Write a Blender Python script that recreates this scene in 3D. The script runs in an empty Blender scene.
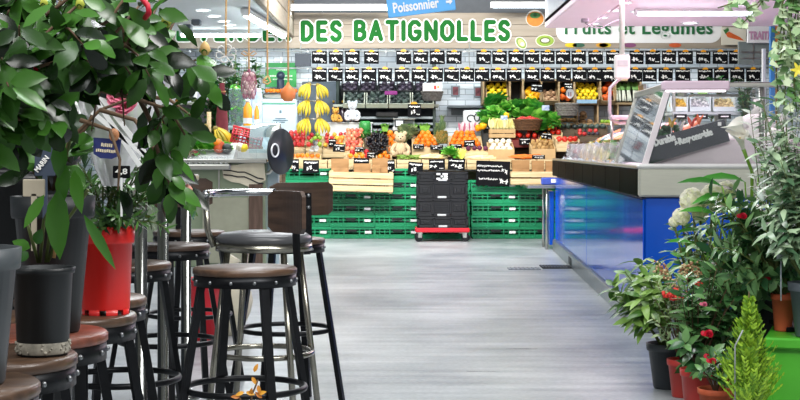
import bpy, math, random
from mathutils import Vector, Matrix, Euler, noise
random.seed(7)
PI = math.pi
sc = bpy.context.scene
col = sc.collection
F = 1500.0          # focal length in pixels of an 800 px wide frame
CH = 1.11           # camera height
def P(px, py, Y):   # a point of the place that lies Y metres ahead
    return Vector(((px-400)/F*Y, Y, CH+(150-py)/F*Y))
def PX(px, Y): return (px-400)/F*Y
def PZ(py, Y): return CH+(150-py)/F*Y
def R(d): return math.radians(d)

# ------------------------------------------------------------------ materials
MATS = {}
def srgb(c):
    if isinstance(c, str):
        c = c.lstrip('#'); c = [int(c[i:i+2], 16)/255 for i in (0, 2, 4)]
        return tuple(x/12.92 if x <= .04045 else ((x+.055)/1.055)**2.4 for x in c)
    return tuple(c)
def newmat(name):
    m = bpy.data.materials.new(name); m.use_nodes = True
    nt = m.node_tree
    return m, nt, nt.nodes['Principled BSDF']
def pm(name, c, rough=.5, metal=0, var=.12, scale=12, c2=None, bump=0, spec=.5, coat=0, island=0, objrand=0,
       emit=0, alpha=1, trans=0, stretch=(1, 1, 1), thin=0, detail=4, ior=1.45):
    if name in MATS: return MATS[name]
    m, nt, b = newmat(name); N = nt.nodes; L = nt.links
    c = srgb(c); c2 = srgb(c2) if c2 else tuple(max(0, x*(1-2*var)) for x in c)
    tc = N.new('ShaderNodeTexCoord'); mp = N.new('ShaderNodeMapping'); mp.inputs['Scale'].default_value = stretch
    L.new(tc.outputs['Object'], mp.inputs['Vector'])
    nz = N.new('ShaderNodeTexNoise'); nz.inputs['Scale'].default_value = scale; nz.inputs['Detail'].default_value = detail
    L.new(mp.outputs[0], nz.inputs['Vector'])
    src = nz.outputs['Fac']
    if island or objrand:
        g = N.new('ShaderNodeNewGeometry') if island else N.new('ShaderNodeObjectInfo')
        k = g.outputs['Random Per Island'] if island else g.outputs['Random']
        mx = N.new('ShaderNodeMix'); mx.data_type = 'FLOAT'; mx.inputs[0].default_value = island or objrand
        L.new(src, mx.inputs[2]); L.new(k, mx.inputs[3]); src = mx.outputs[0]
    rp = N.new('ShaderNodeValToRGB'); rp.color_ramp.elements[0].position = .25; rp.color_ramp.elements[1].position = .75
    rp.color_ramp.elements[0].color = (*c2, 1); rp.color_ramp.elements[1].color = (*c, 1)
    L.new(src, rp.inputs[0]); L.new(rp.outputs[0], b.inputs['Base Color'])
    b.inputs['Roughness'].default_value = rough; b.inputs['Metallic'].default_value = metal
    b.inputs['Specular IOR Level'].default_value = spec; b.inputs['Coat Weight'].default_value = coat
    b.inputs['Coat Roughness'].default_value = .08; b.inputs['IOR'].default_value = ior
    b.inputs['Alpha'].default_value = alpha
    b.inputs['Transmission Weight'].default_value = trans
    if emit:
        L.new(rp.outputs[0], b.inputs['Emission Color']); b.inputs['Emission Strength'].default_value = emit
    if bump:
        bp = N.new('ShaderNodeBump'); bp.inputs['Strength'].default_value = bump; bp.inputs['Distance'].default_value = .01
        L.new(nz.outputs['Fac'], bp.inputs['Height']); L.new(bp.outputs[0], b.inputs['Normal'])
    if thin:                                   # leaves and petals let some light through
        t = N.new('ShaderNodeBsdfTranslucent'); L.new(rp.outputs[0], t.inputs['Color'])
        ms = N.new('ShaderNodeMixShader'); ms.inputs[0].default_value = thin
        L.new(b.outputs[0], ms.inputs[1]); L.new(t.outputs[0], ms.inputs[2])
        L.new(ms.outputs[0], N['Material Output'].inputs['Surface'])
    MATS[name] = m
    return m
def wood(name, c, c2, rough=.45, scale=3, stretch=(1, 12, 12), bump=.1, coat=0, objrand=0):
    return pm(name, c, rough, c2=c2, scale=scale, stretch=stretch, bump=bump, coat=coat, detail=8, objrand=objrand)
def glassy(name, c=(.9, .95, .95), rough=.02, mix=.85, tint=None):
    if name in MATS: return MATS[name]
    m, nt, b = newmat(name); N = nt.nodes; L = nt.links
    g = N.new('ShaderNodeBsdfGlossy'); g.inputs['Roughness'].default_value = rough; g.inputs['Color'].default_value = (1, 1, 1, 1)
    t = N.new('ShaderNodeBsdfTransparent'); t.inputs['Color'].default_value = (*c, 1)
    nz = N.new('ShaderNodeTexNoise'); nz.inputs['Scale'].default_value = 5
    fr = N.new('ShaderNodeFresnel'); fr.inputs['IOR'].default_value = 1.5
    mt = N.new('ShaderNodeMath'); mt.operation = 'MULTIPLY_ADD'; mt.inputs[1].default_value = .9; mt.inputs[2].default_value = 1-mix
    L.new(fr.outputs[0], mt.inputs[0])
    ms = N.new('ShaderNodeMixShader'); L.new(mt.outputs[0], ms.inputs[0]); L.new(t.outputs[0], ms.inputs[1]); L.new(g.outputs[0], ms.inputs[2])
    if tint:
        d = N.new('ShaderNodeBsdfDiffuse'); d.inputs['Color'].default_value = (*srgb(tint[0]), 1)
        m2 = N.new('ShaderNodeMixShader'); m2.inputs[0].default_value = tint[1]
        L.new(ms.outputs[0], m2.inputs[1]); L.new(d.outputs[0], m2.inputs[2]); ms = m2
    L.new(ms.outputs[0], N['Material Output'].inputs['Surface'])
    MATS[name] = m
    return m
def emis(name, c, s):
    if name in MATS: return MATS[name]
    m, nt, b = newmat(name)
    b.inputs['Base Color'].default_value = (*c, 1); b.inputs['Emission Color'].default_value = (*c, 1); b.inputs['Emission Strength'].default_value = s
    MATS[name] = m
    return m

# ------------------------------------------------------------------ mesh builder
class MB:
    def __init__(s): s.v = []; s.f = []; s.m = []; s.s = []
    def add(s, vs, fs, mat=0, smooth=False, M=None):
        o = len(s.v)
        for v in vs:
            v = Vector(v); s.v.append(M @ v if M else v)
        for f in fs: s.f.append(tuple(i+o for i in f)); s.m.append(mat); s.s.append(smooth)
        return s
    def box(s, c, d, bev=0, mat=0, M=None, rz=0):
        cx, cy, cz = c; hx, hy, hz = d[0]/2, d[1]/2, d[2]/2
        T = Matrix.Translation((cx, cy, cz)) @ Matrix.Rotation(rz, 4, 'Z')
        if M: T = M @ T
        b = min(bev, hx*.9, hy*.9, hz*.9)
        if b <= 0:
            vs = [(x*hx, y*hy, z*hz) for z in (-1, 1) for y in (-1, 1) for x in (-1, 1)]
            fs = [(0, 2, 3, 1), (4, 5, 7, 6), (0, 1, 5, 4), (2, 6, 7, 3), (0, 4, 6, 2), (1, 3, 7, 5)]
            return s.add(vs, fs, mat, False, T)
        vs = []; ix = {}
        for sx in (-1, 1):
            for sy in (-1, 1):
                for sz in (-1, 1):
                    for ax in range(3):
                        h = [hx-b, hy-b, hz-b]; h[ax] += b
                        ix[(sx, sy, sz, ax)] = len(vs); vs.append((sx*h[0], sy*h[1], sz*h[2]))
        fs = []
        for ax in range(3):
            o1, o2 = [(1, 2), (2, 0), (0, 1)][ax]
            for sg in (-1, 1):
                q = []
                for a, bb in ((-1, -1), (1, -1), (1, 1), (-1, 1)):
                    k = [0, 0, 0]; k[ax] = sg; k[o1] = a; k[o2] = bb; q.append(ix[(*k, ax)])
                fs.append(tuple(q if sg > 0 else q[::-1]))
            for a in (-1, 1):                       # edges parallel to ax
                for bb in (-1, 1):
                    k1 = [0, 0, 0]; k1[o1] = a; k1[o2] = bb; k2 = list(k1); k1[ax] = -1; k2[ax] = 1
                    q = [ix[(*k1, o1)], ix[(*k2, o1)], ix[(*k2, o2)], ix[(*k1, o2)]]
                    fs.append(tuple(q if a*bb < 0 else q[::-1]))
        for sx in (-1, 1):
            for sy in (-1, 1):
                for sz in (-1, 1):
                    t = [ix[(sx, sy, sz, a)] for a in range(3)]
                    fs.append(tuple(t if sx*sy*sz > 0 else t[::-1]))
        return s.add(vs, fs, mat, False, T)
    def lathe(s, prof, seg=24, M=None, mat=0, smooth=True, cap=True, arc=2*PI):
        n = len(prof); full = arc > 2*PI-.001; k = seg if full else seg+1
        vs = [(r*math.cos(arc*i/seg), r*math.sin(arc*i/seg), z) for i in range(k) for r, z in prof]
        fs = []
        for i in range(seg):
            j = (i+1) % k
            for a in range(n-1): fs.append((i*n+a, j*n+a, j*n+a+1, i*n+a+1))
        s.add(vs, fs, mat, smooth, M)
        if cap and full:
            for a, fl in ((0, True), (n-1, False)):
                if prof[a][0] > 1e-5:
                    ring = [(prof[a][0]*math.cos(2*PI*i/seg), prof[a][0]*math.sin(2*PI*i/seg), prof[a][1]) for i in range(seg)]
                    s.add(ring, [tuple(range(seg))[::-1] if fl else tuple(range(seg))], mat, False, M)
        return s
    def sph(s, c, r, seg=10, rings=7, M=None, mat=0):
        if not hasattr(r, '__len__'): r = (r, r, r)
        vs = [(0, 0, -1)]; fs = []
        for i in range(1, rings):
            t = -PI/2+PI*i/rings
            for j in range(seg): vs.append((math.cos(t)*math.cos(2*PI*j/seg), math.cos(t)*math.sin(2*PI*j/seg), math.sin(t)))
        vs.append((0, 0, 1)); top = len(vs)-1
        for j in range(seg):
            k = (j+1) % seg
            fs.append((0, 1+k, 1+j)); fs.append((top, 1+(rings-2)*seg+j, 1+(rings-2)*seg+k))
            for i in range(rings-2):
                a = 1+i*seg; fs.append((a+j, a+k, a+seg+k, a+seg+j))
        T = Matrix.Translation(c) @ Matrix.Diagonal((r[0], r[1], r[2], 1))
        return s.add(vs, fs, mat, True, M @ T if M else T)
    def tube(s, pts, r, seg=8, mat=0, closed=False, cap=True, M=None, flat=None):
        pts = [Vector(p) for p in pts]; n = len(pts)
        rs = r if hasattr(r, '__len__') else [r]*n
        up = Vector((0, 0, 1)); vs = []; prev = None
        for i, p in enumerate(pts):
            a = pts[(i-1) % n] if (closed or i > 0) else p; b = pts[(i+1) % n] if (closed or i < n-1) else p
            d = (b-a).normalized()
            if prev is None:
                x = d.cross(up)
                if x.length < .05: x = d.cross(Vector((1, 0, 0)))
                x.normalize()
            else:
                x = prev-d*prev.dot(d); x = x.normalized() if x.length > 1e-6 else d.orthogonal().normalized()
            prev = x; y = d.cross(x)
            fx, fy = flat or (1, 1)
            for j in range(seg):
                t = 2*PI*j/seg+(PI/seg if seg == 4 else 0); vs.append(p+(x*math.cos(t)*fx+y*math.sin(t)*fy)*rs[i])
        fs = []
        for i in range(n if closed else n-1):
            k = (i+1) % n
            for j in range(seg):
                l = (j+1) % seg; fs.append((i*seg+j, i*seg+l, k*seg+l, k*seg+j))
        if cap and not closed:
            fs.append(tuple(range(seg))[::-1]); fs.append(tuple(range((n-1)*seg, n*seg)))
        return s.add(vs, fs, mat, seg > 4, M)
    def ring(s, c, R_, r, seg=32, k=8, M=None, mat=0, flat=None):
        return s.tube([(c[0]+R_*math.cos(2*PI*i/seg), c[1]+R_*math.sin(2*PI*i/seg), c[2]) for i in range(seg)], r, k, mat, True, M=M, flat=flat)
    def prism(s, poly, h, M=None, mat=0, smooth=False):     # polygon in xy, extruded 0..h
        n = len(poly)
        vs = [(x, y, 0) for x, y in poly]+[(x, y, h) for x, y in poly]
        fs = [tuple(range(n))[::-1], tuple(range(n, 2*n))]+[(i, (i+1) % n, n+(i+1) % n, n+i) for i in range(n)]
        return s.add(vs, fs, mat, smooth, M)
    def leaf(s, p, d, up, L, W, curl=.25, fold=.15, mat=0, shape=0):
        d = Vector(d).normalized(); up = Vector(up); sd = d.cross(up)
        if sd.length < 1e-3: sd = d.orthogonal()
        sd.normalize(); nn = sd.cross(d)
        T, Wd = [((0, .22, .5, .78, 1), (.06, .8, 1, .62, .0)), ((0, .15, .4, .75, 1), (.1, .75, 1, .55, 0)), ((0, .3, .6, .85, 1), (.1, .6, 1, .8, .25))][shape]
        vs = []; p = Vector(p)
        for t, w in zip(T, Wd):
            q = p+d*(L*t)-nn*(curl*L*t*t)
            h = nn*(fold*W*w*.5)
            vs += [q-sd*(W*w/2)+h, q, q+sd*(W*w/2)+h]
        fs = []
        for i in range(4):
            a = 3*i; fs += [(a, a+1, a+4, a+3), (a+1, a+2, a+5, a+4)]
        return s.add(vs, fs, mat, True)
    def build(s, name, mats, parent=None, at=None, loc=None):
        """ONE mesh object; `at` is subtracted from the vertices (the parent's or the object's own base point)."""
        me = bpy.data.meshes.new(name)
        o_ = Vector(at) if at is not None else Vector((0, 0, 0))
        me.from_pydata([tuple(v-o_) for v in s.v], [], s.f)
        for m in (mats if isinstance(mats, (list, tuple)) else [mats]): me.materials.append(m)
        me.polygons.foreach_set('material_index', s.m); me.polygons.foreach_set('use_smooth', s.s)
        me.update()
        o = bpy.data.objects.new(name, me); col.objects.link(o)
        if parent: o.parent = parent
        elif at is not None: o.location = o_
        if loc is not None: o.location = loc
        return o
def tag(o, label, cat, group=None):
    o['label'] = label; o['category'] = cat
    if group: o['group'] = group
    return o
def struct(o): o['kind'] = 'structure'; return o
def stuff(o): o['kind'] = 'stuff'; return o
def thing(name, label, cat, loc=(0, 0, 0), rz=0, group=None):
    o = bpy.data.objects.new(name, None); o.empty_display_size = .1; col.objects.link(o)
    o.location = loc; o.rotation_euler = (0, 0, rz)
    return tag(o, label, cat, group)
def dup(root, loc=None, rot=None, label=None, group=None, scale=None):
    r = root.copy(); col.objects.link(r)
    for ch in list(root.children):
        c = ch.copy(); col.objects.link(c); c.parent = r
        for g in ch.children:
            d = g.copy(); col.objects.link(d); d.parent = c
    if loc is not None: r.location = loc
    if rot is not None: r.rotation_euler = rot
    if scale is not None: r.scale = scale if hasattr(scale, '__len__') else (scale,)*3
    if label: r['label'] = label
    if group: r['group'] = group
    return r
class Kind:
    """first use moves the prototype, later uses copy it"""
    def __init__(s, proto): s.p = proto; s.used = False
    def put(s, loc, rot=(0, 0, 0), label=None, group=None, scale=None):
        if not s.used:
            s.used = True; o = s.p; o.location = loc; o.rotation_euler = rot
            if label: o['label'] = label
            if group: o['group'] = group
            if scale: o.scale = scale if hasattr(scale, '__len__') else (scale,)*3
            return o
        return dup(s.p, loc, rot, label, group, scale)
def frameM(o, x, y):            # matrix whose x/y axes follow the given directions
    x = Vector(x).normalized(); y = Vector(y); z = x.cross(y).normalized(); y = z.cross(x)
    M = Matrix((x, y, z)).transposed().to_4x4(); M.translation = o
    return M
def text_mesh(txt, size, extrude=.004, offset=0, shear=0, space=1.0, align='LEFT'):
    cu = bpy.data.curves.new('lettering', 'FONT'); cu.body = txt; cu.size = size; cu.extrude = extrude; cu.offset = offset
    cu.shear = shear; cu.space_character = space; cu.align_x = align; cu.resolution_u = 3
    o = bpy.data.objects.new('lettering', cu); col.objects.link(o)
    bpy.context.view_layer.update()
    me = bpy.data.meshes.new_from_object(o.evaluated_get(bpy.context.evaluated_depsgraph_get()))
    bpy.data.objects.remove(o); bpy.data.curves.remove(cu)
    return me
def lettering(parent, name, txt, M, width, height, mat, extrude=.004, offset=0, shear=0, space=1.0, ref=None):
    """text fitted into width x height, its lower corner at M's origin, standing in M's xy plane; `ref`: fit measured on the same text without outline"""
    me = text_mesh(txt, 1.0, 0, 0, shear, space)
    xs = [v.co.x for v in me.vertices]; ys = [v.co.y for v in me.vertices]
    x0, x1, y0, y1 = min(xs), max(xs), min(ys), max(ys); sx, sy = width/(x1-x0), height/(y1-y0)
    bpy.data.meshes.remove(me)
    me = text_mesh(txt, 1.0, extrude/max(sy, 1e-6), offset/sy, shear, space)
    me.transform(M @ Matrix.Diagonal((sx, sy, sy, 1)) @ Matrix.Translation((-x0, -y0, 0)))
    me.materials.clear(); me.materials.append(mat)
    o = bpy.data.objects.new(name, me); col.objects.link(o); o.parent = parent
    return o
BOLD = {'V': (.72, [[(0, 1), (.36, 0), (.72, 1)]]), 'E': (.5, [[(.5, 1), (0, 1), (0, 0), (.5, 0)], [(0, .5), (.42, .5)]]),
        'R': (.56, [[(0, 0), (0, 1), (.36, 1), (.54, .88), (.54, .64), (.36, .5), (0, .5)], [(.26, .5), (.56, 0)]]),
        'G': (.66, [[(.62, .84), (.46, 1), (.2, 1), (0, .78), (0, .22), (.2, 0), (.46, 0), (.64, .2), (.64, .44), (.38, .44)]]),
        'D': (.6, [[(0, 0), (0, 1), (.32, 1), (.58, .76), (.58, .24), (.32, 0), (0, 0)]]),
        'S': (.52, [[(.50, .86), (.38, 1), (.14, 1), (0, .84), (.02, .64), (.48, .38), (.50, .16), (.36, 0), (.12, 0), (0, .14)]]),
        'B': (.56, [[(0, 0), (0, 1), (.34, 1), (.50, .88), (.50, .66), (.34, .53), (0, .53)], [(.34, .53), (.56, .40), (.56, .14), (.36, 0), (0, 0)]]),
        'A': (.68, [[(0, 0), (.34, 1), (.68, 0)], [(.14, .30), (.54, .30)]]), 'T': (.62, [[(0, 1), (.62, 1)], [(.31, 1), (.31, 0)]]), 'I': (.0, [[(0, 0), (0, 1)]]),
        'N': (.62, [[(0, 0), (0, 1), (.62, 0), (.62, 1)]]), 'O': (.68, [[(.22, 0), (0, .24), (0, .76), (.22, 1), (.46, 1), (.68, .76), (.68, .24), (.46, 0), (.22, 0)]]), 'L': (.48, [[(0, 1), (0, 0), (.48, 0)]])}
def bold_text(txt, width, height, t, grow, M, depth):
    """poster capitals made of thick strokes; t: stroke width (of the height), grow: extra width all round"""
    m = MB(); gap = .17; s = height/(1+t)
    tot = sum(BOLD[c][0]+t+gap for c in txt)-gap; sx = width/(tot*s); x = 0; e = 0
    for c in txt:
        w, strokes = BOLD[c]
        for st in strokes:
            for i in range(len(st)-1):
                a = Vector(((x+t/2+st[i][0])*s*sx, (t/2+st[i][1])*s, 0)); b = Vector(((x+t/2+st[i+1][0])*s*sx, (t/2+st[i+1][1])*s, 0)); r = (t/2+grow)*s
                d = (b-a).normalized(); n = Vector((-d.y, d.x, 0)); an = math.atan2(d.y, d.x); pts = []
                for k in range(5): q = an-PI/2+PI*k/4; pts.append((b.x+r*math.cos(q), b.y+r*math.sin(q)))
                for k in range(5): q = an+PI/2+PI*k/4; pts.append((a.x+r*math.cos(q), a.y+r*math.sin(q)))
                e += 1; m.prism(pts, depth+.0002*(e % 13), M)
        x += w+t+gap
    return m
ORD = ['first', 'second', 'third', 'fourth', 'fifth', 'sixth', 'seventh', 'eighth', 'ninth', 'tenth', 'eleventh', 'twelfth', 'thirteenth',
       'fourteenth', 'fifteenth', 'sixteenth', 'seventeenth', 'eighteenth', 'nineteenth', 'twentieth', 'twenty-first', 'twenty-second',
       'twenty-third', 'twenty-fourth', 'twenty-fifth', 'twenty-sixth', 'twenty-seventh', 'twenty-eighth', 'twenty-ninth', 'thirtieth']
rnd = random.Random(11)
U = rnd.uniform

# shared materials
STEEL = pm('brushed_steel', '#b9b8b0', .28, 1, .06, 30, stretch=(1, 1, 14))
CHROME = pm('chrome', '#c9ccce', .12, 1, .04, 20)
WHITE = pm('white_plastic', '#e9ebea', .45, var=.03)
BLACK = pm('black_plastic', '#15171a', .4, var=.2)
DARKMETAL = pm('dark_iron', '#1b1d20', .38, .6, .25, 25, bump=.05)
CARD = pm('slate_card', '#0d0e12', .75, var=.15, scale=20, spec=.15)
CHALK = pm('chalk_white', '#f2f2ee', .8, var=.05)
YELLOWTAB = pm('yellow_clip', '#f0a818', .45, var=.08)
CRATEWOOD = wood('pale_crate_wood', '#dcc9a0', '#b99c6c', .7, 4, (1, 14, 14), .15)
KRAFT = pm('kraft_paper', '#a27a4e', .85, var=.12, scale=9, bump=.15)
KRAFTLIGHT = pm('light_kraft', '#c9a878', .85, var=.1, scale=9)
STEM = pm('green_stem', '#5d6b32', .6, var=.2)
BARK = pm('brown_stem', '#5c4630', .8, var=.2, scale=40, bump=.2)
SOIL = pm('potting_soil', '#2a1f17', .95, var=.3, scale=60, bump=.6)
# ================================================================== SETTING
def floor_mat():
    m, nt, b = newmat('polished_concrete'); N = nt.nodes; L = nt.links
    tc = N.new('ShaderNodeTexCoord')
    def nz(scale, st, det=5):
        mp = N.new('ShaderNodeMapping'); mp.inputs['Scale'].default_value = st; L.new(tc.outputs['Object'], mp.inputs[0])
        n = N.new('ShaderNodeTexNoise'); n.inputs['Scale'].default_value = scale; n.inputs['Detail'].default_value = det
        L.new(mp.outputs[0], n.inputs['Vector']); return n.outputs['Fac']
    a = nz(1.1, (1, .7, 1)); s = nz(3.0, (.35, 3.2, 1), 8); f = nz(40, (1, 1, 1), 3)
    m1 = N.new('ShaderNodeMix'); m1.data_type = 'FLOAT'; m1.inputs[0].default_value = .42; L.new(a, m1.inputs[2]); L.new(s, m1.inputs[3])
    m2 = N.new('ShaderNodeMix'); m2.data_type = 'FLOAT'; m2.inputs[0].default_value = .15; L.new(m1.outputs[0], m2.inputs[2]); L.new(f, m2.inputs[3])
    rp = N.new('ShaderNodeValToRGB'); e = rp.color_ramp.elements
    e[0].position = .36; e[0].color = (*srgb('#656d75'), 1); e[1].position = .62; e[1].color = (*srgb('#b4b8b9'), 1)
    L.new(m2.outputs[0], rp.inputs[0]); L.new(rp.outputs[0], b.inputs['Base Color'])
    r2 = N.new('ShaderNodeMapRange'); r2.inputs['To Min'].default_value = .22; r2.inputs['To Max'].default_value = .42
    L.new(s, r2.inputs[0]); L.new(r2.outputs[0], b.inputs['Roughness']); b.inputs['Specular IOR Level'].default_value = .5
    bp = N.new('ShaderNodeBump'); bp.inputs['Strength'].default_value = .12; bp.inputs['Distance'].default_value = .006
    L.new(m2.outputs[0], bp.inputs['Height']); L.new(bp.outputs[0], b.inputs['Normal'])
    return m
def brick_mat(name, c1, c2, mortar, bw=.15, bh=.06, rough=.2):
    m, nt, b = newmat(name); N = nt.nodes; L = nt.links
    tc = N.new('ShaderNodeTexCoord'); sp = N.new('ShaderNodeSeparateXYZ'); cb = N.new('ShaderNodeCombineXYZ')
    L.new(tc.outputs['Object'], sp.inputs[0])
    ad = N.new('ShaderNodeMath'); ad.operation = 'ADD'; L.new(sp.outputs['X'], ad.inputs[0]); L.new(sp.outputs['Y'], ad.inputs[1])
    L.new(ad.outputs[0], cb.inputs['X']); L.new(sp.outputs['Z'], cb.inputs['Y'])
    t = N.new('ShaderNodeTexBrick'); L.new(cb.outputs[0], t.inputs['Vector'])
    t.inputs['Color1'].default_value = (*srgb(c1), 1); t.inputs['Color2'].default_value = (*srgb(c2), 1); t.inputs['Mortar'].default_value = (*srgb(mortar), 1)
    t.inputs['Scale'].default_value = 1; t.inputs['Brick Width'].default_value = bw; t.inputs['Row Height'].default_value = bh; t.inputs['Mortar Size'].default_value = .005
    L.new(t.outputs['Color'], b.inputs['Base Color']); b.inputs['Roughness'].default_value = rough
    bp = N.new('ShaderNodeBump'); bp.inputs['Strength'].default_value = .4; bp.inputs['Distance'].default_value = .004; bp.invert = True
    L.new(t.outputs['Fac'], bp.inputs['Height']); L.new(bp.outputs[0], b.inputs['Normal'])
    return m
TILE = brick_mat('glazed_brick_tile', '#edf5fa', '#cfdde6', '#9aa8b2', .24, .075)
b = MB(); b.box((0, 9, -.05), (16, 27, .1)); struct(b.build('floor', floor_mat()))
b = MB(); b.box((0, 20.75, 2), (16, .1, 4.2)); struct(b.build('wall_back', TILE))
PLASTER = pm('grey_plaster', '#b9bcc0', .8, var=.05)
b = MB(); b.box((-6.5, 9, 2), (.1, 27, 4.2)); struct(b.build('wall_left', PLASTER))
b = MB(); b.box((6.5, 9, 2), (.1, 27, 4.2)); struct(b.build('wall_right', PLASTER))
b = MB(); b.box((0, 12.5, 4.0), (16, 17, .1)); struct(b.build('ceiling', pm('dark_hall_ceiling', '#5a5f66', .8, var=.1)))

# floor drain grate
dr = MB(); x0, x1 = PX(541, 14.2), PX(582, 14.2)
dr.box(((x0+x1)/2, 14.2, .004), (x1-x0, .36, .008)); 
for i in range(14): dr.box((x0+(i+.5)*(x1-x0)/14, 14.2, .010), (.012, .32, .006), mat=1)
tag(dr.build('drain_grate', [pm('drain_dark', '#1d2024', .7), pm('drain_bar', '#4c5258', .4, .8)], at=((x0+x1)/2, 14.2, 0)), 'dark metal drain grate set in the grey floor before the blue counter', 'drain')
dr = MB(); dr.box((PX(524, 14), 14, .003), (.3, .22, .006)); 
for i in range(7): dr.box((PX(524, 14)-.12+i*.04, 14, .008), (.012, .2, .005), mat=1)
tag(dr.build('drain_grate', [pm('drain_plate', '#8a9095', .5, .3), pm('drain_plate_bar', '#777d83', .4, .6)], at=(PX(524, 14), 14, 0)), 'pale grey drain plate flush with the floor next to the dark grate', 'drain')

# ---- ceiling of the stall on one side
SOFFIT = pm('white_soffit', '#e6e9ec', .55, var=.03)
b = MB(); b.box((-3.6, 14.6, 2.66), (4.3, 8.0, .14)); struct(b.build('ceiling_left', SOFFIT))
LAMPW = emis('lamp_white', (.93, .97, 1.0), 9)
LAMPC = emis('lamp_cool', (.80, .92, 1.0), 7)
LAMPS = emis('lamp_stall', (.82, .93, 1.0), 26)
def downlight(px, py, zc, r, label, grp):
    Y = (zc-CH)*F/(150-py); t = thing('downlight', label, 'ceiling light', (PX(px, Y), Y, zc), 0, grp)
    m = MB(); m.lathe([(r*.82, -.004), (r*.9, -.012), (r, -.012), (r, 0)], 24, cap=False); m.build('trim_ring', WHITE, t)
    m = MB(); m.lathe([(0, -.006), (r*.84, -.006)], 24, cap=False, smooth=False); m.build('diffuser', LAMPW, t)
    return t
for k, (px, py) in enumerate([(202.5, 10), (213.8, 15.8), (223.5, 21), (228.7, 24.7)]):
    downlight(px, py, 2.588, .085, ORD[k]+' round downlight of the row in the white stall ceiling, counted toward the back wall', 'downlights in the white stall ceiling')
for k, (px, py) in enumerate([(196.5, 20), (187.5, 25)]):
    Y = 1.478*F/(150-py); m = MB(); m.box((0, 0, -.03), (.1, .16, .06), .01); m.box((0, 0, -.062), (.07, .12, .006), mat=1)
    o = m.build('ceiling_speaker', [pm('speaker_grey', '#5b6168', .5), BLACK], loc=(PX(px, Y), Y, 2.59))
    tag(o, ('dark grey box mounted under the white stall ceiling, beside the downlight row', 'second dark grey box under the white stall ceiling, nearer the tube lamp')[k], 'ceiling speaker')
def tube_lamp(a, c, label, w=.09, mat=LAMPC, housing=WHITE, power=60, h=.05, grp=None, tilt=0):
    a = Vector(a); c = Vector(c); d = (c-a); Ln = d.length; mid = (a+c)/2
    t = thing('tube_lamp', label, 'ceiling light', mid, math.atan2(d.y, d.x), grp)
    m = MB(); m.box((0, 0, h*.55), (Ln, w, h), .008); m.build('housing', housing, t)
    m = MB(); m.lathe([(0, -Ln/2+.03), (w*.36, -Ln/2+.03), (w*.36, Ln/2-.03), (0, Ln/2-.03)], 12, Matrix.Rotation(PI/2, 4, 'Y')); m.build('tube', mat, t)
    m = MB()
    for sx in (-1, 1): m.box((sx*(Ln/2-.015), 0, 0), (.03, w*.8, .05), .004)
    m.build('end_cap', housing, t)
    if power:
        l = bpy.data.lights.new('tube_light', 'AREA'); l.shape = 'RECTANGLE'; l.size = Ln; l.size_y = w; l.energy = power; l.color = (.92, .97, 1)
        lo = bpy.data.objects.new('tube_light', l); col.objects.link(lo); lo.parent = t; lo.location = (0, 0, -.05); lo.rotation_euler = (R(tilt), 0, 0)
    return t
tube_lamp((-2.72, 18.5, 2.54), (-1.70, 18.5, 2.54), 'bright tube lamp hung across the green letters by the white ceiling edge', .11, power=22, tilt=60, mat=LAMPS)
tube_lamp((-1.60, 15.5, 2.52), (-1.44, 18.5, 2.52), 'bright tube lamp running toward the back wall along the beige board', .1, power=18, mat=LAMPS)
tube_lamp((-1.40, 18.95, 2.90), (-.10, 18.95, 2.90), 'bright tube lamp above the word with the blue sign before its end', .07, power=8)
tube_lamp((1.14, 18.95, 2.93), (1.90, 18.95, 2.93), 'short bright tube lamp above the orange fruit picture', .07, power=6)
# beige side board and conduit above the diagonal tube lamp
BEIGE = wood('whitewashed_board', '#a89e90', '#8d8272', .7, 2.2, (.5, 1, 9), .08)
b = MB()
for i in range(3): b.box((-1.40, 16.9, 2.68+i*.22), (.05, 5.2, .212), .006)
tag(b.build('side_board', BEIGE, at=(-1.4, 16.9, 2.57)), 'beige planked board running above the diagonal tube lamp', 'fascia board')
# ---- fascia over the fruit stall with the sign
fa = thing('sign_board', 'long beige planked sign board with green white-edged letters over the fruit stall', 'sign', (0, 19.5, 2.43))
b = MB(); xa, xb = -4.5, 4.75
for i in range(3): b.box(((xa+xb)/2, .03, .078+i*.155), (xb-xa, .06, .152), .004)
b.build('board', BEIGE, fa)
SGREEN = pm('sign_green', '#1f6a2c', .7, var=.12, scale=3, spec=.1); SEDGE = pm('sign_letter_edge', '#e9ebe4', .6, var=.02)
TXM = Matrix(((1, 0, 0, 0), (0, 0, -1, 0), (0, 1, 0, 0), (0, 0, 0, 1)))    # text plane facing the camera side
def sign_word(txt, px0, px1, py0, py1, parent, base, off=.012, edge=.04, sp=1.05, gm=None, Y=19.5):
    x0, x1 = PX(px0, Y), PX(px1, Y); z0, z1 = PZ(py1, Y), PZ(py0, Y)
    M1 = Matrix.Translation((x0-base[0], -.012-(base[1]-19.5), z0-base[2])) @ TXM
    M2 = Matrix.Translation((x0-base[0], -.020-(base[1]-19.5), z0-base[2])) @ TXM
    if edge:
        bold_text(txt, x1-x0, z1-z0, .27, .085, M1, .006).build('letter_edge', SEDGE, parent); bold_text(txt, x1-x0, z1-z0, .27, 0, M2, .006).build('lettering', gm or SGREEN, parent); return
    lettering(parent, 'lettering', txt, M2, x1-x0, z1-z0, gm or SGREEN, .006, off, 0, sp)
FB = (0, 19.5, 2.43)
sign_word('VERGER', 196, 291, 22.5, 41.5, fa, FB); sign_word('DES', 301, 342, 20.5, 42, fa, FB); sign_word('BATIGNOLLES', 354, 510, 20, 41.5, fa, FB)
sign_word('E', 176, 192, 22.5, 41.5, fa, FB)
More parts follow.
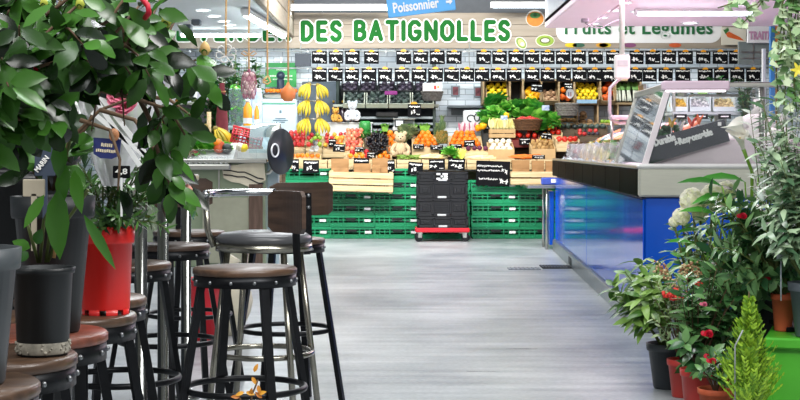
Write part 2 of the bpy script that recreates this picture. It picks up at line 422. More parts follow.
def decal(px, py, rx, ry, name, parts, rot=0):
    for k, (dx, dy, sx, sy, c) in enumerate(parts):
        m = MB(); Y = 19.5; s = Y/F
        Mx = Matrix.Translation((PX(px, Y)+dx*s, -.005-.003*k, PZ(py, Y)-2.43+dy*s)) @ TXM @ Matrix.Rotation(rot, 4, 'Z')
        pts = [(rx*sx*s*math.cos(2*PI*i/28), ry*sy*s*math.sin(2*PI*i/28)) for i in range(28)]
        m.prism(pts, .003, Mx); m.build(name if k == 0 else name+'_detail', pm('print_'+c, '#'+c, .6, var=.12, scale=20), fa)
decal(535, 18.5, 9.5, 8.5, 'persimmon_picture', [(0, 0, 1, 1, 'e9e6dc'), (0, -.5, .9, .88, 'd8872c'), (0, 3, .55, .35, '4d8a45'), (0, 3.6, .18, .3, '2f6b38')])
decal(521, 43, 7, 5, 'avocado_picture', [(0, 0, 1, 1, 'e9e6dc'), (0, 0, .88, .82, '7c9a42'), (.3, -.1, .62, .58, 'c4cc7e'), (1.2, -1.2, .28, .38, 'ece4cc')], R(-50))
decal(545, 40.8, 9.5, 6.2, 'kiwi_picture', [(0, 0, 1, 1, 'e9e6dc'), (0, 0, .93, .88, '8fae3f'), (0, .3, .55, .5, '56632a'), (0, .3, .42, .32, 'eee9d6')])
for px, c, nm in ((571, 'e2c81e', 'lemon_picture'), (578.5, '2e5f49', 'leaf_picture'), (602, 'e3a52f', 'peach_picture'), (630, '8a4f78', 'plum_picture'), (675, 'd25f30', 'tomato_picture'), (605, 'e2c81e', 'pear_picture')):
    decal(px, 45.2, 6.2, 2.2, nm, [(0, 0, 1, 1, c)])
# white panel "Fruits et Legumes"
b = MB(); Y = 19.5; s = Y/F; pw, ph, rr = 83*s, 14*s, 12*s
pts = []
for cx, cy, a0 in ((pw-rr, ph-rr, 0), (-pw+rr, ph-rr, 90), (-pw+rr, -ph+rr, 180), (pw-rr, -ph+rr, 270)):
    for i in range(7): a = R(a0+15*i); pts.append((cx+rr*math.cos(a), cy+rr*math.sin(a)))
b.prism(pts, .006, Matrix.Translation((PX(639, Y), -.001, PZ(29, Y)-2.43)) @ TXM); b.build('white_panel', pm('panel_white', '#eceeee', .5, var=.02), fa)
sign_word('Fruits et Légumes', 565, 712, 20.5, 38.5, fa, FB, .005, 0, 1.08, pm('deep_green_print', '#1d6a3c', .5, var=.05))
# carrot poster at the end of the board
cp = thing('carrot_poster', 'small poster with an orange carrot drawing at the end of the white panel', 'poster', (PX(734, 19.4), 19.42, PZ(45, 19.42)))
b = MB(); b.box((0, 0, .115), (.32, .02, .23), .004); b.build('poster_sheet', pm('poster_beige', '#d9d5c5', .6, var=.05), cp)
b = MB(); b.prism([(-.11, .15), (-.06, .17), (.08, .10), (.13, .055), (.06, .065), (-.08, .10)], .004, Matrix.Translation((0, -.011, 0)) @ TXM); b.build('carrot_drawing', pm('carrot_orange', '#d9632a', .6), cp)
b = MB()
for i in range(4): b.prism([(-.11, .14), (-.14+.02*i, .20+.01*i), (-.10+.012*i, .19)], .003, Matrix.Translation((0, -.012-.001*i, 0)) @ TXM)
b.build('leaf_drawing', pm('carrot_green', '#3d7a3e', .6), cp)
# ---- hanging blue sign
Y = 15.0; a = P(388.5, 18, Y); c = P(456, 9.6, Y)
hs = thing('hanging_sign', 'tilted light blue hanging sign with white lettering and arrow', 'sign', a)
ang = math.atan2(c.z-a.z, c.x-a.x); Ln = (c-a).length
SM = Matrix.Rotation(-ang, 4, 'Y')
b = MB(); b.box((Ln/2, .015, .105), (Ln, .03, .21), .004, M=SM); b.build('panel', pm('sign_sky_blue', '#5aaeea', .4, var=.03), hs)
lettering(hs, 'lettering', 'Poissonnier', SM @ Matrix.Translation((.06, -.004, .045)) @ TXM, .455, .095, CHALK, .003, .004)
b = MB(); b.prism([(0, -.012), (.035, -.012), (.035, -.032), (.066, 0), (.035, .032), (.035, .012), (0, .012)], .005, SM @ Matrix.Translation((.59, -.002, .088)) @ TXM); b.build('arrow', CHALK, hs)
b = MB(); b.box((Ln/2, .015, .24), (Ln, .03, .07), .004, M=SM); b.build('upper_strip', pm('sign_strip_green', '#4fb06a', .4, var=.03), hs)
b = MB()
for f in (.1, .9):
    q = SM @ Vector((Ln*f, .015, .27)); b.tube([q, (q.x, q.y, 3.95-a.z)], .004, 6)
b.build('suspension_cable', STEEL, hs)

# ---- pink canopy over the fish counter
PINK = pm('pale_pink_panel', '#f6dfea', .45, var=.02)
b = MB(); b.box((3.75, 12.0, 2.50), (3.9, 7.0, .22)); struct(b.build('ceiling_right', PINK))
b = MB()
b.box((1.70, 12.0, 2.42), (.40, 7.0, .10), .01); b.box((1.515, 12.0, 2.70), (.03, 7.0, .56), .004, mat=1)
b.box((1.92, 12.0, 2.375), (.025, 7.0, .02), .004)
struct(b.build('trim_1', [PINK, pm('canopy_edge_metal', '#dde1e8', .3, .35, .05)]))
b = MB(); b.box((3.75, 15.49, 2.62), (3.9, .04, .46)); struct(b.build('trim_2', pm('canopy_front_pink', '#e2c6d4', .5)))
for k, (px, py) in enumerate([(624.5, 2), (612.5, 10), (601, 17), (593, 23)]):
    downlight(px, py, 2.389, .075, ORD[k]+' round downlight of the row under the pink canopy edge, counted toward the back wall', 'downlights along the pink canopy edge')
downlight(638, 11, 2.389, .075, 'round downlight in the pink canopy, just before the long tube lamp', 'downlights in the pink canopy')
downlight(690, 22.5, 2.389, .09, 'lone round downlight between the long tube lamp and the pink canopy back edge', 'downlights in the pink canopy')
tube_lamp((2.10, 13.45, 2.345), (3.2, 13.45, 2.345), 'long tube lamp recessed under the pink canopy over the fish counter', .09, power=60, h=.03)
# little bracket with cable at the canopy rim
b = MB(); q = P(585, 19, 14.4); b.box((0, 0, .03), (.07, .09, .05), .008); b.tube([(0, 0, 0), (.06, 0, -.04), (.16, .0, -.05), (.27, 0, .01), (.33, 0, .03)], .006, 6)
tag(b.build('camera_bracket', [pm('bracket_grey', '#a59aa2', .5)], loc=(q.x, 14.4, 2.33)), 'small grey bracket with a drooping cable under the pink canopy', 'bracket')
# scale head on its pole
Y = 12.5
sp_ = thing('hanging_scale', 'pale box on a slim post hanging from the pink canopy', 'scale', (PX(622, Y), Y, 2.39))
zt = PZ(55, Y)-2.39; zb = PZ(79, Y)-2.39
b = MB(); b.tube([(0, 0, 0), (0, 0, zt)], .022, 8); b.build('post', pm('post_pale_green', '#cfd8c8', .45, var=.1), sp_)
b = MB(); b.box((0, 0, (zt+zb)/2), (.125, .08, zt-zb), .012); b.build('box', pm('box_cream', '#dcdcd6', .5, var=.04), sp_)
b = MB(); b.box((0, -.042, (zt+zb)/2+.03), (.085, .006, .05), .003); b.build('display', pm('box_panel', '#c6c9c6', .4), sp_)
# ================================================================== FRUIT STALL AT THE BACK
b = MB(); b.box((0, 19.75, 3.45), (13, .3, 1.1)); struct(b.build('trim_3', pm('dark_bulkhead', '#565b61', .7, var=.08)))
# stepped bench that carries the displays
bench = thing('display_bench', 'stepped dark wooden bench carrying the fruit displays behind the green crates', 'bench', (0, 19.2, 0))
BW = wood('bench_wood', '#6b5a45', '#463a2c', .7, 3, (1, 10, 10))
bx0, bx1 = PX(286, 19.2), PX(648, 19.2)
for k, (ya, yb, z) in enumerate([(19.16, 19.56, .84), (19.56, 19.96, .99), (19.96, 20.12, 1.13)]):
    b = MB(); b.box(((bx0+bx1)/2, (ya+yb)/2-19.2, z-.015), (bx1-bx0, yb-ya, .03), .004)
    b.box(((bx0+bx1)/2, ya-19.2+.012, z-.085), (bx1-bx0, .02, .11), .003)
    b.build('shelf_board', BW, bench)
for i in range(6):
    for yy in (19.2, 20.08):
        b = MB(); zt = .81 if yy < 20 else 1.1; b.box((bx0+.05+(bx1-bx0-.1)*i/5, yy-19.2, zt/2), (.06, .06, zt), .004); b.build('leg', BW, bench)

# ------------------------------------------------ green crates
def crate_mesh(W, D, H, slots):
    m = MB(); t = .018
    m.box((0, 0, .012), (W-.03, D-.03, .02))
    for sy in (-1, 1):
        y = sy*(D/2-t/2)
        m.box((0, y, .014), (W, t, .028), .004); m.box((0, y, H-.016), (W, t+.012, .032), .004)
        m.box((0, y+(-sy)*.006, H*.22), (W*.98, .008, H*.30))
        n = 9
        for i in range(n+1):
            x = -W/2+.012+(W-.024)*i/n
            if slots and .36 < i/n < .64: continue
            m.box((x, y, H/2), (.012, t, H-.04))
        m.box((0, y, H*.60), (W*.98, t*.8, .014))
        for i in (-1, 1): m.box((i*W*.16, y, H/2), (.016, t+.006, H-.03), .002)
    for sx in (-1, 1):
        x = sx*(W/2-t/2)
        m.box((x, 0, H/2), (t*.5, D*.98, H*.85)); m.box((x, 0, H-.016), (t+.01, D, .032), .004); m.box((x, 0, .014), (t, D, .028), .004)
        for i in range(6): m.box((x, -D/2+.012+(D-.024)*i/5, H/2), (t, .012, H-.04))
    return m
def make_crate(nm, label, W, D, H, mat, cat='crate', lab=True):
    t = thing(nm, label, cat)
    crate_mesh(W, D, H, True).build('body', mat, t)
    m = MB(); m.box((0, -D/2-.003, H*.70), (W*.21, .01, H*.22), .008); m.build('handle_hole', BLACK, t)
    if lab:
        m = MB(); m.box((W*.34, -D/2-.004, H*.56), (W*.13, .006, H*.2), .001); m.build('paper_tag', WHITE, t)
    return t
GREEN1 = pm('crate_green', '#15925f', .4, var=.10, scale=6, objrand=.5, c2='#0c7048')
CH_, CW_ = .146, .605
gk = Kind(make_crate('plastic_crate', 'x', CW_, .40, CH_, GREEN1))
CNT = ['bottom', 'second', 'third', 'fourth', 'fifth', 'topmost']
stacks = [(264, 6, 'in the stack behind the black disc'), (307, 6, 'in the stack below the banana stand'), (351, 4, 'in the stack under the pale wooden bag crate'),
          (397.5, 6, 'in the stack between bag crate and black crates'), (446, 5, 'in the stack hidden behind the black crates'), (495.5, 5, 'in the stack under the large chalk slate'), (543, 5, 'in the stack beside the blue counter end'), (590, 6, 'in the stack behind the fish counter end')]
for px, n, where in stacks:
    for i in range(n):
        if px in (264, 590) and i not in (n-1,) and px == 590: pass
        gk.put((PX(px, 18.75)+U(-.006, .006), 18.95+U(-.012, .012), i*(CH_+.0005)), (0, 0, R(U(-1, 1))),
               'green plastic crate, %s %s' % ('topmost' if i == n-1 else CNT[i]+(' from the floor' if i else ''), where), 'green plastic crates below the fruit stall')
# ------------------------------------------------ red dolly with black crates
Yd = 18.1; dx = PX(442.5, Yd)
do = thing('dolly', 'red wheeled dolly carrying the stack of black crates', 'dolly', (dx, Yd+.2, 0))
REDP = pm('red_plastic', '#cf2230', .35, var=.08)
b = MB(); b.box((0, 0, .142), (.66, .42, .055), .012); b.build('deck', REDP, do)
for sx in (-1, 1):
    for sy in (-1, 1):
        fk = MB(); fk.box((sx*.27, sy*.15, .108), (.07, .05, .016), .003); fk.box((sx*.27, sy*.15-.021, .08), (.045, .006, .06)); fk.box((sx*.27, sy*.15+.021, .08), (.045, .006, .06))
        f = fk.build('caster', STEEL, do)
        w = MB(); w.lathe([(.0, -.016), (.046, -.016), (.05, -.010), (.05, .010), (.046, .016), (0, .016)], 20, Matrix.Translation((sx*.285, sy*.15, .05)) @ Matrix.Rotation(PI/2, 4, 'X')); w.build('wheel', BLACK, f)
def black_crate(H, lab):
    t = thing('folding_crate', lab, 'crate'); W, D = .62, .40; m = MB()
    m.box((0, 0, .012), (W-.02, D-.02, .024)); 
    for sy in (-1, 1):
        y = sy*(D/2-.01); m.box((0, y, H/2), (W*.97, .012, H*.96)); m.box((0, y, H-.017), (W, .03, .034), .005); m.box((0, y, .017), (W, .03, .034), .005)
        for x in (-W/2+.015, W/2-.015, -W*.17, W*.17): m.box((x, y, H/2), (.028, .03, H-.02), .004)
        for x in (-W*.33, W*.33):
            m.box((x, y+sy*.008, H/2), (W*.22, .014, H*.45), .006); m.box((x, y+sy*.014, H/2), (W*.10, .012, H*.26), .004)
        for k in range(4): m.box((0, y+sy*.005, .06+k*(H-.1)/4), (W*.28, .016, .008))
    for sx in (-1, 1):
        m.box((sx*(W/2-.01), 0, H/2), (.02, D*.96, H*.96))
    m.build('body', BLACK, t)
    m = MB(); m.box((0, -D/2-.004, .02), (W*.17, .012, .024), .002); m.build('label_strip', pm('grey_label', '#b9bcbc', .5), t)
    return t
z = .17
for k, H in enumerate([.135, .215, .205, .115]):
    t = black_crate(H, ['low black folding crate at the bottom of the stack, resting on the red dolly', 'black folding crate, second from the red dolly', 'black folding crate, third from the red dolly', 'shallow black folded crate on top of the black stack'][k])
    t.location = (dx+U(-.01, .01), Yd+.2, z); t['group'] = 'black folding crates on the red dolly'; z += H+.001
    if k == 3:
        m = MB()
        for i in range(3): m.box((-.05+.05*(i % 2), -.207, .035+.028*i), (.045, .006, .022), .001); m.box((.03, -.207, .035+.028*i), (.06, .006, .022), .001)
        m.build('white_sticker', WHITE, t)
# ------------------------------------------------ price cards on two rails
def strokes(m, w, h, rr, y, mat):
    """illegible chalk scribble"""
    x = -w*.42
    while x < w*.38:                      # headline squiggle
        l = rr.uniform(.006, .016); m.box((x+l/2, y, h*.30+rr.uniform(-.004, .004)), (l, .003, rr.uniform(.010, .022)), 0, mat); x += l+.004
    x = -w*.36+rr.uniform(0, .03); 
    for k in range(rr.randint(2, 3)):     # big figure-like marks
        hh = rr.uniform(.035, .055)
        for s in range(3):
            a = rr.uniform(-.7, .7); Mx = Matrix.Translation((x+rr.uniform(-.008, .012), y, -h*.14+rr.uniform(-.012, .012))) @ Matrix.Rotation(a+(PI/2 if s == 1 else 0), 4, 'Y')
            m.box((0, 0, 0), (.010, .003, hh*rr.uniform(.6, 1.0)), 0, mat, Mx)
        x += .040
    for k in range(3): m.box((w*.18+k*.018, y, -h*.32+rr.uniform(-.008, .008)), (.011, .003, .010), 0, mat)
def price_card(seed, W=.192, H=.168, tabbed=True, nm='price_card'):
    rr = random.Random(seed); t = thing(nm, 'x', 'price card')
    m = MB(); m.box((0, 0, 0), (W, .008, H), .003); m.build('slate', CARD, t)
    m = MB(); strokes(m, W, H, rr, -.0055, 0); m.build('chalk_writing', CHALK, t)
    if tabbed:
        m = MB(); m.prism([(.036*math.cos(PI*i/10), .030*math.sin(PI*i/10)) for i in range(11)], .006, Matrix.Translation((0, -.006, H/2-.012)) @ TXM); m.build('yellow_clip', YELLOWTAB, t)
    return t
cards = [Kind(price_card(s)) for s in range(7)]
Yr = 19.25
for z, nm in ((PZ(51.2, Yr), 'upper'), (PZ(68.2, Yr), 'lower')):
    b = MB(); b.tube([(PX(180, Yr), 0, 0), (PX(768, Yr), 0, 0)], .010, 8)
    for i in range(30):
        x = PX(190+i*19.6, Yr); b.box((x, -.005, -.004), (.022, .014, .03), .003)
    for x in (PX(300, Yr), PX(470, Yr), PX(625, Yr), PX(765, Yr)): b.tube([(x, .0, 0), (x, .25, .12), (x, .27, .25)], .006, 6)
    tag(b.build('card_rail', pm('rail_pale', '#aeb4b4', .4, .4), loc=(0, Yr, z)), nm+' pale metal rail with price cards clipped along it', 'rail')
upper = [319.5, 336, 352.5, 371.5, 403.7, 420.5, 437.3, 454, 483.5, 499.5, 516, 531.8, 547.5, 563, 578.5, 595.5, 613, 636.3, 652.7, 668.7, 685.3, 703, 720, 736, 752]
lower = [319.5, 335.5, 352, 369, 385, 402, 419, 435.5, 447.5+4, 467, 481+1, 498, 514, 532, 547.5, 563.5, 579.5, 594.5, 609, 635, 649.5, 665.5, 682.5, 705, 721, 737, 753]
for row, lst, py in (('upper', upper, 57.5), ('lower', lower, 75)):
    for i, px in enumerate(lst):
        c = cards[(i*3+(row == 'lower')*2) % 7].put((PX(px, Yr), Yr-.014, PZ(py, Yr)), (R(U(-4, 4)), R(U(-1.5, 1.5)), R(U(-4, 4))),
            'black price card with yellow clip, %s on the %s rail counted from the banana stand' % (ORD[i], row), 'price cards on the %s rail' % row, (U(.94, 1.02), 1, U(.95, 1.05)))
# dark placards at the banana end of the rails
for k, (px, py, w, h) in enumerate([(303, 60, 16, 13), (301, 57.5, 6, 8)]):
    if k: continue
    b = MB(); b.box((0, 0, 0), (w*Yr/F, .02, h*Yr/F), .004); tag(b.build('placard', pm('dark_placard', '#2b343e', .5), loc=(PX(px, Yr), Yr, PZ(py, Yr))), 'plain dark blue placard hung where the rails start, above the bananas', 'placard')

# ------------------------------------------------ fruit kinds
def one(nm, mb, mat, cat=None):
    o = mb.build(nm, mat); tag(o, 'x', cat or nm.replace('_', ' ')); return Kind(o)
def fruit_lathe(r, squash=.94, dip=.12, seg=14):
    pr = []
    for i in range(10):
        t = -PI/2+PI*i/9; x = r*math.cos(t); zz = r*squash*math.sin(t)
        if i in (9,): zz -= r*dip
        if i == 8: zz += r*.02
        pr.append((max(x, 0) if 0 < i < 9 else 0, zz))
    return pr
def citrus(): m = MB(); m.lathe(fruit_lathe(.5, .93, .06), 14); m.sph((0, 0, .45), .05, 6, 4, mat=1); return m
def applem(): m = MB(); m.lathe(fruit_lathe(.5, .9, .22), 14); m.tube([(0, 0, .33), (.03, 0, .55)], .025, 5, 1); return m
def lemonm(): m = MB(); m.lathe([(0, -.56), (.07, -.53), (.18, -.46), (.40, -.28), (.47, 0), (.40, .28), (.18, .46), (.07, .53), (0, .56)], 14); return m
def potatom(sd=1):
    m = MB(); m.sph((0, 0, 0), (.62, .48, .42), 12, 8); rr = random.Random(sd); o = Vector((rr.random()*9, 0, 0))
    m.v = [v*(1+.28*noise.noise(v*2.2+o)) for v in m.v]; return m
def avocadom(): m = MB(); m.lathe([(0, -.62), (.28, -.55), (.44, -.32), (.46, -.05), (.36, .25), (.24, .45), (.14, .56), (0, .60)], 14); return m
def turnipm(): m = MB(); m.lathe([(0, -.52), (.05, -.45), (.3, -.34), (.49, 0), (.42, .25), (.2, .38), (.08, .46), (.07, .62), (0, .63)], 14); return m
def pepperm():
    m = MB(); m.lathe([(0, -.5), (.3, -.5), (.45, -.2), (.5, .15), (.42, .38), (.15, .36), (0, .34)], 18)
    m.v = [Vector((v.x*(1+.14*math.cos(4*math.atan2(v.y, v.x))), v.y*(1+.14*math.cos(4*math.atan2(v.y, v.x))), v.z)) for v in m.v]; m.tube([(0, 0, .3), (.02, 0, .55)], .05, 6, 1); return m
def carrotm(): m = MB(); m.lathe([(0, -1.0), (.03, -.95), (.09, -.4), (.14, .3), (.16, .55), (.1, .62), (0, .63)], 10); return m
def squashm():
    m = MB(); m.lathe([(0, -.36), (.2, -.4), (.45, -.28), (.56, 0), (.45, .28), (.2, .36), (0, .28)], 24)
    m.v = [Vector((v.x*(1+.07*math.cos(8*math.atan2(v.y, v.x))), v.y*(1+.07*math.cos(8*math.atan2(v.y, v.x))), v.z)) for v in m.v]; m.tube([(0, 0, .2), (.03, 0, .5)], .06, 6, 1); return m
def tomatom(): m = MB(); m.lathe(fruit_lathe(.5, .8, .2), 14); 
def tomato_mb():
    m = MB(); m.lathe(fruit_lathe(.5, .8, .2), 14)
    for i in range(5): m.leaf((0, 0, .30), (math.cos(i*1.257), math.sin(i*1.257), .15), (0, 0, 1), .3, .1, .3, mat=1)
    return m
GSTEM = pm('stem_green', '#55702e', .6)
K = {}
def mk(nm, mbf, c, c2, rough=.4, d_=.075, extra=GSTEM, cat=None):
    K[nm] = (one(nm, mbf(), [pm(nm+'_skin', c, rough, c2=c2, scale=3, objrand=.6, bump=.05), extra], cat), d_)
mk('orange', citrus, '#f28a1c', '#e0690c', .42, .078)
mk('mandarin', citrus, '#f59a2a', '#ea7a14', .4, .062)
mk('red_apple', applem, '#d2423c', '#b3232c', .3, .076, BARK, 'apple')
mk('pink_apple', applem, '#e79a72', '#d4544a', .3, .072, BARK, 'apple')
mk('yellow_apple', applem, '#efc93e', '#d9a53a', .3, .078, BARK, 'apple')
mk('green_apple', applem, '#9cc043', '#7fa636', .3, .078, BARK, 'apple')
mk('lemon', lemonm, '#f1d62a', '#e2bf16', .4, .074)
mk('avocado', avocadom, '#4a5a52', '#232d2c', .38, .095)
mk('plum', citrus, '#4a4252', '#2a2430', .3, .06)
mk('potato', potatom, '#b8935c', '#93703f', .75, .075)
mk('onion', turnipm, '#c9a27c', '#9a7454', .5, .075)
mk('turnip', turnipm, '#f0ead6', '#dccfae', .5, .078)
mk('tomato', tomato_mb, '#dd3a28', '#c02418', .25, .078)
mk('yellow_pepper', pepperm, '#f0b81e', '#e09a12', .25, .095, GSTEM, 'pepper')
mk('coconut', potatom, '#8f6f4c', '#5f452c', .9, .12)
mk('pumpkin', squashm, '#e0641e', '#b8430f', .45, .16)
mk('carrot', carrotm, '#e8842a', '#d86a18', .5, .15)
mk('parsnip', carrotm, '#eee0b4', '#e0c98a', .6, .15)
mk('beetroot', turnipm, '#6a2a4a', '#4a1b35', .55, .07)
mk('mango', potatom, '#e0922e', '#c8552c', .35, .095)
def put(nm, loc, rot, label, group, sc_=1):
    k, d = K[nm]; return k.put(loc, rot, label, group, d*sc_)
def pile(kinds, px0, px1, pyb, pyt, Yf, label, group, run=.26, taper=0, rand=1, crate=None, sc_=1, board=.10, cw=None, flat=False):
    """fruit heaped on the sloping bed of a display crate; pyb / pyt: lower and upper rim of the heap"""
    kinds = kinds if isinstance(kinds, list) else [kinds]
    d = max(K[k][1] for k in kinds)*sc_
    x0, x1 = PX(px0, Yf), PX(px1, Yf); zb, zt = PZ(pyb, Yf), PZ(pyt, Yf+run)
    rise = max(zt-zb, d); n = max(1, round((rise-d)/(d*.62))+1); W = x1-x0
    if crate:
        c = thing('display_crate', crate, 'crate', ((x0+x1)/2, Yf, zb)); w = W+.03
        m = MB(); cm = cw or CRATEWOOD
        h2 = rise*.7
        m.box((0, -.052, -.055+max(0, board-.10)*.5-.02), (w, .016, board), .003)
        for sx in (-1, 1): m.prism([(-.05, -.08), (run+.02, -.08), (run+.02, h2), (-.05, .03)], .014, Matrix(((0, 0, 1, sx*w/2-(.014 if sx > 0 else 0)), (1, 0, 0, 0), (0, 1, 0, 0), (0, 0, 0, 1))))
        m.box((0, run+.012, h2/2-.04), (w, .014, h2+.08), .002)
        m.build('frame', cm, c)
        m = MB(); sl = (n-1)*d*.62; m.prism([(-.045, -.075), (run, -.075), (run, sl+.0), (.0, -.002), (-.045, -.03)], w-.03, Matrix(((0, 0, 1, -w/2+.015), (1, 0, 0, 0), (0, 1, 0, 0), (0, 0, 0, 1)))); m.build('sloping_bed', cm, c)
    for r in range(n):
        wr = W*(1-taper*r/max(1, n-1)); cnt = max(1, round(wr/(d*.97))-(r % 2 if not taper else 0))
        for i in range(cnt):
            k = rnd.choice(kinds)
            x = (x0+x1)/2+(i-(cnt-1)/2)*min(d*1.12, wr/max(1, cnt))+U(-.08, .08)*d
            y = Yf+r*run/max(1, n)+U(-.05, .05)*d; zz = zb+d*.5+r*d*.62+U(-.04, .05)*d
            rot = (U(0, 6.3), U(0, 6.3), U(0, 6.3)) if rand else (R(U(-20, 20)), R(U(-20, 20)), U(0, 6.3))
            lb = label if isinstance(label, str) else label[k]
            put(k, (x, y, zz), rot, lb, group if isinstance(label, str) else group+' '+k.replace('_', ' '), sc_)

# --- lowest row and middle rows, banana side
pile(['red_apple'], 288, 305, 147, 131, 19.62, 'red apple on the display below the hanging bananas', 'red apples below the bananas', sc_=.86, crate='pale crate of red apples below the hanging bananas')
pile(['green_apple', 'red_apple'], 306, 322, 147, 131, 19.62, {'green_apple': 'green apple in the mixed crate below the bananas', 'red_apple': 'red apple among the green apples below the bananas'}, 'mixed crate', sc_=.86, crate='pale crate of mixed green and red apples below the bananas')
pile('mandarin', 290, 320, 158, 152, 19.22, 'mandarin in the low row under the black and white plush', 'mandarins under the plush', crate='long pale crate of mandarins under the black and white plush')
pile(['mango', 'yellow_apple', 'red_apple'], 323, 344, 148, 131, 19.62, {'mango': 'blushed mango beside the peach-coloured apples', 'yellow_apple': 'yellow apple in the mango crate', 'red_apple': 'red apple in the mango crate'}, 'mango crate', sc_=.8, crate='pale crate of mangoes and apples beside the peach-coloured heap')
pile('pink_apple', 345, 363, 151, 128, 19.6, 'peach-coloured apple in the tall heap below the white figure', 'peach-coloured apples', sc_=.9, run=.3, crate='pale crate of peach-coloured apples below the white figure')
pile(['mandarin', 'yellow_apple', 'red_apple'], 347, 371, 159, 151, 19.22, {'mandarin': 'mandarin in the low mixed crate above the kraft bags', 'yellow_apple': 'yellow apple in the low mixed crate above the kraft bags', 'red_apple': 'red apple in the low mixed crate above the kraft bags'}, 'low mixed crate', crate='low pale crate of mixed fruit above the kraft bags')
pile('orange', 377, 391, 160, 147, 19.24, 'orange in the low heap beside the teddy bear', 'oranges beside the teddy bear', crate='small crate of oranges beside the teddy bear')
pile('orange', 384, 397, 147, 131, 19.66, 'orange in the heap behind the teddy bear', 'oranges behind the teddy bear', crate='crate of oranges behind the teddy bear')
pile('orange', 413, 438, 147, 131, 19.62, 'orange in the rounded heap before the pineapple', 'oranges before the pineapple', taper=.5, crate='pale crate with a rounded heap of oranges by the pineapple')
pile('orange', 449, 481, 147, 131, 19.62, 'orange in the wide heap under the radicchio', 'oranges under the radicchio', taper=.35, crate='wide pale crate of oranges under the radicchio')
pile('red_apple', 343, 361, 136, 123, 20.0, 'small dark red apple in the green-rimmed tray under the white figure', 'apples in the green-rimmed tray', sc_=.75, crate='green-rimmed tray of small red apples under the white figure', cw=pm('tray_green', '#4d9a3c', .5))
# --- middle, right part
pile('beetroot', 466, 488, 151, 145, 19.3, 'purple beetroot in the low row under the oranges', 'purple beetroots', crate='low kraft crate of purple beetroots')
pile('turnip', 489, 513, 152, 138, 19.28, 'white turnip in the kraft crate behind the large slate', 'white turnips', crate='kraft crate of white turnips behind the large slate', cw=KRAFTLIGHT, board=.16)
pile('tomato', 511, 523, 138, 130, 19.7, 'tomato in the small crate under the strawberry basket', 'tomatoes under the basket', crate='small dark crate of tomatoes under the strawberry basket', cw=pm('crate_dark_red', '#7a2a24', .6))
pile('tomato', 524, 538, 138, 129, 19.7, 'tomato in the second small crate under the strawberry basket', 'tomatoes in second small crate', crate='second small crate of tomatoes under the strawberry basket', cw=pm('crate_dark_red', '#7a2a24', .6))
pile('potato', 532, 554, 150, 139, 19.3, 'potato in the light kraft crate next to the turnips', 'potatoes next to the turnips', sc_=.8, crate='light kraft crate of potatoes next to the turnips', cw=KRAFTLIGHT, board=.14)
pile('tomato', 549, 561, 135, 126, 19.8, 'tomato in the heap before the grey wicker basket', 'tomatoes before the wicker basket', crate='crate of tomatoes before the grey wicker basket')
pile(['mandarin', 'yellow_apple'], 540, 552, 141, 133, 19.6, {'mandarin': 'mandarin between the tomatoes and the potatoes', 'yellow_apple': 'yellow apple between the tomatoes and the potatoes'}, 'fruit between tomatoes and potatoes', crate='little crate of mandarins and apples between tomatoes and potatoes')
pile('tomato', 557, 578, 142, 135, 19.35, 'tomato in the low row toward the fish counter', 'tomatoes toward the fish counter', crate='low crate of tomatoes toward the fish counter')
pile(['red_apple', 'plum'], 578, 600, 136, 130, 19.62, {'red_apple': 'red apple in the row under the coconuts', 'plum': 'dark plum in the row under the coconuts'}, 'row under the coconuts', sc_=.8, crate='dark crate of plums and apples under the coconuts', cw=BW)
pile('avocado', 560, 606, 129, 124, 19.98, 'dark green avocado in the row below the potato shelf', 'avocados below the potato shelf', sc_=.8, crate='long low crate of avocados below the potato shelf', cw=BW)
# loose roots laid along the front ledge
lg = MB(); lg.box((0, 0, 0), (4.6, .3, .016), .003)
for i in range(9): pass
tag(lg.build('front_board', CRATEWOOD, loc=(PX(460, 19.1), 19.02, .872)), 'pale board across the crate tops under the front boxes', 'board')
def loose(nm, px0, px1, py, Y, n, label, grp, sc_=1, rows=2):
    for i in range(n):
        f = (i+.5)/n; r = i % rows
        put(nm, (PX(px0+(px1-px0)*f, Y), Y+r*.05, PZ(py, Y)+r*.022+.02), (R(90+U(-6, 6)), U(0, 3), R(90+U(-22, 22))), label, grp, sc_)
def front_box(px0, px1, py0, py1, Y, label, mat=CRATEWOOD, D=.28, nm='wooden_box'):
    x0, x1, z0, z1 = PX(px0, Y), PX(px1, Y), PZ(py1, Y), PZ(py0, Y); w = x1-x0; h = z1-z0
    t = thing(nm, label, 'box', ((x0+x1)/2, Y, z0)); n = max(2, round(h/.06))
    m = MB()
    for i in range(n):
        m.box((0, 0, (i+.5)*h/n), (w, .012, h/n*.86), .002); m.box((0, D, (i+.5)*h/n), (w, .012, h/n*.86), .002)
        for sx in (-1, 1): m.box((sx*(w/2-.006), D/2, (i+.5)*h/n), (.010, D, h/n*.86), .002)
    m.build('slats', mat, t)
    m = MB()
    for sx in (-1, 1):
        for yy in (.012, D-.012): m.box((sx*(w/2-.016), yy, h/2), (.022, .022, h), .002)
    m.build('corner_posts', mat, t)['label'] = 'square posts inside the box corners'
    m = MB(); m.box((0, D/2, .01), (w*.97, D*.95, .012)); m.build('bottom', mat, t)
    return t
for px0, px1, w in ((291, 304, 'behind the blue-lettered slate'), (305, 327, 'under the mandarins'), (328, 346, 'behind the kraft bags'), (347, 372, 'in the middle behind the kraft bags'), (373, 396, 'at the end of the kraft bag crate'), (397, 421, 'holding green beans'), (422, 444, 'holding white roots behind two slates'), (445, 466, 'holding lettuce and celery'), (467, 489, 'holding white asparagus'), (490, 511, 'behind the large slate'), (513, 536, 'holding carrots'), (537, 560, 'before the potatoes')):
    front_box(px0, px1, 159.5, 168.2, 18.88, 'pale slatted wooden box '+w+' in the front row')
loose('parsnip', 473, 491, 160, 19.0, 7, 'white asparagus-like root lying in the front box', 'pale roots in the front box', .9)
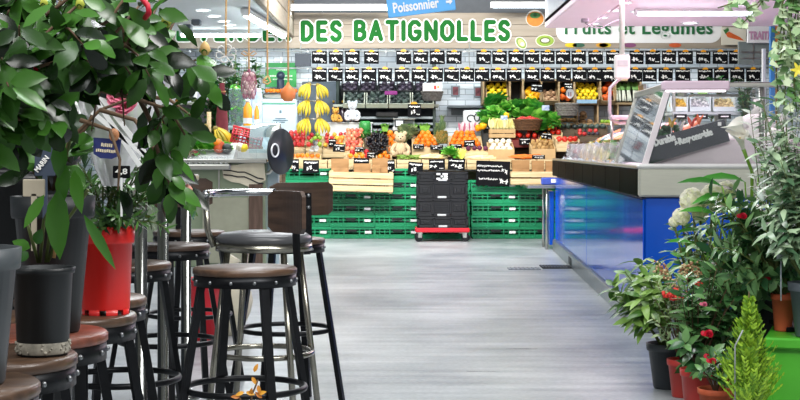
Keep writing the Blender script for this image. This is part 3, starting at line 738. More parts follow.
loose('carrot', 517, 536, 159, 19.0, 8, 'yellow-orange carrot lying in the front box', 'carrots in the front box', .9)
loose('parsnip', 423, 443, 159, 19.0, 9, 'pale root lying in the box behind two slates', 'pale roots behind two slates', .8)
BEANM = pm('bean_green', '#8fb04a', .5, c2='#6d9138', island=.8)
b = MB()
for i in range(90):
    a = U(0, 3.14); c0 = Vector((U(-.12, .12), U(-.08, .08), U(0, .05))); d = Vector((math.cos(a), math.sin(a)*.6, U(-.3, .3)))*.05
    b.tube([c0-d, c0+Vector((0, 0, .008)), c0+d], .005, 5)
o = b.build('green_beans', BEANM, loc=(PX(409, 19.0), 19.02, PZ(162, 19)+.03)); tag(o, 'heap of green beans in the box under the teddy bear', 'beans'); stuff(o)
# ------------------------------------------------ slates leaning on the boxes
slate = [Kind(price_card(40+s, .2, .16, False, 'chalk_slate')) for s in range(4)]
for k, (px0, px1, py0, py1, Y, lb) in enumerate([(303, 319, 160, 173, 18.7, 'black chalk slate at the mandarin box under the bananas'), (292, 299, 159, 172, 18.72, 'narrow black chalk slate beside the black disc'), (353.5, 369, 158, 171, 18.74, 'black chalk slate behind the middle kraft bag'), (386, 395, 160, 173, 18.74, 'black chalk slate behind the last kraft bag'),
        (408, 423, 162, 174.5, 18.72, 'tilted black chalk slate beside the black crates'), (429, 445, 159.5, 170, 18.72, 'black chalk slate standing behind the black crates'), (448, 465, 158.5, 170, 18.72, 'tilted black chalk slate under the lettuce box'),
        (328.5, 336, 139, 147, 19.52, 'small dark slate in front of the mangoes'), (333, 345, 144, 152, 19.2, 'dark slate with scribbles below the mangoes'), (355, 364, 147, 152, 19.3, 'little dark slate in the peach-coloured heap'), (367, 375, 152, 158, 19.12, 'blue-black slate under the black grapes'),
        (413, 424, 144, 149, 19.5, 'flat dark slate at the rounded orange heap'), (430, 443, 145, 150, 19.5, 'low dark slate under the pineapple'), (450, 462, 144, 149.5, 19.5, 'low dark slate at the wide orange heap'), (464, 475, 140, 147, 19.5, 'tilted dark slate in the wide orange heap'), (493, 506, 132, 138, 19.66, 'dark slate with red edge above the turnips'), (519, 531, 138, 145, 19.56, 'dark slate at the second tomato crate'), (541, 552, 133, 139, 19.56, 'dark slate before the mandarin and apple crate'),
        (532, 545, 155, 159, 18.9, 'low dark slate lying on the carrots'), (485, 495, 125, 130, 19.9, 'yellow-topped dark slate under the yellow peppers'), (408, 421, 104, 117, 19.9, 'dark blue chalk slate hanging on the green rack'), (531, 543, 84, 92, 19.9, 'blue-black chalk slate on the yellow peppers shelf'), (564, 573, 83, 89, 19.95, 'small blue slate over the flag tag')]):
    w, h = (px1-px0)*Y/F, (py1-py0)*Y/F
    slate[k % 4].put((PX((px0+px1)/2, Y), Y, PZ((py0+py1)/2, Y)), (R(-8), R([0, 0, 2, -3, 5, -2, 4, 0, 3, 0, 2][k % 11]), R(U(-5, 5))), lb, 'chalk slates on the fruit stall', (w/.2, 1, h/.16))
for i, px in enumerate((414,)):
    m = MB(); m.prism([(.045*math.cos(PI*i/10), .03*math.sin(PI*i/10)) for i in range(11)], .006, TXM); 
    tag(m.build('card_clip', YELLOWTAB, loc=(PX(px, 19.88), 19.88, PZ(104, 19.88))), 'yellow clip above the dark blue slate on the green rack', 'clip')
# big slate
Y = 18.66; x0, x1, z0, z1 = PX(476, Y), PX(510, Y), PZ(186, Y), PZ(161, Y)
bs = thing('chalk_slate', 'large black chalk slate leaning before the right-hand green crates'.replace('right-hand ', ''), 'chalk slate', ((x0+x1)/2, Y, (z0+z1)/2)); bs.rotation_euler = (R(-3), R(2), 0)
w, h = x1-x0, z1-z0
b = MB(); b.box((0, 0, 0), (w, .012, h), .004); b.build('slate', CARD, bs)
b = MB(); rr = random.Random(5)
for zz, xa, xb in ((.09, -.19, .1), (.035, -.19, .08), (-.07, -.17, .05)):
    x = xa
    while x < xb:
        l = rr.uniform(.014, .026)
        for s in range(2):
            b.box((0, 0, 0), (.006, .003, rr.uniform(.02, .034)), 0, 0, Matrix.Translation((x+s*.012, -.0075, zz+rr.uniform(-.004, .004))) @ Matrix.Rotation(rr.uniform(-.9, .9)+s*PI/2, 4, 'Y'))
        x += l+.008
for x, zz in ((.12, .05), (.165, .03), (.12, -.09), (.165, -.10), (.10, -.085)):
    for s in range(3): b.box((0, 0, 0), (.009, .003, rr.uniform(.035, .06)), 0, 0, Matrix.Translation((x+rr.uniform(-.01, .01), -.0075, zz+rr.uniform(-.01, .01))) @ Matrix.Rotation(rr.uniform(-.8, .8)+s*1.3, 4, 'Y'))
b.build('chalk_writing', CHALK, bs)
# ------------------------------------------------ slatted crate of kraft bags in front
Y = 18.45; x0, x1 = PX(328.5, Y), PX(393, Y); zb, zt = PZ(192, Y), PZ(172, Y); w, h = x1-x0, zt-zb
bc = thing('bag_crate', 'pale slatted wooden crate holding kraft bags, hung before the green crates', 'crate', ((x0+x1)/2, Y, zb)); bc.rotation_euler = (0, R(1.5), 0)
m = MB()
for i in range(3):
    m.box((0, 0, h*(i+.5)/3), (w, .012, h/3*.84), .003); m.box((0, .28, h*(i+.5)/3), (w, .012, h/3*.84), .003)
    for sx in (-1, 1): m.box((sx*(w/2-.006), .14, h*(i+.5)/3), (.012, .28, h/3*.84), .003)
m.build('slats', CRATEWOOD, bc)
m = MB()
for sx in (-1, 1): m.box((sx*(w/2-.03), .014, h/2), (.045, .016, h+.02), .003)
m.build('uprights', CRATEWOOD, bc)['label'] = 'short boards joining the slats at both ends'
m = MB(); m.box((0, .14, .006), (w*.98, .27, .012)); m.build('bottom', CRATEWOOD, bc)
m = MB(); m.box((0, .14, .12), (w*.96, .25, .01)); m.build('inner_shelf', CRATEWOOD, bc)
def paper_bag(nm, label, px0, px1, py0, py1, Y, mat=KRAFT, zbase=None, rz=0, D=.09):
    x0, x1 = PX(px0, Y), PX(px1, Y); w = x1-x0; z1 = PZ(py0, Y); z0 = zbase if zbase is not None else PZ(py1, Y); h = z1-z0
    t = thing(nm, label, 'paper bag', ((x0+x1)/2, Y, z0), rz, 'kraft paper bags'); m = MB()
    n = 5
    for k in range(n+1):
        pass
    rows = []
    for k in range(6):
        f = k/5; d = D*(1-.75*f**2); ww = w*(1-.04*math.sin(f*3)); cr = .012*math.sin(k*2.4)
        rows.append([(-ww/2, -d/2+cr, h*f), (0, -d/2-.006+cr*.5, h*f), (ww/2, -d/2+cr, h*f), (ww/2-.01, cr, h*f), (ww/2, d/2, h*f), (0, d/2, h*f), (-ww/2, d/2, h*f), (-ww/2+.01, cr, h*f)])
    vs = [p for r in rows for p in r]; fs = []
    for k in range(5):
        for j in range(8): fs.append((k*8+j, k*8+(j+1) % 8, k*8+8+(j+1) % 8, k*8+8+j))
    fs.append(tuple(range(8))[::-1]); m.add(vs, fs); m.build('bag_body', mat, t)
    m = MB(); m.box((0, -D*.14, h-.022), (w*.98, .014, .042), .003); m.build('folded_top', mat, t)
    return t
zs = zb+.13
paper_bag('paper_bag', 'wide kraft paper bag standing first in the slatted crate, under the mangoes', 331, 349, 158.5, 0, 18.6, zbase=zs)
paper_bag('paper_bag', 'short kraft paper bag in the middle of the slatted crate', 353.5, 371, 163.5, 0, 18.56, zbase=zs)
paper_bag('paper_bag', 'kraft paper bag tilted back at the end of the slatted crate', 372, 388, 158, 0, 18.64, zbase=zs)
paper_bag('paper_bag', 'small kraft paper bag before the tilted one in the slatted crate', 371.5, 380, 165, 0, 18.54, zbase=zs)
# kraft-fronted crate on the other side
Y = 18.5; x0, x1 = PX(511, Y), PX(562, Y); zb2, zt2 = PZ(185, Y), PZ(171, Y); w, h = x1-x0, zt2-zb2
kc = thing('bag_crate', 'pale wooden crate of kraft bags beside the large chalk slate', 'crate', ((x0+x1)/2, Y, zb2)); m = MB()
for i in range(2):
    m.box((0, 0, h*(i+.5)/2), (w, .012, h/2*.8), .003); m.box((0, .28, h*(i+.5)/2), (w, .012, h/2*.8), .003)
    for sx in (-1, 1): m.box((sx*(w/2-.006), .14, h*(i+.5)/2), (.012, .28, h/2*.8), .003)
m.build('slats', CRATEWOOD, kc); m = MB(); m.box((0, .14, .006), (w*.98, .27, .012)); m.build('bottom', CRATEWOOD, kc)
for k, (a, c, t0) in enumerate([(512, 529.5, 160), (531.5, 544, 160.5), (545, 561, 161)]):
    paper_bag('paper_bag', ('kraft bag next to the large slate in the second bag crate', 'kraft bag in the middle of the second bag crate', 'kraft bag at the fish counter end of the second bag crate')[k], a, c, t0, 0, 18.62, zbase=zb2+.02)

# ------------------------------------------------ rack of avocados and the dark rack
RACKG = pm('rack_dark_green', '#22342e', .5, var=.1)
rk = thing('metal_rack', 'dark green metal rack with tilted bins, between bananas and brick wall', 'rack', (PX(390, 20.3), 20.3, 0))
xl, xr = PX(338, 20.3)-PX(390, 20.3), PX(434, 20.3)-PX(390, 20.3)
for x in (xl, xr):
    for y in (-.15, .25): b = MB(); b.box((x, y, 1.15), (.04, .04, 2.3), .004); b.build('upright', RACKG, rk)
PALEB = pm('pale_shelf', '#b9bfae', .5, var=.06)
for py, D in ((106, .5), (118, .4), (124, .4), (130, .4)):
    b = MB(); b.box(((xl+xr)/2, .05, PZ(py, 20.3)), (xr-xl+(.12 if py == 106 else 0), D, .035), .004); b.build('shelf_board', PALEB if py == 106 else pm('shelf_steel', '#8d979b', .4, .5), rk)
b = MB(); b.box(((xl+xr)/2, .27, 1.5), (xr-xl, .01, 1.0)); b.build('back_panel', pm('rack_back', '#3a4248', .6, var=.15, scale=6), rk)
BINM = pm('bin_black', '#1d2023', .5)
def tilt_bin(px0, px1, py0, py1, Y, label, kinds, lab, grp, sc_=1, matd=PALEB):
    x0, x1 = PX(px0, Y), PX(px1, Y); z0, z1 = PZ(py1, Y), PZ(py0, Y+.25); w = x1-x0; h = z1-z0
    t = thing('tilted_bin', label, 'bin', ((x0+x1)/2, Y, z0)); a = math.atan2(h, .25); L_ = math.hypot(h, .25)
    M = Matrix.Rotation(a, 4, 'X'); m = MB(); m.box((0, L_/2, -.045), (w, L_, .012), M=M); m.build('base', BINM, t)
    m = MB()
    for sx in (-1, 1): m.box((sx*(w/2-.008), L_/2, -.005), (.016, L_, .08), .003, M=M)
    m.box((0, 0, -.01), (w, .014, .07), .003, M=M); m.build('rim', matd, t)
    d = max(K[k][1] for k in kinds)*sc_; nr = max(1, int(L_/(d*.85))); nc = max(1, int((w-.03)/(d*1.0)))
    for r in range(nr):
        for c in range(nc):
            k = rnd.choice(kinds); q = M @ Vector((-w/2+.02+(c+.5+(.25 if r % 2 else -.25))*(w-.04)/nc+U(-.006, .006), .02+(r+.5)*(L_-.03)/nr, d*.40-.035+U(0, .012)))
            put(k, q+Vector(((x0+x1)/2, Y, z0)), (U(0, 6), U(0, 6), U(0, 6)), lab, grp, sc_)
for i in range(4):
    tilt_bin(343+i*23, 365+i*23, 93, 105, 20.0, 'tilted bin of dark avocados, %s along the pale shelf' % ORD[i], ['avocado'], 'dark avocado in the %s tilted bin on the pale shelf' % ORD[i], 'avocados in tilted bin '+ORD[i], .85)
for i in range(5):
    tilt_bin(341+i*18.5, 358+i*18.5, 82, 92, 20.2, 'upper tilted bin of dark plums, %s under the price cards' % ORD[i], ['plum'], 'dark plum in the %s upper bin under the price cards' % ORD[i], 'plums in upper bin '+ORD[i], 1.25, BINM)
b = MB(); b.box((0, 0, 0), (.17, .02, .05), .004); tag(b.build('bin_label', pm('purple_label', '#a0388e', .5), loc=(PX(391, 19.95), 19.92, PZ(93, 19.95))), 'small purple label on the third avocado bin', 'label')
# black box hanging under the shelf, green punnets, weighing scale
b = MB(); b.box((0, 0, 0), (.30, .2, .075), .012); b.box((0, -.101, .0), (.26, .006, .045), .004, mat=1); tag(b.build('black_tray', [BLACK, pm('tray_inner', '#0c0d0e', .6)], loc=(PX(387, 20.1), 20.16, PZ(114.5, 20.1))), 'black tray tucked on the dark rack above the weighing scale', 'tray')
PUN = pm('punnet_green', '#8cc04a', .5, c2='#5f9a34', scale=30, island=.0)
for k, (px0, px1) in enumerate(((381, 389), (407, 418), (418.8, 430.5))):
    Y = 20.0; w = (px1-px0)*Y/F; h = 7*Y/F; t = thing('green_punnet', ('small green punnet before the weighing scale, banana side', 'green punnet on the shelf beside the weighing scale', 'second green punnet from the weighing scale, by the rack post')[k], 'punnet', (PX((px0+px1)/2, Y), Y, PZ(131.5, Y)))
    m = MB(); m.lathe([(w*.34, 0), (w*.5, h*.8), (w*.53, h*.8), (w*.53, h*.86), (w*.49, h*.86)], 4, Matrix.Diagonal((1.3, .9, 1, 1)) @ Matrix.Rotation(PI/4, 4, 'Z'), smooth=False); m.build('tub', PUN, t)
    m = MB()
    for i in range(40): m.leaf((U(-w*.4, w*.4), U(-.05, .05), h*.8), (U(-1, 1), U(-1, 1), U(.2, 1)), (0, 0, 1), .045, .03, .3)
    stuff(m.build('cress_leaves', pm('cress', '#7fb04a', .5, c2='#4f8a34', island=.9), t))
Y = 19.95; ws = thing('weighing_scale', 'grey and white weighing scale with a square screen on the fruit stall', 'scale', (PX(404, Y), Y, PZ(131, Y)))
b = MB(); b.box((0, .02, .03), (.30, .24, .06), .012); b.build('base', pm('scale_grey', '#c6cacb', .4), ws)
b = MB(); b.box((0, .10, .10), (.28, .06, .10), .01); b.build('head', pm('scale_grey', '#c6cacb', .4), ws)
b = MB(); b.box((-.06, -.105, .10), (.13, .02, .10), .006); b.build('screen_frame', pm('scale_dark', '#2b2e33', .4), ws)
b = MB(); b.box((-.06, -.118, .10), (.09, .008, .065), .002); b.build('screen', pm('screen_pale', '#dfe6e8', .3, var=.03), ws)
b = MB(); b.box((0, .0, .158), (.30, .22, .012), .004); b.build('weighing_plate', STEEL, ws)
# white wicker-look basket + poster at the end of the rack
def wicker(nm, label, px, py0, py1, Y, r, mat, cat='basket', flare=1.25, sq=.8):
    h = (py1-py0)*Y/F; z0 = PZ(py1, Y); t = thing(nm, label, cat, (PX(px, Y), Y, z0))
    m = MB(); rows = 7; M = Matrix.Diagonal((1, sq, 1, 1))
    for k in range(rows):
        rr_ = r*(1/flare+(1-1/flare)*k/(rows-1)); z = h*(k+.5)/rows; n = 28
        m.tube([M @ Vector((rr_*(1+.035*math.cos(i*PI+k*PI))*math.cos(2*PI*i/n), rr_*(1+.035*math.cos(i*PI+k*PI))*math.sin(2*PI*i/n), z)) for i in range(n)], h/rows*.55, 5, 0, True)
    m.lathe([(0, .01), (r/flare*.98, .01), (r*.96, h*.95)], 24, M, cap=False)
    m.build('woven_side', mat, t)
    m = MB(); m.tube([M @ Vector((r*1.02*math.cos(2*PI*i/28), r*1.02*math.sin(2*PI*i/28), h)) for i in range(28)], .014, 6, 0, True); m.build('rim', mat, t)
    return t, z0+h
GREYW = pm('grey_wicker', '#8b8782', .75, c2='#57534e', scale=40, bump=.4); BROWNW = pm('brown_wicker', '#6d4a2c', .7, c2='#3f2816', scale=40, bump=.4)
wicker('wicker_basket', 'grey wicker basket at the end of the avocado bins, by the brick wall', 432, 92, 101, 20.1, .14, GREYW)
b = MB(); b.box((0, 0, 0), (.26, .012, .11), .003); b.box((.035, -.008, -.005), (.03, .005, .05), mat=1); b.box((.075, -.008, .0), (.02, .005, .03), mat=2)
tag(b.build('promo_card', [WHITE, pm('promo_red', '#cf3a34', .5), YELLOWTAB], loc=(PX(432.5, 20.0), 20.02, PZ(87, 20)), ), 'white card with red and yellow marks standing in the grey basket', 'card')
# framed dark panels on the brick wall
for k, (px, py) in enumerate(((455.5, 91), (478, 92))):
    t = thing('wall_frame', ('small framed dark picture on the brick tiles by the grey basket', 'small dark framed panel on the brick tiles beside the lemons')[k], 'picture', (PX(px, 20.68), 20.68, PZ(py, 20.68)))
    m = MB(); m.box((0, 0, 0), (.12 if k == 0 else .11, .03, .15), .004); m.build('frame', pm('frame_grey', '#8e9aa2', .4), t)
    m = MB(); m.box((0, -.017, 0), (.075, .008, .11), .002); m.build('picture_panel', pm('picture_dark', '#33242a', .4, c2='#a8505a' if k == 0 else '#15171b', scale=18), t)
# wall ledge and printed bag on it
b = MB(); b.box((0, 0, 0), (.62, .25, .03), .005); b.box((0, .1, -.06), (.5, .03, .09), .004); tag(b.build('wall_shelf', pm('ledge_grey', '#7f898e', .5), loc=(PX(470, 20.5), 20.56, PZ(107, 20.5))), 'grey shelf fixed to the brick tiles under the small frames', 'shelf')
sb = thing('printed_bag', 'white bag printed with a dark swirl, behind the radicchio', 'bag', (PX(473, 20.2), 20.2, PZ(128, 20.2)))
m = MB(); m.box((0, 0, .12), (.27, .12, .24), .02); m.build('bag_body', pm('bag_white', '#d6d9dc', .6, var=.06), sb)
m = MB(); m.tube([(-.03+.05*math.cos(t*.6), -.063, .13+.045*math.sin(t*.6)) for t in range(9)], .008, 6); m.tube([(.05+.035*math.cos(t*.7), -.063, .14+.05*math.sin(t*.7)) for t in range(10)], .008, 6); m.build('printed_swirl', BLACK, sb)

# ------------------------------------------------ wooden shelving with lemons, squash, onions ...
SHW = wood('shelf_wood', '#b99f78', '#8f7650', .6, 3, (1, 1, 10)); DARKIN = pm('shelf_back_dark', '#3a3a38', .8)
Y = 20.15
sv = thing('wooden_shelving', 'wooden wall shelving with open compartments of lemons, onions and squash', 'shelving', (PX(560, Y), Y, 0)); bx = PX(560, Y)
for px in (483.5, 510, 523, 541.5, 559, 574.5, 600.5, 615.5, 641):
    m = MB(); m.box((PX(px, Y)-bx, .18, (PZ(80, Y)+PZ(104, Y))/2), (.025, .36, PZ(80, Y)-PZ(104, Y)), .003); m.build('divider', SHW, sv)
for py in (80, 103.5):
    m = MB(); m.box(((PX(482, Y)+PX(642, Y))/2-bx, .18, PZ(py, Y)), (PX(642, Y)-PX(482, Y), .36, .028), .003); m.build('shelf_board', SHW, sv)
m = MB(); m.box(((PX(555, Y)+PX(642, Y))/2-bx, .18, PZ(124, Y)), (PX(642, Y)-PX(555, Y), .36, .028), .003); m.build('shelf_board', SHW, sv)
for px in (556, 577.5, 598, 618, 641):
    m = MB(); m.box((PX(px, Y)-bx, .18, (PZ(104, Y)+PZ(124, Y))/2), (.022, .36, PZ(104, Y)-PZ(124, Y)), .003); m.build('divider', SHW, sv)
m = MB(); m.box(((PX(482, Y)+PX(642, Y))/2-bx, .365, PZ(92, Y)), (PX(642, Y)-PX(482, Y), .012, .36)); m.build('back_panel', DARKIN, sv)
for px in (484, 560, 640):
    m = MB(); m.box((PX(px, Y)-bx, .33, PZ(104, Y)/2), (.05, .05, PZ(104, Y)), .004); m.build('leg', SHW, sv)
def tray(px0, px1, py0, py1, Yt, kinds, label, lab, grp, sc_=1, mat=SHW, nm='fruit_tray'):
    tilt_bin(px0, px1, py0, py1, Yt, label, kinds, lab, grp, sc_, mat)
tray(486, 508.5, 83, 102, 20.12, ['lemon'], 'tilted tray of lemons in the compartment beside the brick wall', 'lemon in the compartment beside the brick wall', 'lemons beside the brick wall', .95)
tray(575.5, 600, 83, 101, 20.12, ['lemon'], 'tilted tray of lemons in the compartment before the pumpkins', 'lemon in the compartment beside the pumpkins', 'lemons beside the pumpkins', .95)
tray(524.5, 541, 88, 102, 20.12, ['yellow_pepper'], 'tilted tray of yellow peppers above the strawberry basket', 'yellow pepper in the shelf above the strawberry basket', 'yellow peppers on the shelf', .9)
tray(543, 558, 90, 102, 20.12, ['onion'], 'tilted tray of onions next to the yellow peppers', 'onion in the tray next to the yellow peppers', 'onions in the tray', .95)
tray(601.5, 615, 83, 102, 20.12, ['pumpkin'], 'tilted tray of small pumpkins beside the leeks', 'small orange pumpkin in the compartment beside the leeks', 'pumpkins beside the leeks', .62)
for k, (px, py) in enumerate(((562, 97), (568, 98), (563, 90))): put('pumpkin' if k < 2 else 'orange', (PX(px, 20.2), 20.2, PZ(py, 20.2)), (R(80), 0, U(0, 3)), ('orange squash under the flag tag', 'second orange squash under the flag tag', 'orange lying above the squash')[k], None, .5 if k < 2 else 1)
for k in range(4): put('potato', (PX(560+k*4.3, 20.2), 20.2, PZ(120, 20.2)), (0, 0, U(0, 6)), 'potato on the lower shelf under the grey basket', 'potatoes on the lower shelf', .95)
for k, (px, py) in enumerate(((583, 117), (590, 121.5), (583, 121.6), (590.5, 117))): 
    if k < 3: put('coconut', (PX(px, 20.2), 20.2+.02*k, PZ(py, 20.2)), (0, 0, U(0, 6)), 'brown coconut on the lower shelf beside the potatoes', 'coconuts on the lower shelf', .75)
put('coconut', (PX(583, 20.14), 20.12, PZ(113.5, 20.1)), (0, 0, 1), 'brown coconut on top of the coconut heap', None, .75)
for k in range(5): put('green_apple', (PX(602+k*3.6, 20.2), 20.2, PZ(121.5, 20.2)), (0, 0, U(0, 6)), 'green apple in the empty-looking lower compartment', 'green apples on the lower shelf', .75)
wk, zt_ = wicker('wicker_basket', 'grey wicker basket with a flag tag before the lower shelf', 567, 104, 116, 19.98, .15, GREYW)
tg = thing('flag_tag', 'white round tag with a small red and blue stripe over the grey basket', 'tag', (PX(569.5, 20.05), 20.0, PZ(93.5, 20)))
m = MB(); m.prism([(.055*math.cos(2*PI*i/20), .065*math.sin(2*PI*i/20)) for i in range(20)], .006, TXM); m.build('disc', WHITE, tg)
m = MB(); m.box((-.018, -.009, -.01), (.01, .004, .05), mat=0); m.box((.012, -.009, -.01), (.01, .004, .05), mat=1); m.build('stripe', [pm('flag_blue', '#2a4a9a', .5), pm('promo_red', '#cf3a34', .5)], tg)
b = MB(); b.box((0, 0, 0), (.27, .012, .05), .003); tag(b.build('shelf_card', pm('shelf_card_blue', '#a8cfe6', .5), loc=(PX(588, 19.9), 20.02, PZ(101.5, 20))), 'light blue card strip under the lemons by the pumpkins', 'card')
# leeks
LEEK = pm('leek_leaf', '#6f9a4a', .5, c2='#4d7a3a', island=.8)
for k in range(9):
    t = thing('leek', 'leek lying in the compartment beside the pumpkins, white end down', 'leek', (PX(617.5+k*2.7, 20.15), 20.14+.02*(k % 2), PZ(101, 20.15)), 0, 'leeks beside the pumpkins')
    t.rotation_euler = (R(-28), R(U(-8, 8)), 0)
    m = MB(); m.tube([(0, 0, 0), (0, 0, .06), (0, 0, .16)], [.014, .016, .017], 8); m.build('white_shaft', pm('leek_white', '#eef0dc', .4), t)
    m = MB()
    for j in range(4): m.leaf((0, 0, .14), (U(-.35, .35), U(-.2, .2), 1), (0, -1, .2), .17, .035, .2)
    m.build('green_leaves', LEEK, t)
# ------------------------------------------------ greens
def lettuce_mesh(sd, r=.12, n=46, crinkle=.3):
    m = MB(); rr = random.Random(sd)
    for i in range(n):
        f = i/n; a = i*2.4; el = R(85-80*f)
        d = Vector((math.cos(a)*math.cos(el), math.sin(a)*math.cos(el), math.sin(el)))
        m.leaf(d*r*.15, d+Vector((0, 0, .15)), (0, 0, 1) if el < 1.2 else (math.cos(a), math.sin(a), 0), r*rr.uniform(.85, 1.15), r*.75, .3, .5, 0, 2)
    return m
LET = pm('lettuce_leaf', '#9fd860', .45, c2='#4fa836', island=.85, thin=.2); LETD = pm('dark_greens_leaf', '#6fbf50', .45, c2='#2f8a34', island=.85, thin=.2)
lk = [one('lettuce', lettuce_mesh(s), LET) for s in (1, 2)]; ld = [one('leafy_greens', lettuce_mesh(s+5, .13, 60), LETD) for s in (1, 2)]
for k, (px, py, Y, s_, dk, lb) in enumerate([(497, 103, 20.0, 1.25, 1, 'bunch of dark greens at the top of the green heap, under the lemons'), (506, 108, 19.95, 1.1, 0, 'bright lettuce below the lemons in the green heap'), (495, 113, 19.9, 1.1, 0, 'bright lettuce at the brick wall side of the green heap'), (489, 122, 19.85, 1.0, 0, 'lettuce low in the heap above the yellow peppers'), (500, 119, 19.86, 1.05, 1, 'dark greens in the heap just above the endives'),
        (518, 107, 20.0, 1.0, 1, 'dark leafy bunch left of centre in the green heap'.replace('left of centre', 'near the middle')), (528, 105, 20.0, 1.1, 0, 'bright lettuce at the top middle of the green heap'), (536, 109, 19.95, 1.0, 1, 'dark greens next to the top middle lettuce'), (530, 113, 19.9, 1.0, 0, 'lettuce just over the strawberry basket'), (543, 117, 19.85, 1.2, 0, 'broad bright lettuce beside the strawberry basket'), (550, 120, 19.82, 1.1, 0, 'lettuce at the wicker basket side of the green heap'), (545, 127, 19.78, 1.1, 1, 'dark greens low beside the strawberry basket'), (541, 122, 19.76, .8, 0, 'small lettuce touching the strawberry basket rim'), (484, 116, 19.9, .9, 1, 'small dark greens at the edge of the green heap by the wall shelf'), (513, 113, 19.92, .9, 0, 'small lettuce behind the strawberry basket')]):
    (ld if dk else lk)[k % 2].put((PX(px, Y), Y, PZ(py+3, Y)), (R(U(10, 40)), R(U(-15, 15)), U(0, 6)), lb, None, s_)
gb = thing('greens_stand', 'dark sloping stand under the heap of lettuces and greens', 'stand', (PX(520, 20), 19.9, 1.13))
m = MB(); m.prism([(-.12, 0), (.42, 0), (.42, .45), (.30, .45), (-.05, .2)], 1.0, Matrix(((0, 0, 1, -.5), (1, 0, 0, 0), (0, 1, 0, 0), (0, 0, 0, 1)))); m.build('bed', DARKIN, gb)
for k, (px, py) in enumerate(((478, 128), (483, 126), (549, 127))):
    put('yellow_pepper', (PX(px, 19.8), 19.74, PZ(py, 19.8)), (U(0, 2), U(0, 2), 0), ('yellow pepper at the foot of the green heap near the radicchio', 'second yellow pepper at the foot of the green heap', 'yellow pepper beneath the lettuces by the wicker basket')[k], None, .9)
put('yellow_pepper', (PX(506, 19.76), 19.72, PZ(115.5, 19.8)), (1, 1, 0), 'yellow pepper on the greens above the endives', None, .8)
b = MB(); b.box((0, 0, 0), (.1, .02, .07), .006); tag(b.build('blue_tag', pm('blue_tag', '#3d6fae', .5, c2='#dfe6ec', scale=30), loc=(PX(545.5, 19.7), 19.68, PZ(108, 19.7))), 'blue and white produce tag stuck in the lettuces by the grey basket', 'tag')
b = MB(); b.box((0, 0, 0), (.09, .02, .06), .006); tag(b.build('blue_tag', pm('blue_tag', '#3d6fae', .5, c2='#dfe6ec', scale=30), loc=(PX(504, 19.7), 19.68, PZ(118, 19.7))), 'small blue produce tag above the endive box', 'tag')
# endives in kraft box
front_box(489.5, 515.5, 129, 138, 19.62, 'light kraft box of endives under the green heap', KRAFTLIGHT, .2, 'kraft_box')
END = pm('endive_leaf', '#eee6b0', .45, c2='#d9cf7c', island=.7)
def endive():
    m = MB(); m.lathe([(0, 0), (.02, .005), (.03, .05), (.022, .1), (0, .135)], 10)
    for j in range(5): m.leaf((.026*math.cos(j*1.26), .026*math.sin(j*1.26), .02), (.05*math.cos(j*1.26), .05*math.sin(j*1.26), 1), (math.cos(j*1.26), math.sin(j*1.26), 0), .115, .045, -.1, .4)
    return m
ek = one('endive', endive(), END)
for k in range(16): ek.put((PX(492+(k % 8)*3.1, 19.66), 19.66+.06*(k//8), PZ(129.5-1.5*(k//8), 19.66)), (R(U(-8, 8)), R(U(-10, 10)), U(0, 6)), 'pale yellow endive in the light kraft box', 'endives in the kraft box', 1)
# strawberry basket
wk, zt_ = wicker('fruit_basket', 'brown wicker basket heaped with small red fruit under the lettuces', 527.5, 120, 130.5, 19.66, .185, BROWNW, sq=.6)
SB = one('radish', potatom(4), [pm('radish_skin', '#cf3f38', .35, c2='#a8262a', objrand=.7), GSTEM])
for k in range(44):
    a = U(0, 6.28); q = U(0, 1)**.5; SB.put((PX(527.5, 19.66)+.165*q*math.cos(a), 19.66+.095*q*math.sin(a), zt_-.005+.045*(1-q)), (U(0, 6), U(0, 6), 0), 'small red radish heaped in the brown wicker basket', 'radishes in the wicker basket', .042)
# radicchio
RADI = pm('radicchio_leaf', '#9a4560', .5, c2='#f0e0dc', island=.9)
for k in range(7):
    m = MB(); t = None
    for j in range(4): m.leaf((0, 0, 0), (U(-.4, .4), U(-.2, .2), 1), (0, -1, .2), .15, .035, .25)
    tag(m.build('radicchio', RADI, loc=(PX(461+k*2.6, 19.85), 19.85, PZ(133, 19.85))), 'long red and white radicchio standing behind the wide orange heap', 'radicchio', 'radicchio behind the orange heap')
# lettuce + celery in the front box, herbs
lk[0].put((PX(449, 19.05), 19.0, PZ(156, 19.05)), (R(20), 0, 1), 'dark lettuce head in the front box above the black crates', None, .95)
m = MB()
for j in range(22): m.leaf((U(-.05, .05), 0, 0), (U(-.5, .5), U(-.4, .2), 1), (0, -1, .3), .15, .04, .3)
tag(m.build('celery', pm('celery_leaf', '#e0e05a', .5, c2='#b8c440', island=.8), loc=(PX(458, 19.0), 19.0, PZ(160, 19))), 'yellow celery heart beside the lettuce head in the front box', 'celery')
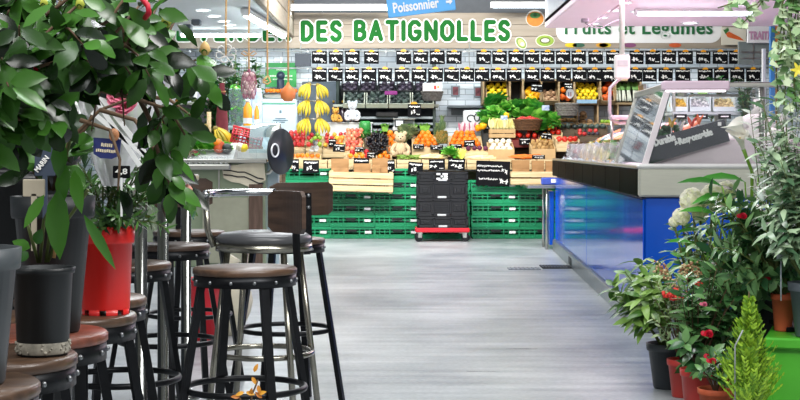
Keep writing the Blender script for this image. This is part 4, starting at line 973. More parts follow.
# pineapple and artichokes
def pineapple(label, px, py0, pym, py1, Y):
    t = thing('pineapple', label, 'pineapple', (PX(px, Y), Y, PZ(py1, Y))); h = (py1-pym)*Y/F; hl = (pym-py0)*Y/F
    m = MB(); m.lathe([(0, 0), (h*.24, .01), (h*.36, h*.25), (h*.38, h*.55), (h*.28, h*.92), (0, h)], 20)
    for k in range(8):
        for j in range(12):
            a = 2*PI*(j+.5*(k % 2))/12; f = (k+.7)/8.6; r_ = h*(.30+.085*math.sin(f*PI)); m.sph((r_*math.cos(a), r_*math.sin(a), h*f), h*.07, 6, 4)
    m.build('fruit_body', pm('pineapple_skin', '#9a7a34', .6, c2='#56602c', island=.7), t)
    m = MB()
    for j in range(34): a = j*2.4; f = j/34; m.leaf((0, 0, h*.95+hl*.25*f), (math.cos(a)*(1.0-f), math.sin(a)*(1.0-f), .7+2*f), (math.cos(a), math.sin(a), .3), hl*(.68+.35*f), .05, .35, .5)
    m.build('leaf_crown', pm('pineapple_leaf', '#6d8254', .5, c2='#4b6240', island=.8), t)
pineapple('pineapple with spiky crown standing between the two orange heaps', 442, 117, 130, 144, 19.55)
pineapple('second pineapple half hidden behind the grey rack post', 437, 124, 134, 144, 19.9)
def artichoke(sd):
    m = MB()
    for i in range(44): f = i/44; a = i*2.4; el = R(80-120*f); d = Vector((math.cos(a)*math.cos(el), math.sin(a)*math.cos(el), math.sin(el))); m.leaf(d*.045+Vector((0, 0, .07)), Vector((d.x, d.y, 1.1)), d, .06, .05, -.2, .5)
    m.sph((0, 0, .07), .05); m.tube([(0, 0, .03), (0, 0, -.03)], .014, 6); return m
ak = one('artichoke', artichoke(1), pm('artichoke_leaf', '#8d9a6a', .55, c2='#5c6e4a', island=.8))
for k, (px, py) in enumerate(((406, 143), (410, 137), (403, 136))): ak.put((PX(px, 19.7), 19.72+.03*k, PZ(py, 19.7)), (R(20), R(U(-20, 20)), U(0, 6)), ('grey-green artichoke low behind the teddy bear', 'grey-green artichoke stacked nearest the orange heap', 'grey-green artichoke behind the teddy bear ear')[k], None, 1)
# black grapes
GR = pm('black_grape', '#17151c', .3, c2='#0d0c10')
for k, (px, py, Y) in enumerate(((371, 141, 19.4), (377, 137, 19.45), (383, 140, 19.42), (375, 148, 19.3), (381, 147, 19.32))):
    m = MB()
    for i in range(46):
        q = Vector((U(-1, 1), U(-1, 1), U(-1, 1)))
        if q.length > 1: q.normalize()
        m.sph((q.x*.065, q.y*.05, q.z*.07), .019, 8, 6)
    m.tube([(0, 0, .06), (.01, .01, .11)], .006, 5, 1)
    tag(m.build('grape_bunch', [GR, BARK], loc=(PX(px, Y), Y, PZ(py, Y))), 'bunch of black grapes in the dark heap beside the teddy bear', 'grapes', 'black grape bunches')
b = MB(); b.prism([(-.1, 0), (.25, 0), (.25, .22), (.1, .2), (-.1, .04)], .30, Matrix(((0, 0, 1, -.15), (1, 0, 0, 0), (0, 1, 0, 0), (0, 0, 0, 1)))); tag(b.build('grape_stand', BW, loc=(PX(377, 19.45), 19.45, PZ(153, 19.4))), 'dark sloping stand beneath the black grape bunches', 'stand')

# ------------------------------------------------ plush animals
PLB = pm('plush_beige', '#cdb795', .95, c2='#b09a78', scale=60, bump=.5); PLW = pm('plush_white', '#e2e6ea', .9, c2='#c4ccd4', scale=50, bump=.4)
def plush(label, px, py, Y, H, m1, ears=True, nm='teddy_bear', cat='teddy bear', rz=0, arms=1, eyem=BLACK, muz=None):
    t = thing(nm, label, cat, (PX(px, Y), Y, PZ(py, Y)), rz); s = H
    m = MB(); m.sph((0, 0, .30*s), (.23*s, .19*s, .28*s), 14, 10); m.build('body', m1, t)
    m = MB(); m.sph((0, -.03*s, .72*s), (.22*s, .2*s, .21*s), 14, 10); h = m.build('head', m1, t)
    m = MB(); m.sph((0, -.21*s, .67*s), (.10*s, .08*s, .075*s), 10, 8); m.build('muzzle', muz or m1, h)
    m = MB(); m.sph((0, -.29*s, .70*s), (.035*s, .025*s, .025*s), 8, 6)
    for sx in (-1, 1): m.sph((sx*.08*s, -.215*s, .77*s), .022*s, 8, 6)
    m.build('eyes_and_nose', eyem, h)['label'] = 'black eyes and nose'
    if ears:
        for sx in (-1, 1): m = MB(); m.sph((sx*.17*s, 0, .90*s), (.085*s, .05*s, .085*s), 10, 8); m.build('ear', m1, h)
    for sx in (-1, 1):
        m = MB(); m.tube([(sx*.17*s, -.02*s, .48*s), (sx*.30*s, -.10*s, .34*s), (sx*.32*s, -.18*s, .20*s)], [.075*s, .08*s, .07*s], 10); m.sph((sx*.32*s, -.18*s, .19*s), .075*s); m.build('arm', m1, t)
        m = MB(); m.tube([(sx*.12*s, -.05*s, .10*s), (sx*.24*s, -.25*s, .09*s), (sx*.27*s, -.36*s, .10*s)], [.10*s, .10*s, .09*s], 10); m.sph((sx*.275*s, -.38*s, .12*s), (.085*s, .06*s, .10*s)); m.build('leg', m1, t)
    return t
plush('beige plush teddy bear sitting among oranges and artichokes', 400.5, 156.5, 19.14, .33, PLB)
plush('white plush figure standing above the tray of small apples', 352.5, 121, 19.95, .28, PLW, True, 'plush_toy', 'plush toy')
plush('yellow plush toy beside the white plush figure', 335.5, 122, 19.95, .20, pm('plush_yellow', '#d8ac4e', .95, c2='#a87c34', scale=50, bump=.4), True, 'plush_toy', 'plush toy', R(25), muz=pm('plush_orange', '#d88a34', .9))
cow = plush('small black and white plush toy lying on the mandarins', 315.5, 152, 19.16, .16, pm('plush_black_white', '#e6e6e6', .9, c2='#18181a', scale=9, detail=1), True, 'plush_toy', 'plush toy', R(-30))
# box and shelf for the small things behind
b = MB(); b.box((0, 0, 0), (.75, .22, .02), .004); b.box((0, .0, -.14), (.72, .2, .26), .004); tag(b.build('display_box', pm('display_box_white', '#cfd3d2', .6, var=.1), loc=(PX(345, 20.05), 20.08, PZ(122, 20)-.012)), 'pale box carrying the white and yellow plush figures', 'box')
# dark bottles behind the plush figures
BOT = pm('bottle_dark', '#4a3a44', .25, c2='#2c2530', coat=.3)
for k in range(5):
    t = thing('dark_bottle', 'dark purple bottle behind the plush figures, %s from the bananas' % ORD[k], 'bottle', (PX(333.5+k*4.6, 20.16), 20.16, PZ(122, 20.1)), 0, 'dark bottles behind the plush figures')
    m = MB(); m.lathe([(0, 0), (.03, 0), (.032, .02), (.032, .16), (.014, .2), (.012, .27), (0, .27)], 14); m.build('glass_body', BOT, t)
    m = MB(); m.lathe([(0, .262), (.015, .262), (.015, .29), (0, .29)], 12); m.build('cap', pm('cap_gold', '#c9a13a', .4, .6), t)
m = MB(); m.lathe([(0, 0), (.075, 0), (.08, .12), (.06, .16), (0, .16)], 18); tag(m.build('green_jar', pm('jar_green', '#3f9a4a', .35, c2='#2c7a38'), loc=(PX(365, 19.95), 19.95, PZ(133, 19.95))), 'round green container beside the tray of small apples', 'container')
for k in range(3):
    m = MB()
    for j in range(26): m.leaf((U(-.1, .1), U(-.05, .05), 0), (U(-1, 1), U(-.6, .3), U(.1, .8)), (0, 0, 1), .11, .03, .4)
    tag(m.build('herb_bunch', pm('herb_leaf', '#4f9a3c', .5, c2='#2f6f2a', island=.8), loc=(PX(366+k*5.5, 19.7), 19.72, PZ(138.5-k*1.2, 19.7))), 'flat bunch of green herbs above the black grapes', 'herbs', 'herb bunches above the grapes')

# ------------------------------------------------ banana stand
Y = 19.0; bs_ = thing('banana_stand', 'tall pole stand with three tiers of hanging banana bunches', 'stand', (PX(313, Y), Y, 0))
m = MB(); m.tube([(0, 1.03, 1.131), (0, 1.03, PZ(82, Y))], .018, 10); m.build('pole', CRATEWOOD, bs_)
m = MB(); m.lathe([(0, 0), (.2, 0), (.2, .02), (.03, .04), (0, .04)], 24, Matrix.Translation((0, 1.03, 1.131)) @ Matrix.Diagonal((.42, .42, .6, 1))); m.build('base', BW, bs_)
zt3 = [PZ(84.5, Y), PZ(101, Y), PZ(119, Y)]
for z in zt3: m = MB(); m.tube([(-.09, 0, z), (.09, 0, z)], .008, 6); m.tube([(0, -.04, z), (0, 1.03, z+.02)], .009, 6); m.build('hook_bar', STEEL, bs_)
BAN = pm('banana_peel', '#dcb920', .45, c2='#a09228', scale=14, objrand=.5)
def banana_bunch(label, n, L_=.2, spread=.24, grp=None):
    t = thing('banana_bunch', label, 'bananas', group=grp)
    m = MB(); m.sph((0, 0, 0), (.03, .025, .03)); m.build('crown', pm('banana_crown', '#8a7a3a', .7), t)
    for i in range(n):
        f = (i+.5)/n-.5; a = f*2.3; L_ = .17+.05*((i*37) % 10)/10; m = MB(); pts = []; rs = []
        for k in range(7):
            u = k/6; out = .03+.075*math.sin(u*2.2); pts.append((math.sin(a)*(out+.01*u)*1.0, -math.cos(a)*out, .0-L_*u*(1.0-.12*abs(f)))); rs.append([.006, .011, .0165, .0175, .0165, .012, .004][k])
        m.tube(pts, rs, 8); m.build('banana', BAN, t)
    return t
bk = Kind(banana_bunch('x', 6))
for k, (dx_, rz, z, s_, lb) in enumerate([(-.045, -40, zt3[0], .95, 'banana bunch on the top tier of the stand, juice machine side'), (.06, 45, zt3[0]-.01, .9, 'banana bunch on the top tier of the stand, rack side'), (-.06, -30, zt3[1], .98, 'banana bunch on the middle tier of the stand, juice machine side'), (.07, 30, zt3[1], .98, 'banana bunch on the middle tier of the stand, rack side'), (-.07, -28, zt3[2], 1.02, 'banana bunch on the lowest tier of the stand, juice machine side'), (.08, 28, zt3[2], 1.02, 'banana bunch on the lowest tier of the stand, rack side')]):
    bk.put((bs_.location.x+dx_, Y-.03, z), (0, R([18, -20, 12, -12, 8, -8, 0, 0][k]), R(rz)), lb, 'banana bunches on the stand', s_)
b = MB(); b.box((0, 0, 1.02), (.50, .03, 2.04), .006); tag(b.build('divider_screen', pm('divider_slate', '#57646e', .5, var=.05), loc=(PX(320.5, 20.38), 20.38, 0)), 'grey blue panel standing behind the banana stand', 'panel')
# juice machine and green poster
Y = 20.0; jm = thing('juice_machine', 'pale blue upright machine with small print beneath the green poster', 'machine', (PX(279, Y), Y, 0))
x0, x1 = PX(262, Y), PX(298, Y); w = x1-x0; zt4 = PZ(99, Y)
m = MB(); m.box((0, .2, zt4/2), (w, .4, zt4), .02); m.build('cabinet', pm('machine_blue', '#c2d4de', .35, var=.03), jm)
m = MB(); m.box((0, -.003, zt4-.06), (w*.9, .008, .02), .002); m.build('green_stripe', pm('machine_green', '#5aa88a', .4), jm)
m = MB()
for k, (ww, zz) in enumerate(((.03, .17), (.14, .26), (.20, .285), (.12, .31))): m.box((.02, -.004, zt4-zz), (ww, .006, .012 if k else .04))
m.box((.02, -.004, zt4-.4), (.025, .006, .035)); m.build('small_print', pm('print_grey', '#5f7a88', .5), jm)
m = MB(); m.box((0, .2, zt4+.04), (w*.92, .34, .08), .02); m.build('top_tray', STEEL, jm)
for k in range(9): put('orange', (PX(266+k*3.6, Y), Y+.12+.05*(k % 2), zt4+.115), (U(0, 6), 0, 0), 'orange lying on top of the pale blue juice machine', 'oranges on the juice machine', .75)
b = MB(); b.box((0, 0, .11), (.10, .10, .2), .03); b.sph((0, 0, .24), .06); tag(b.build('press_head', pm('press_navy', '#2c3a4c', .4), loc=(PX(279.5, Y), Y+.2, zt4+.08)), 'dark navy press head on the pale blue juice machine', 'press')
gp = thing('green_poster', 'green poster with pale printed lines above the juice machine', 'poster', (PX(281, 20.45), 20.45, PZ(87, 20.45)))
m = MB(); m.box((0, .0, .165), (.42, .02, .33), .004); m.build('sheet', pm('poster_green', '#2fa24e', .45, var=.05), gp)
m = MB(); rr = random.Random(3)
for zz, xa, xb in ((.235, -.06, .07), (.15, -.15, .16), (.105, -.11, .15)):
    x = xa
    while x < xb: l = rr.uniform(.01, .02); m.box((x+l/2, -.012, zz+rr.uniform(-.002, .002)), (l, .004, .018)); x += l+.006
m.build('printed_lines', pm('poster_print', '#e6f2e2', .5), gp)
m = MB(); m.box((0, .03, -.25), (.03, .03, 1.3), .003); m.build('post', STEEL, gp)
# ================================================================== FISH COUNTER
NX, NY = 1.474, 9.1; TH = math.atan2(.246, 7.55)
CM = Matrix.Translation((NX, NY, 0)) @ Matrix.Rotation(-TH, 4, 'Z')
def cthing(nm, label, cat, u=0, v=0, z=0, group=None):
    q = CM @ Vector((u, v, z)); return thing(nm, label, cat, q, -TH, group)
fc = cthing('fish_counter', 'long blue fish counter with steel band and slanted glass end', 'counter')
BLUE = pm('counter_blue', '#0b55c8', .25, var=.06, scale=2, coat=.4)
FILM = pm('counter_blue_film', '#1560d8', .10, c2='#0a44b4', scale=1.6, coat=.1, bump=.35, spec=.3, stretch=(1, 1, .8))
STEELB = pm('satin_steel_beige', '#c6c6b8', .36, .35, .05, 12, stretch=(1, 1, 10))
MIRROR = pm('dark_mirror_band', '#101416', .35, 0, .4, 3, coat=.0, spec=.04, ior=1.1)
LC, WC = 7.5, 1.14
m = MB(); m.box((WC/2, LC/2, .47), (WC-.03, LC-.01, .70), .006); m.build('base_panel', BLUE, fc)
for k in range(2):
    m = MB(); m.box((.006, 1.875+k*3.75, .465), (.012, 3.74, .69), .004); m.build('side_film', FILM, fc)
m = MB(); m.box((WC/2-.02, LC/2, .06), (WC+.02, LC, .12), .006); m.build('plinth', pm('plinth_steel', '#8f979c', .3, .8, .1), fc)
m = MB()
m.box((-.032, 5.1, .06), (.006, .30, .07), .001)
m.build('plinth_vent', pm('vent_dark', '#2a2e31', .5), fc)
m = MB(); m.box((-.035, 0, 0), (.006, .14, .10)); 
m = MB(); m.box((WC/2, -.01, .9135), (WC+.06, .06, .175), .012); m.build('end_band', STEELB, fc)
m = MB(); m.box((WC/2, -.012, 1.012), (WC+.08, .075, .03), .012); m.build('end_rim', pm('rim_white', '#e4e4e0', .3, .1, .03), fc)
for k in range(8):
    m = MB(); L1 = LC/8; m.box((-.012, .02+L1*(k+.5), .91), (.04, L1-.012, .165), .004); m.build('front_band', MIRROR, fc)
m = MB(); m.box((-.005, LC/2, 1.006), (.06, LC, .022), .006); m.build('front_rim', STEEL, fc)
m = MB(); m.box((WC/2, LC/2+.05, .90), (WC-.04, LC-.12, .15)); m.build('deck', pm('deck_pinkwhite', '#e6dbe0', .4, var=.03), fc)
# slanted end frame, glass and lamp shelf
GLASS = glassy('clear_glass', (.97, .985, .985), .01, 1.0)
GREYG = glassy('grey_glass', (.80, .84, .87), .03, .93, ('#9aa3aa', .16))
TOPU, TOPZ = .155, 1.50
m = MB(); m.tube([(.01, .0, 1.02), (TOPU, .0, TOPZ)], .024, 4); m.build('frame_post', pm('frame_pinkwhite', '#e6dde0', .35, .1, .04), fc)
m = MB(); m.tube([(.01, 1.55, 1.02), (TOPU, 1.55, TOPZ)], .018, 4); m.build('frame_post', STEEL, fc)
m = MB(); m.box((TOPU+.16, .0, TOPZ), (.40, .10, .055), .008); m.build('lamp_housing', pm('frame_pink', '#e2c9d8', .4, var=.04), fc)
m = MB(); m.box((TOPU+.16, .0, TOPZ-.032), (.36, .05, .012), .003); m.build('lamp_diffuser', emis('lamp_pinkish', (1, .93, .96), 3), fc)
m = MB(); m.box((WC/2+.2, .02, TOPZ+.005), (WC-.2, .03, .03), .004); m.build('top_rail', STEEL, fc)
m = MB(); m.tube([(.72, .03, 1.02), (.72, .03, TOPZ)], .016, 8); m.build('rail_post', STEEL, fc)
m = MB(); m.box((TOPU+.01, .80, TOPZ), (.05, 1.6, .04), .005); m.build('side_rail', STEEL, fc)
ax = math.atan2(TOPU-.01, TOPZ-1.02)
m = MB(); gl = math.hypot(TOPU, .48)
GM = Matrix.Translation((.012, .0, 1.02)) @ Matrix.Rotation(ax, 4, 'Y')
for k in range(2): m.box((0, .40+k*.77, gl/2), (.008, .75, gl-.02), .001, M=GM)
m.build('slanted_glass', GREYG, fc)
m = MB(); m.prism([(.03, 1.02), (WC, 1.02), (WC, TOPZ), (TOPU+.02, TOPZ)], .006, Matrix.Translation((0, .006, 0)) @ Matrix(((1, 0, 0, 0), (0, 0, -1, 0), (0, 1, 0, 0), (0, 0, 0, 1)))); m.build('end_glass', GLASS, fc)
# dark steel upright strips behind the slanted glass with price tags
for k in range(2):
    m = MB(); m.box((.05, .40+k*.62, gl/2), (.012, .30, gl-.06), .003, M=GM); m.build('tag_strip', pm('strip_grey', '#6e757b', .25, .6, .15, 6), fc)
for k in range(2):
    for j in range(5):
        t = cthing('counter_tag', '%s dark price tag up the %s strip behind the slanted glass' % (ORD[j], ('first', 'second')[k]), 'price card', .0, 0, 0, 'price tags behind the slanted glass')
        q = CM @ GM @ Vector((.028, .40+k*.62+U(-.03, .03), .07+j*.085)); t.location = q; t.rotation_euler = (0, ax, -TH)
        m = MB(); m.box((0, 0, 0), (.010, .24, .065), .002); m.build('card', CARD if (j+k) % 3 else pm('card_grey', '#99a0a6', .5), t)
        m = MB()
        for i in range(5): m.box((-.007, -.09+i*.04, U(-.012, .012)), (.003, .022, .012))
        m.build('writing', CHALK, t)
        if j in (1, 3): m = MB(); m.box((-.008, U(-.05, .05), -.028), (.004, .11, .02)); m.build('orange_strip', YELLOWTAB, t)
# durable & responsable sign
def LC_(px, py, v=.03):       # point of the counter's end plane seen at a place in the photograph
    Y = NY+v; return Vector(((px-400)/F*Y-NX, v, CH+(150-py)/F*Y))
m = MB(); m.box((.44, .10, 1.09), (.74, .012, .17), .003); m.build('inner_panel', pm('inner_pinkwhite', '#e0d2d6', .4, var=.03), fc)
ds = cthing('counter_sign', 'dark slanted sign with white lettering inside the counter end glass', 'sign', 0, 0, 0)
qs = [LC_(648.5, 164.5), LC_(729.5, 141), LC_(724, 119), LC_(655.5, 137.5)]
m = MB(); m.prism([(q.x, q.z) for q in qs], .012, Matrix.Translation((0, .05, 0)) @ Matrix(((1, 0, 0, 0), (0, 0, -1, 0), (0, 1, 0, 0), (0, 0, 0, 1)))); m.build('panel', pm('sign_slate', '#3e4048', .5, var=.06), ds)
dirv = (LC_(714, 131)-LC_(654, 149)); angs = math.atan2(dirv.z, dirv.x)
def signtext(txt, px, py, w, h):
    q = LC_(px, py); lettering(ds, 'lettering', txt, Matrix.Translation((q.x, .033, q.z)) @ Matrix.Rotation(-angs, 4, 'Y') @ TXM, w, h, CHALK, .002, .004)
signtext('Durable', 655, 146.0, .130, .040); signtext('&', 675.5, 145.6, .018, .024); signtext('Responsable', 680, 146.2, .208, .048)
m = MB(); q = LC_(719, 124); m.box((q.x, .034, q.z), (.022, .004, .022), .001, M=None); m.build('small_emblem', CHALK, ds)
# ice and fish in the low display
ice = MB(); rr = random.Random(8); nu, nv = 14, 70; vs = []; fs = []
for i in range(nu+1):
    for j in range(nv+1):
        u = .05+.55*i/nu; v = 1.7+5.7*j/nv; vs.append((u, v, 1.0+.25*(i/nu)+rr.uniform(-.012, .018)))
for i in range(nu):
    for j in range(nv): a = i*(nv+1)+j; fs.append((a, a+nv+1, a+nv+2, a+1))
ice.add(vs, fs, 0, True)
for i in range(900):
    u = rr.uniform(.06, .58); v = rr.uniform(1.7, 7.3); s = rr.uniform(.012, .026); ice.box((u, v, 1.0+.455*(u-.05)+.012), (s, s, s), .002, rz=rr.uniform(0, 3))
o = ice.build('crushed_ice', pm('ice_white', '#e8f0f6', .25, var=.05, trans=.15), None); o.location = CM.to_translation(); o.rotation_euler = (0, 0, -TH); tag(o, 'crushed ice bed sloping up behind the low fish counter front', 'ice'); stuff(o)
dv = MB()
def fish_thing(nm, label, cat, u, v, grp=None, rz=0, lift=.03):
    return cthing(nm, label, cat, u, v, 1.0+.455*(u-.05)+lift, grp)
CLEAR = glassy('clear_acrylic', (.97, .98, .98), .02, .97)
for k in range(9):
    o = cthing('acrylic_guard', '%s clear acrylic guard pane along the low fish display, counted from the slanted glass' % ORD[k], 'guard', .03, 1.95+k*.60, 1.018, 'acrylic guards of the fish display')
    m = MB(); m.box((.03, 0, .095), (.006, .56, .19), .001, M=Matrix.Rotation(R(16), 4, 'Y')); m.build('pane', CLEAR, o)
    m = MB(); m.box((.09, -.29, .075), (.15, .008, .15), .002); m.build('divider', glassy('milky_acrylic', (.94, .95, .96), .05, .95, ('#e3e3e4', .16)), o)
SAL = pm('salmon_flesh', '#f09a72', .35, c2='#e2704c', scale=4, stretch=(1, 8, 1), coat=.2); WFI = pm('white_fillet', '#ecdcd2', .35, c2='#d9b8ac', scale=6, coat=.2); SKIN = pm('fish_skin', '#8f9aa2', .25, .5, .2, 10, c2='#3f474e')
def fillet(mat, L_, W_, T_):
    m = MB(); n = 9; prof = []
    for i in range(n+1):
        f = i/n; w = W_*(math.sin(PI*min(1, f*1.1+.08))**.6 if f < .85 else .55*(1.05-f)/.2); prof.append((f*L_, max(.006, w)))
    vs = []; fs = []
    for x, w in prof: vs += [(x, -w/2, 0), (x, -w*.35, T_), (x, w*.35, T_), (x, w/2, 0)]
    for i in range(n):
        for j in range(4): a = i*4; fs.append((a+j, a+4+j, a+4+(j+1) % 4, a+(j+1) % 4))
    fs += [(0, 1, 2, 3), (n*4+3, n*4+2, n*4+1, n*4)]
    m.add(vs, fs, 0, True); return m
fil = {k: Kind(tag(fillet(mt, L_*.62, W_*.9, .03).build(nm, mt), 'x', 'fish')) for k, (nm, mt, L_, W_) in {'s': ('salmon_fillet', SAL, .42, .17), 'w': ('white_fish_fillet', WFI, .28, .12)}.items()}
def whole_fish():
    t = thing('whole_fish', 'x', 'fish'); m = MB(); n = 10
    prof = [(0, .004), (.03, .03), (.08, .05), (.15, .055), (.22, .045), (.28, .022), (.30, .016)]
    m.lathe([(r, x) for x, r in prof], 14, Matrix.Rotation(PI/2, 4, 'Y') @ Matrix.Diagonal((1.0, .5, 1, 1))); m.build('fish_body', SKIN, t)
    m = MB(); m.prism([(.295, -.012), (.37, -.06), (.35, 0), (.37, .06), (.295, .012)], .006, Matrix(((1, 0, 0, 0), (0, 0, -1, .003), (0, 1, 0, 0), (0, 0, 0, 1)))); m.build('tail_fin', SKIN, t)
    m = MB(); m.sph((.045, -.014, .014), .008, 8, 6); m.build('eye', BLACK, t)
    return t
fk = Kind(whole_fish())
def place_fish(kind, u, v, rz, label, grp):
    q = CM @ Vector((u, v, 1.0+.455*(u-.05)+.03)); (fk if kind == 'f' else fil[kind]).put(q, (0, -R(24.5), rz-TH), label, grp, U(.72, .85) if kind == 'f' else U(.9, 1.1))
names = {'s': 'salmon fillet', 'w': 'white fish fillet', 'f': 'whole grey fish'}
for k in range(9):
    v0 = 1.95+k*.6
    kd = 'swswfwswf'[k]
    for i in range(3):
        place_fish(kd, .12+U(0, .03), v0-.17+i*.17, R(U(-6, 6)), '%s on ice behind the %s acrylic guard' % (names[kd], ORD[k]), '%ss behind the %s guard' % (names[kd], ORD[k]))
    for i in range(2):
        kk = 'swf'[(k+i) % 3]; place_fish(kk, .40, v0-.12+i*.22, R(U(-6, 6)), '%s on the upper ice above the %s acrylic guard' % (names[kk], ORD[k]), 'upper %ss above the %s guard' % (names[kk], ORD[k]))
for k in range(9):
    t = cthing('display_tag', '%s small paper tag clipped in the fish display, counted from the slanted glass' % ORD[k], 'tag', .10, 1.78+k*.60, 1.075, 'paper tags in the fish display')
    m = MB(); m.box((0, 0, .03), (.006, .10, .07), .002); m.build('paper', pm(('tag_cream', 'tag_lilac', 'tag_yellow')[k % 3], ('#efe8d8', '#d8cbe0', '#ecd46a')[k % 3], .6), t)
    m = MB(); m.box((0, 0, -.03), (.005, .01, .06)); m.build('clip', STEEL, t)
# big salmon sides on a tilted board at the top of the display
for k, (v, lb) in enumerate(((2.75, 'large tilted salmon side in a clear wrap beside the slanted glass'), (4.0, 'large tilted salmon side in the middle of the fish display'))):
    t = cthing('smoked_salmon', lb, 'fish', .36, v, 1.18)
    M = Matrix.Rotation(R(-30), 4, 'Y'); m = MB(); m.box((.12, 0, .02), (.24, .8, .035), .016, M=M); m.build('flesh', SAL, t)
    m = MB(); m.box((.12, 0, .041), (.18, .30, .006), .002, M=M); m.build('paper_label', pm('label_lilac', '#ded6e2', .5, var=.1, scale=25), t)
# polystyrene and tub things near the glass
for k in range(4):
    t = cthing('seafood_tub', '%s clear tub of shellfish behind the slanted glass' % ORD[k], 'tub', .30, .35+k*.36, 1.0, 'shellfish tubs')
    m = MB(); m.lathe([(.09, 0), (.12, .09), (.125, .09), (.125, .1)], 20, cap=False); m.lathe([(0, .002), (.09, .002)], 20, cap=False); m.build('tub', CLEAR, t)
    m = MB()
    for j in range(22): m.sph((U(-.075, .075), U(-.075, .075), U(.015, .07)), (.022, .016, .013), 7, 5)
    stuff(m.build('shellfish', pm('shellfish', '#caa88a', .4, c2='#6e5648', island=.8), t))
# inner steel step (pinkish) behind the end glass
ist = cthing('inner_tray', 'pinkish steel step tray behind the end glass, below the white bags', 'tray', .54, .30, 1.0)
PK = pm('step_pink', '#c9b4ba', .35, .3, .06)
m = MB(); m.box((.28, .1, .09), (.62, .36, .18), .008); m.box((.28, -.085, .155), (.60, .02, .02), .003); m.build('step_body', PK, ist)
m = MB(); m.box((.28, -.095, .07), (.52, .02, .05), .004); m.build('front_lip', pm('step_lip_steel', '#a9989e', .3, .5), ist)  # lip in a darker steel than the step
m = MB(); m.tube([(.02, -.10, .15), (.02, -.12, .10), (.02, -.10, .05)], .008, 6); m.build('latch', STEEL, ist)
# white bags on the counter
BAGW = pm('bag_white_cloth', '#dcdcd6', .8, var=.06, scale=8, bump=.3)
for k, (u, v, z, sx, sz) in enumerate(((.72, .74, .985, .20, .26), (.98, .70, .985, .22, .30), (.88, 1.0, .985, .26, .40))):
    m = MB(); m.sph((0, 0, sz*.45), (sx*.62, .14, sz*.5), 14, 10); m.v = [q+Vector((noise.noise(q*14)*.02, noise.noise(q*14+Vector((3, 1, 2)))*.02, noise.noise(q*12)*.015)) for q in m.v]
    m.tube([(0, 0, sz*.9), (.01, 0, sz*1.0), (.03, .01, sz*1.12)], [.05, .02, .045], 8)
    o = m.build('paper_sack', BAGW); o.location = CM @ Vector((u, v, z)); tag(o, ('low white sack behind the calla lilies, next to the dark sign', 'white sack behind the leafy bush at the counter end', 'tall white sack at the back behind the calla lilies')[k], 'sack')
# herb picks in the glass case: little colourful plastic parsley strip
for k, (px, py, c, nm) in enumerate(((669, 118, '#e8c23a', 'yellow'), (689, 117, '#e0452e', 'red'), (696, 115, '#e86a2e', 'orange'), (678, 121, '#f2eee6', 'white'))):
    t = cthing('price_pick', nm+' plastic pick standing in the seafood case behind the dark sign', 'pick', 0, .42, 0); q = LC_(px, py, .42); t.location = CM @ Vector((q.x, .42, q.z-.05))
    m = MB(); m.tube([(0, 0, -.09), (.0, 0, 0)], .004, 6); m.build('stick', WHITE, t)
    m = MB(); m.leaf((0, 0, -.01), (U(-.5, .5), 0, 1), (0, -1, 0), .07, .022, .2, .3); m.tube([(0, 0, -.01), (.015, 0, .03), (.03, 0, .05)], [.009, .008, .003], 6); m.build('tip', pm('pick_'+nm, c, .35), t)
m = MB()
for i in range(60): q = Vector((U(-.1, .1), U(-.06, .06), U(0, .1))); m.sph(q, .022, 6, 4)
for i in range(40): m.leaf((U(-.1, .1), U(-.06, .06), .05), (U(-1, 1), U(-1, 1), U(0, 1)), (0, 0, 1), .06, .03)
tag(m.build('broccoli_garnish', pm('garnish_green', '#3f7a45', .6, c2='#24522c', island=.7), loc=CM @ Vector((.20, .55, 1.16))), 'green leafy garnish in the seafood case by the slanted frame', 'garnish')
b = MB(); b.box((0, 0, .07), (.30, .2, .16), .01); tag(b.build('garnish_box', pm('case_white', '#d9dde0', .4), loc=CM @ Vector((.25, .58, 1.0))), 'white box under the green garnish in the seafood case', 'box')
# chrome bent rail over the display (scale arm)
t = cthing('bent_rail', 'bent pinkish tube rail with a pan rising over the fish display', 'rail', .3, 3.6, 1.28); bq = t.location
m = MB(); Y = 12.6; pts = [P(626, 75, Y), P(618, 80, Y), P(610, 88, Y), P(609.5, 112, Y), P(612, 121, Y), P(620, 123, Y), P(631, 122, Y)]
t.location = (pts[3].x, Y, 1.28); t.rotation_euler = (0, 0, 0); m.tube([q-t.location for q in pts], .015, 8); m.build('tube', pm('rail_pinkgrey', '#cdbfc6', .3, .4, .05), t)
m = MB(); q = P(621, 117.5, Y)-t.location; m.box((q.x, 0, q.z), (.19, .18, .035), .01); m.build('pan', pm('pan_pink', '#e0c6d2', .35, .2), t)
m = MB(); m.tube([P(612, 121, Y)-t.location, (.02, 0, -.12)], .014, 8); m.build('foot', STEEL, t)
# ledge table at the far end of the counter
Y = 16.85; lt = thing('side_table', 'low steel-topped side table with blue panel at the counter end', 'table', (1.6, Y, 0))
xa, xb = PX(526, Y)-1.6, PX(562, Y)-1.6; zt_ = PZ(186.5, Y)
m = MB(); m.box(((xa+xb)/2, .1, zt_), (xb-xa, .5, .035), .008); m.build('table_top', STEEL, lt)
m = MB(); m.box((PX(551, Y)-1.6, .1, zt_/2), (.05, .40, zt_-.1), .004); m.build('blue_panel', BLUE, lt)
for px in (546, 556):
    for yy in (-.1, .3): m = MB(); m.tube([(PX(px, Y)-1.6+(.06 if px > 550 else 0), yy, 0), (PX(px, Y)-1.6+(.06 if px > 550 else 0), yy, zt_)], .016, 8); m.build('leg', STEEL, lt)
b = MB(); b.box((0, 0, .04), (.2, .12, .08), .012); b.box((.03, -.062, .045), (.05, .006, .04), mat=1); tag(b.build('blue_box', [pm('box_navyblue', '#3d53b0', .4), WHITE], loc=(PX(551, Y), Y+.1, zt_+.018)), 'small blue printed box on the steel side table', 'box')

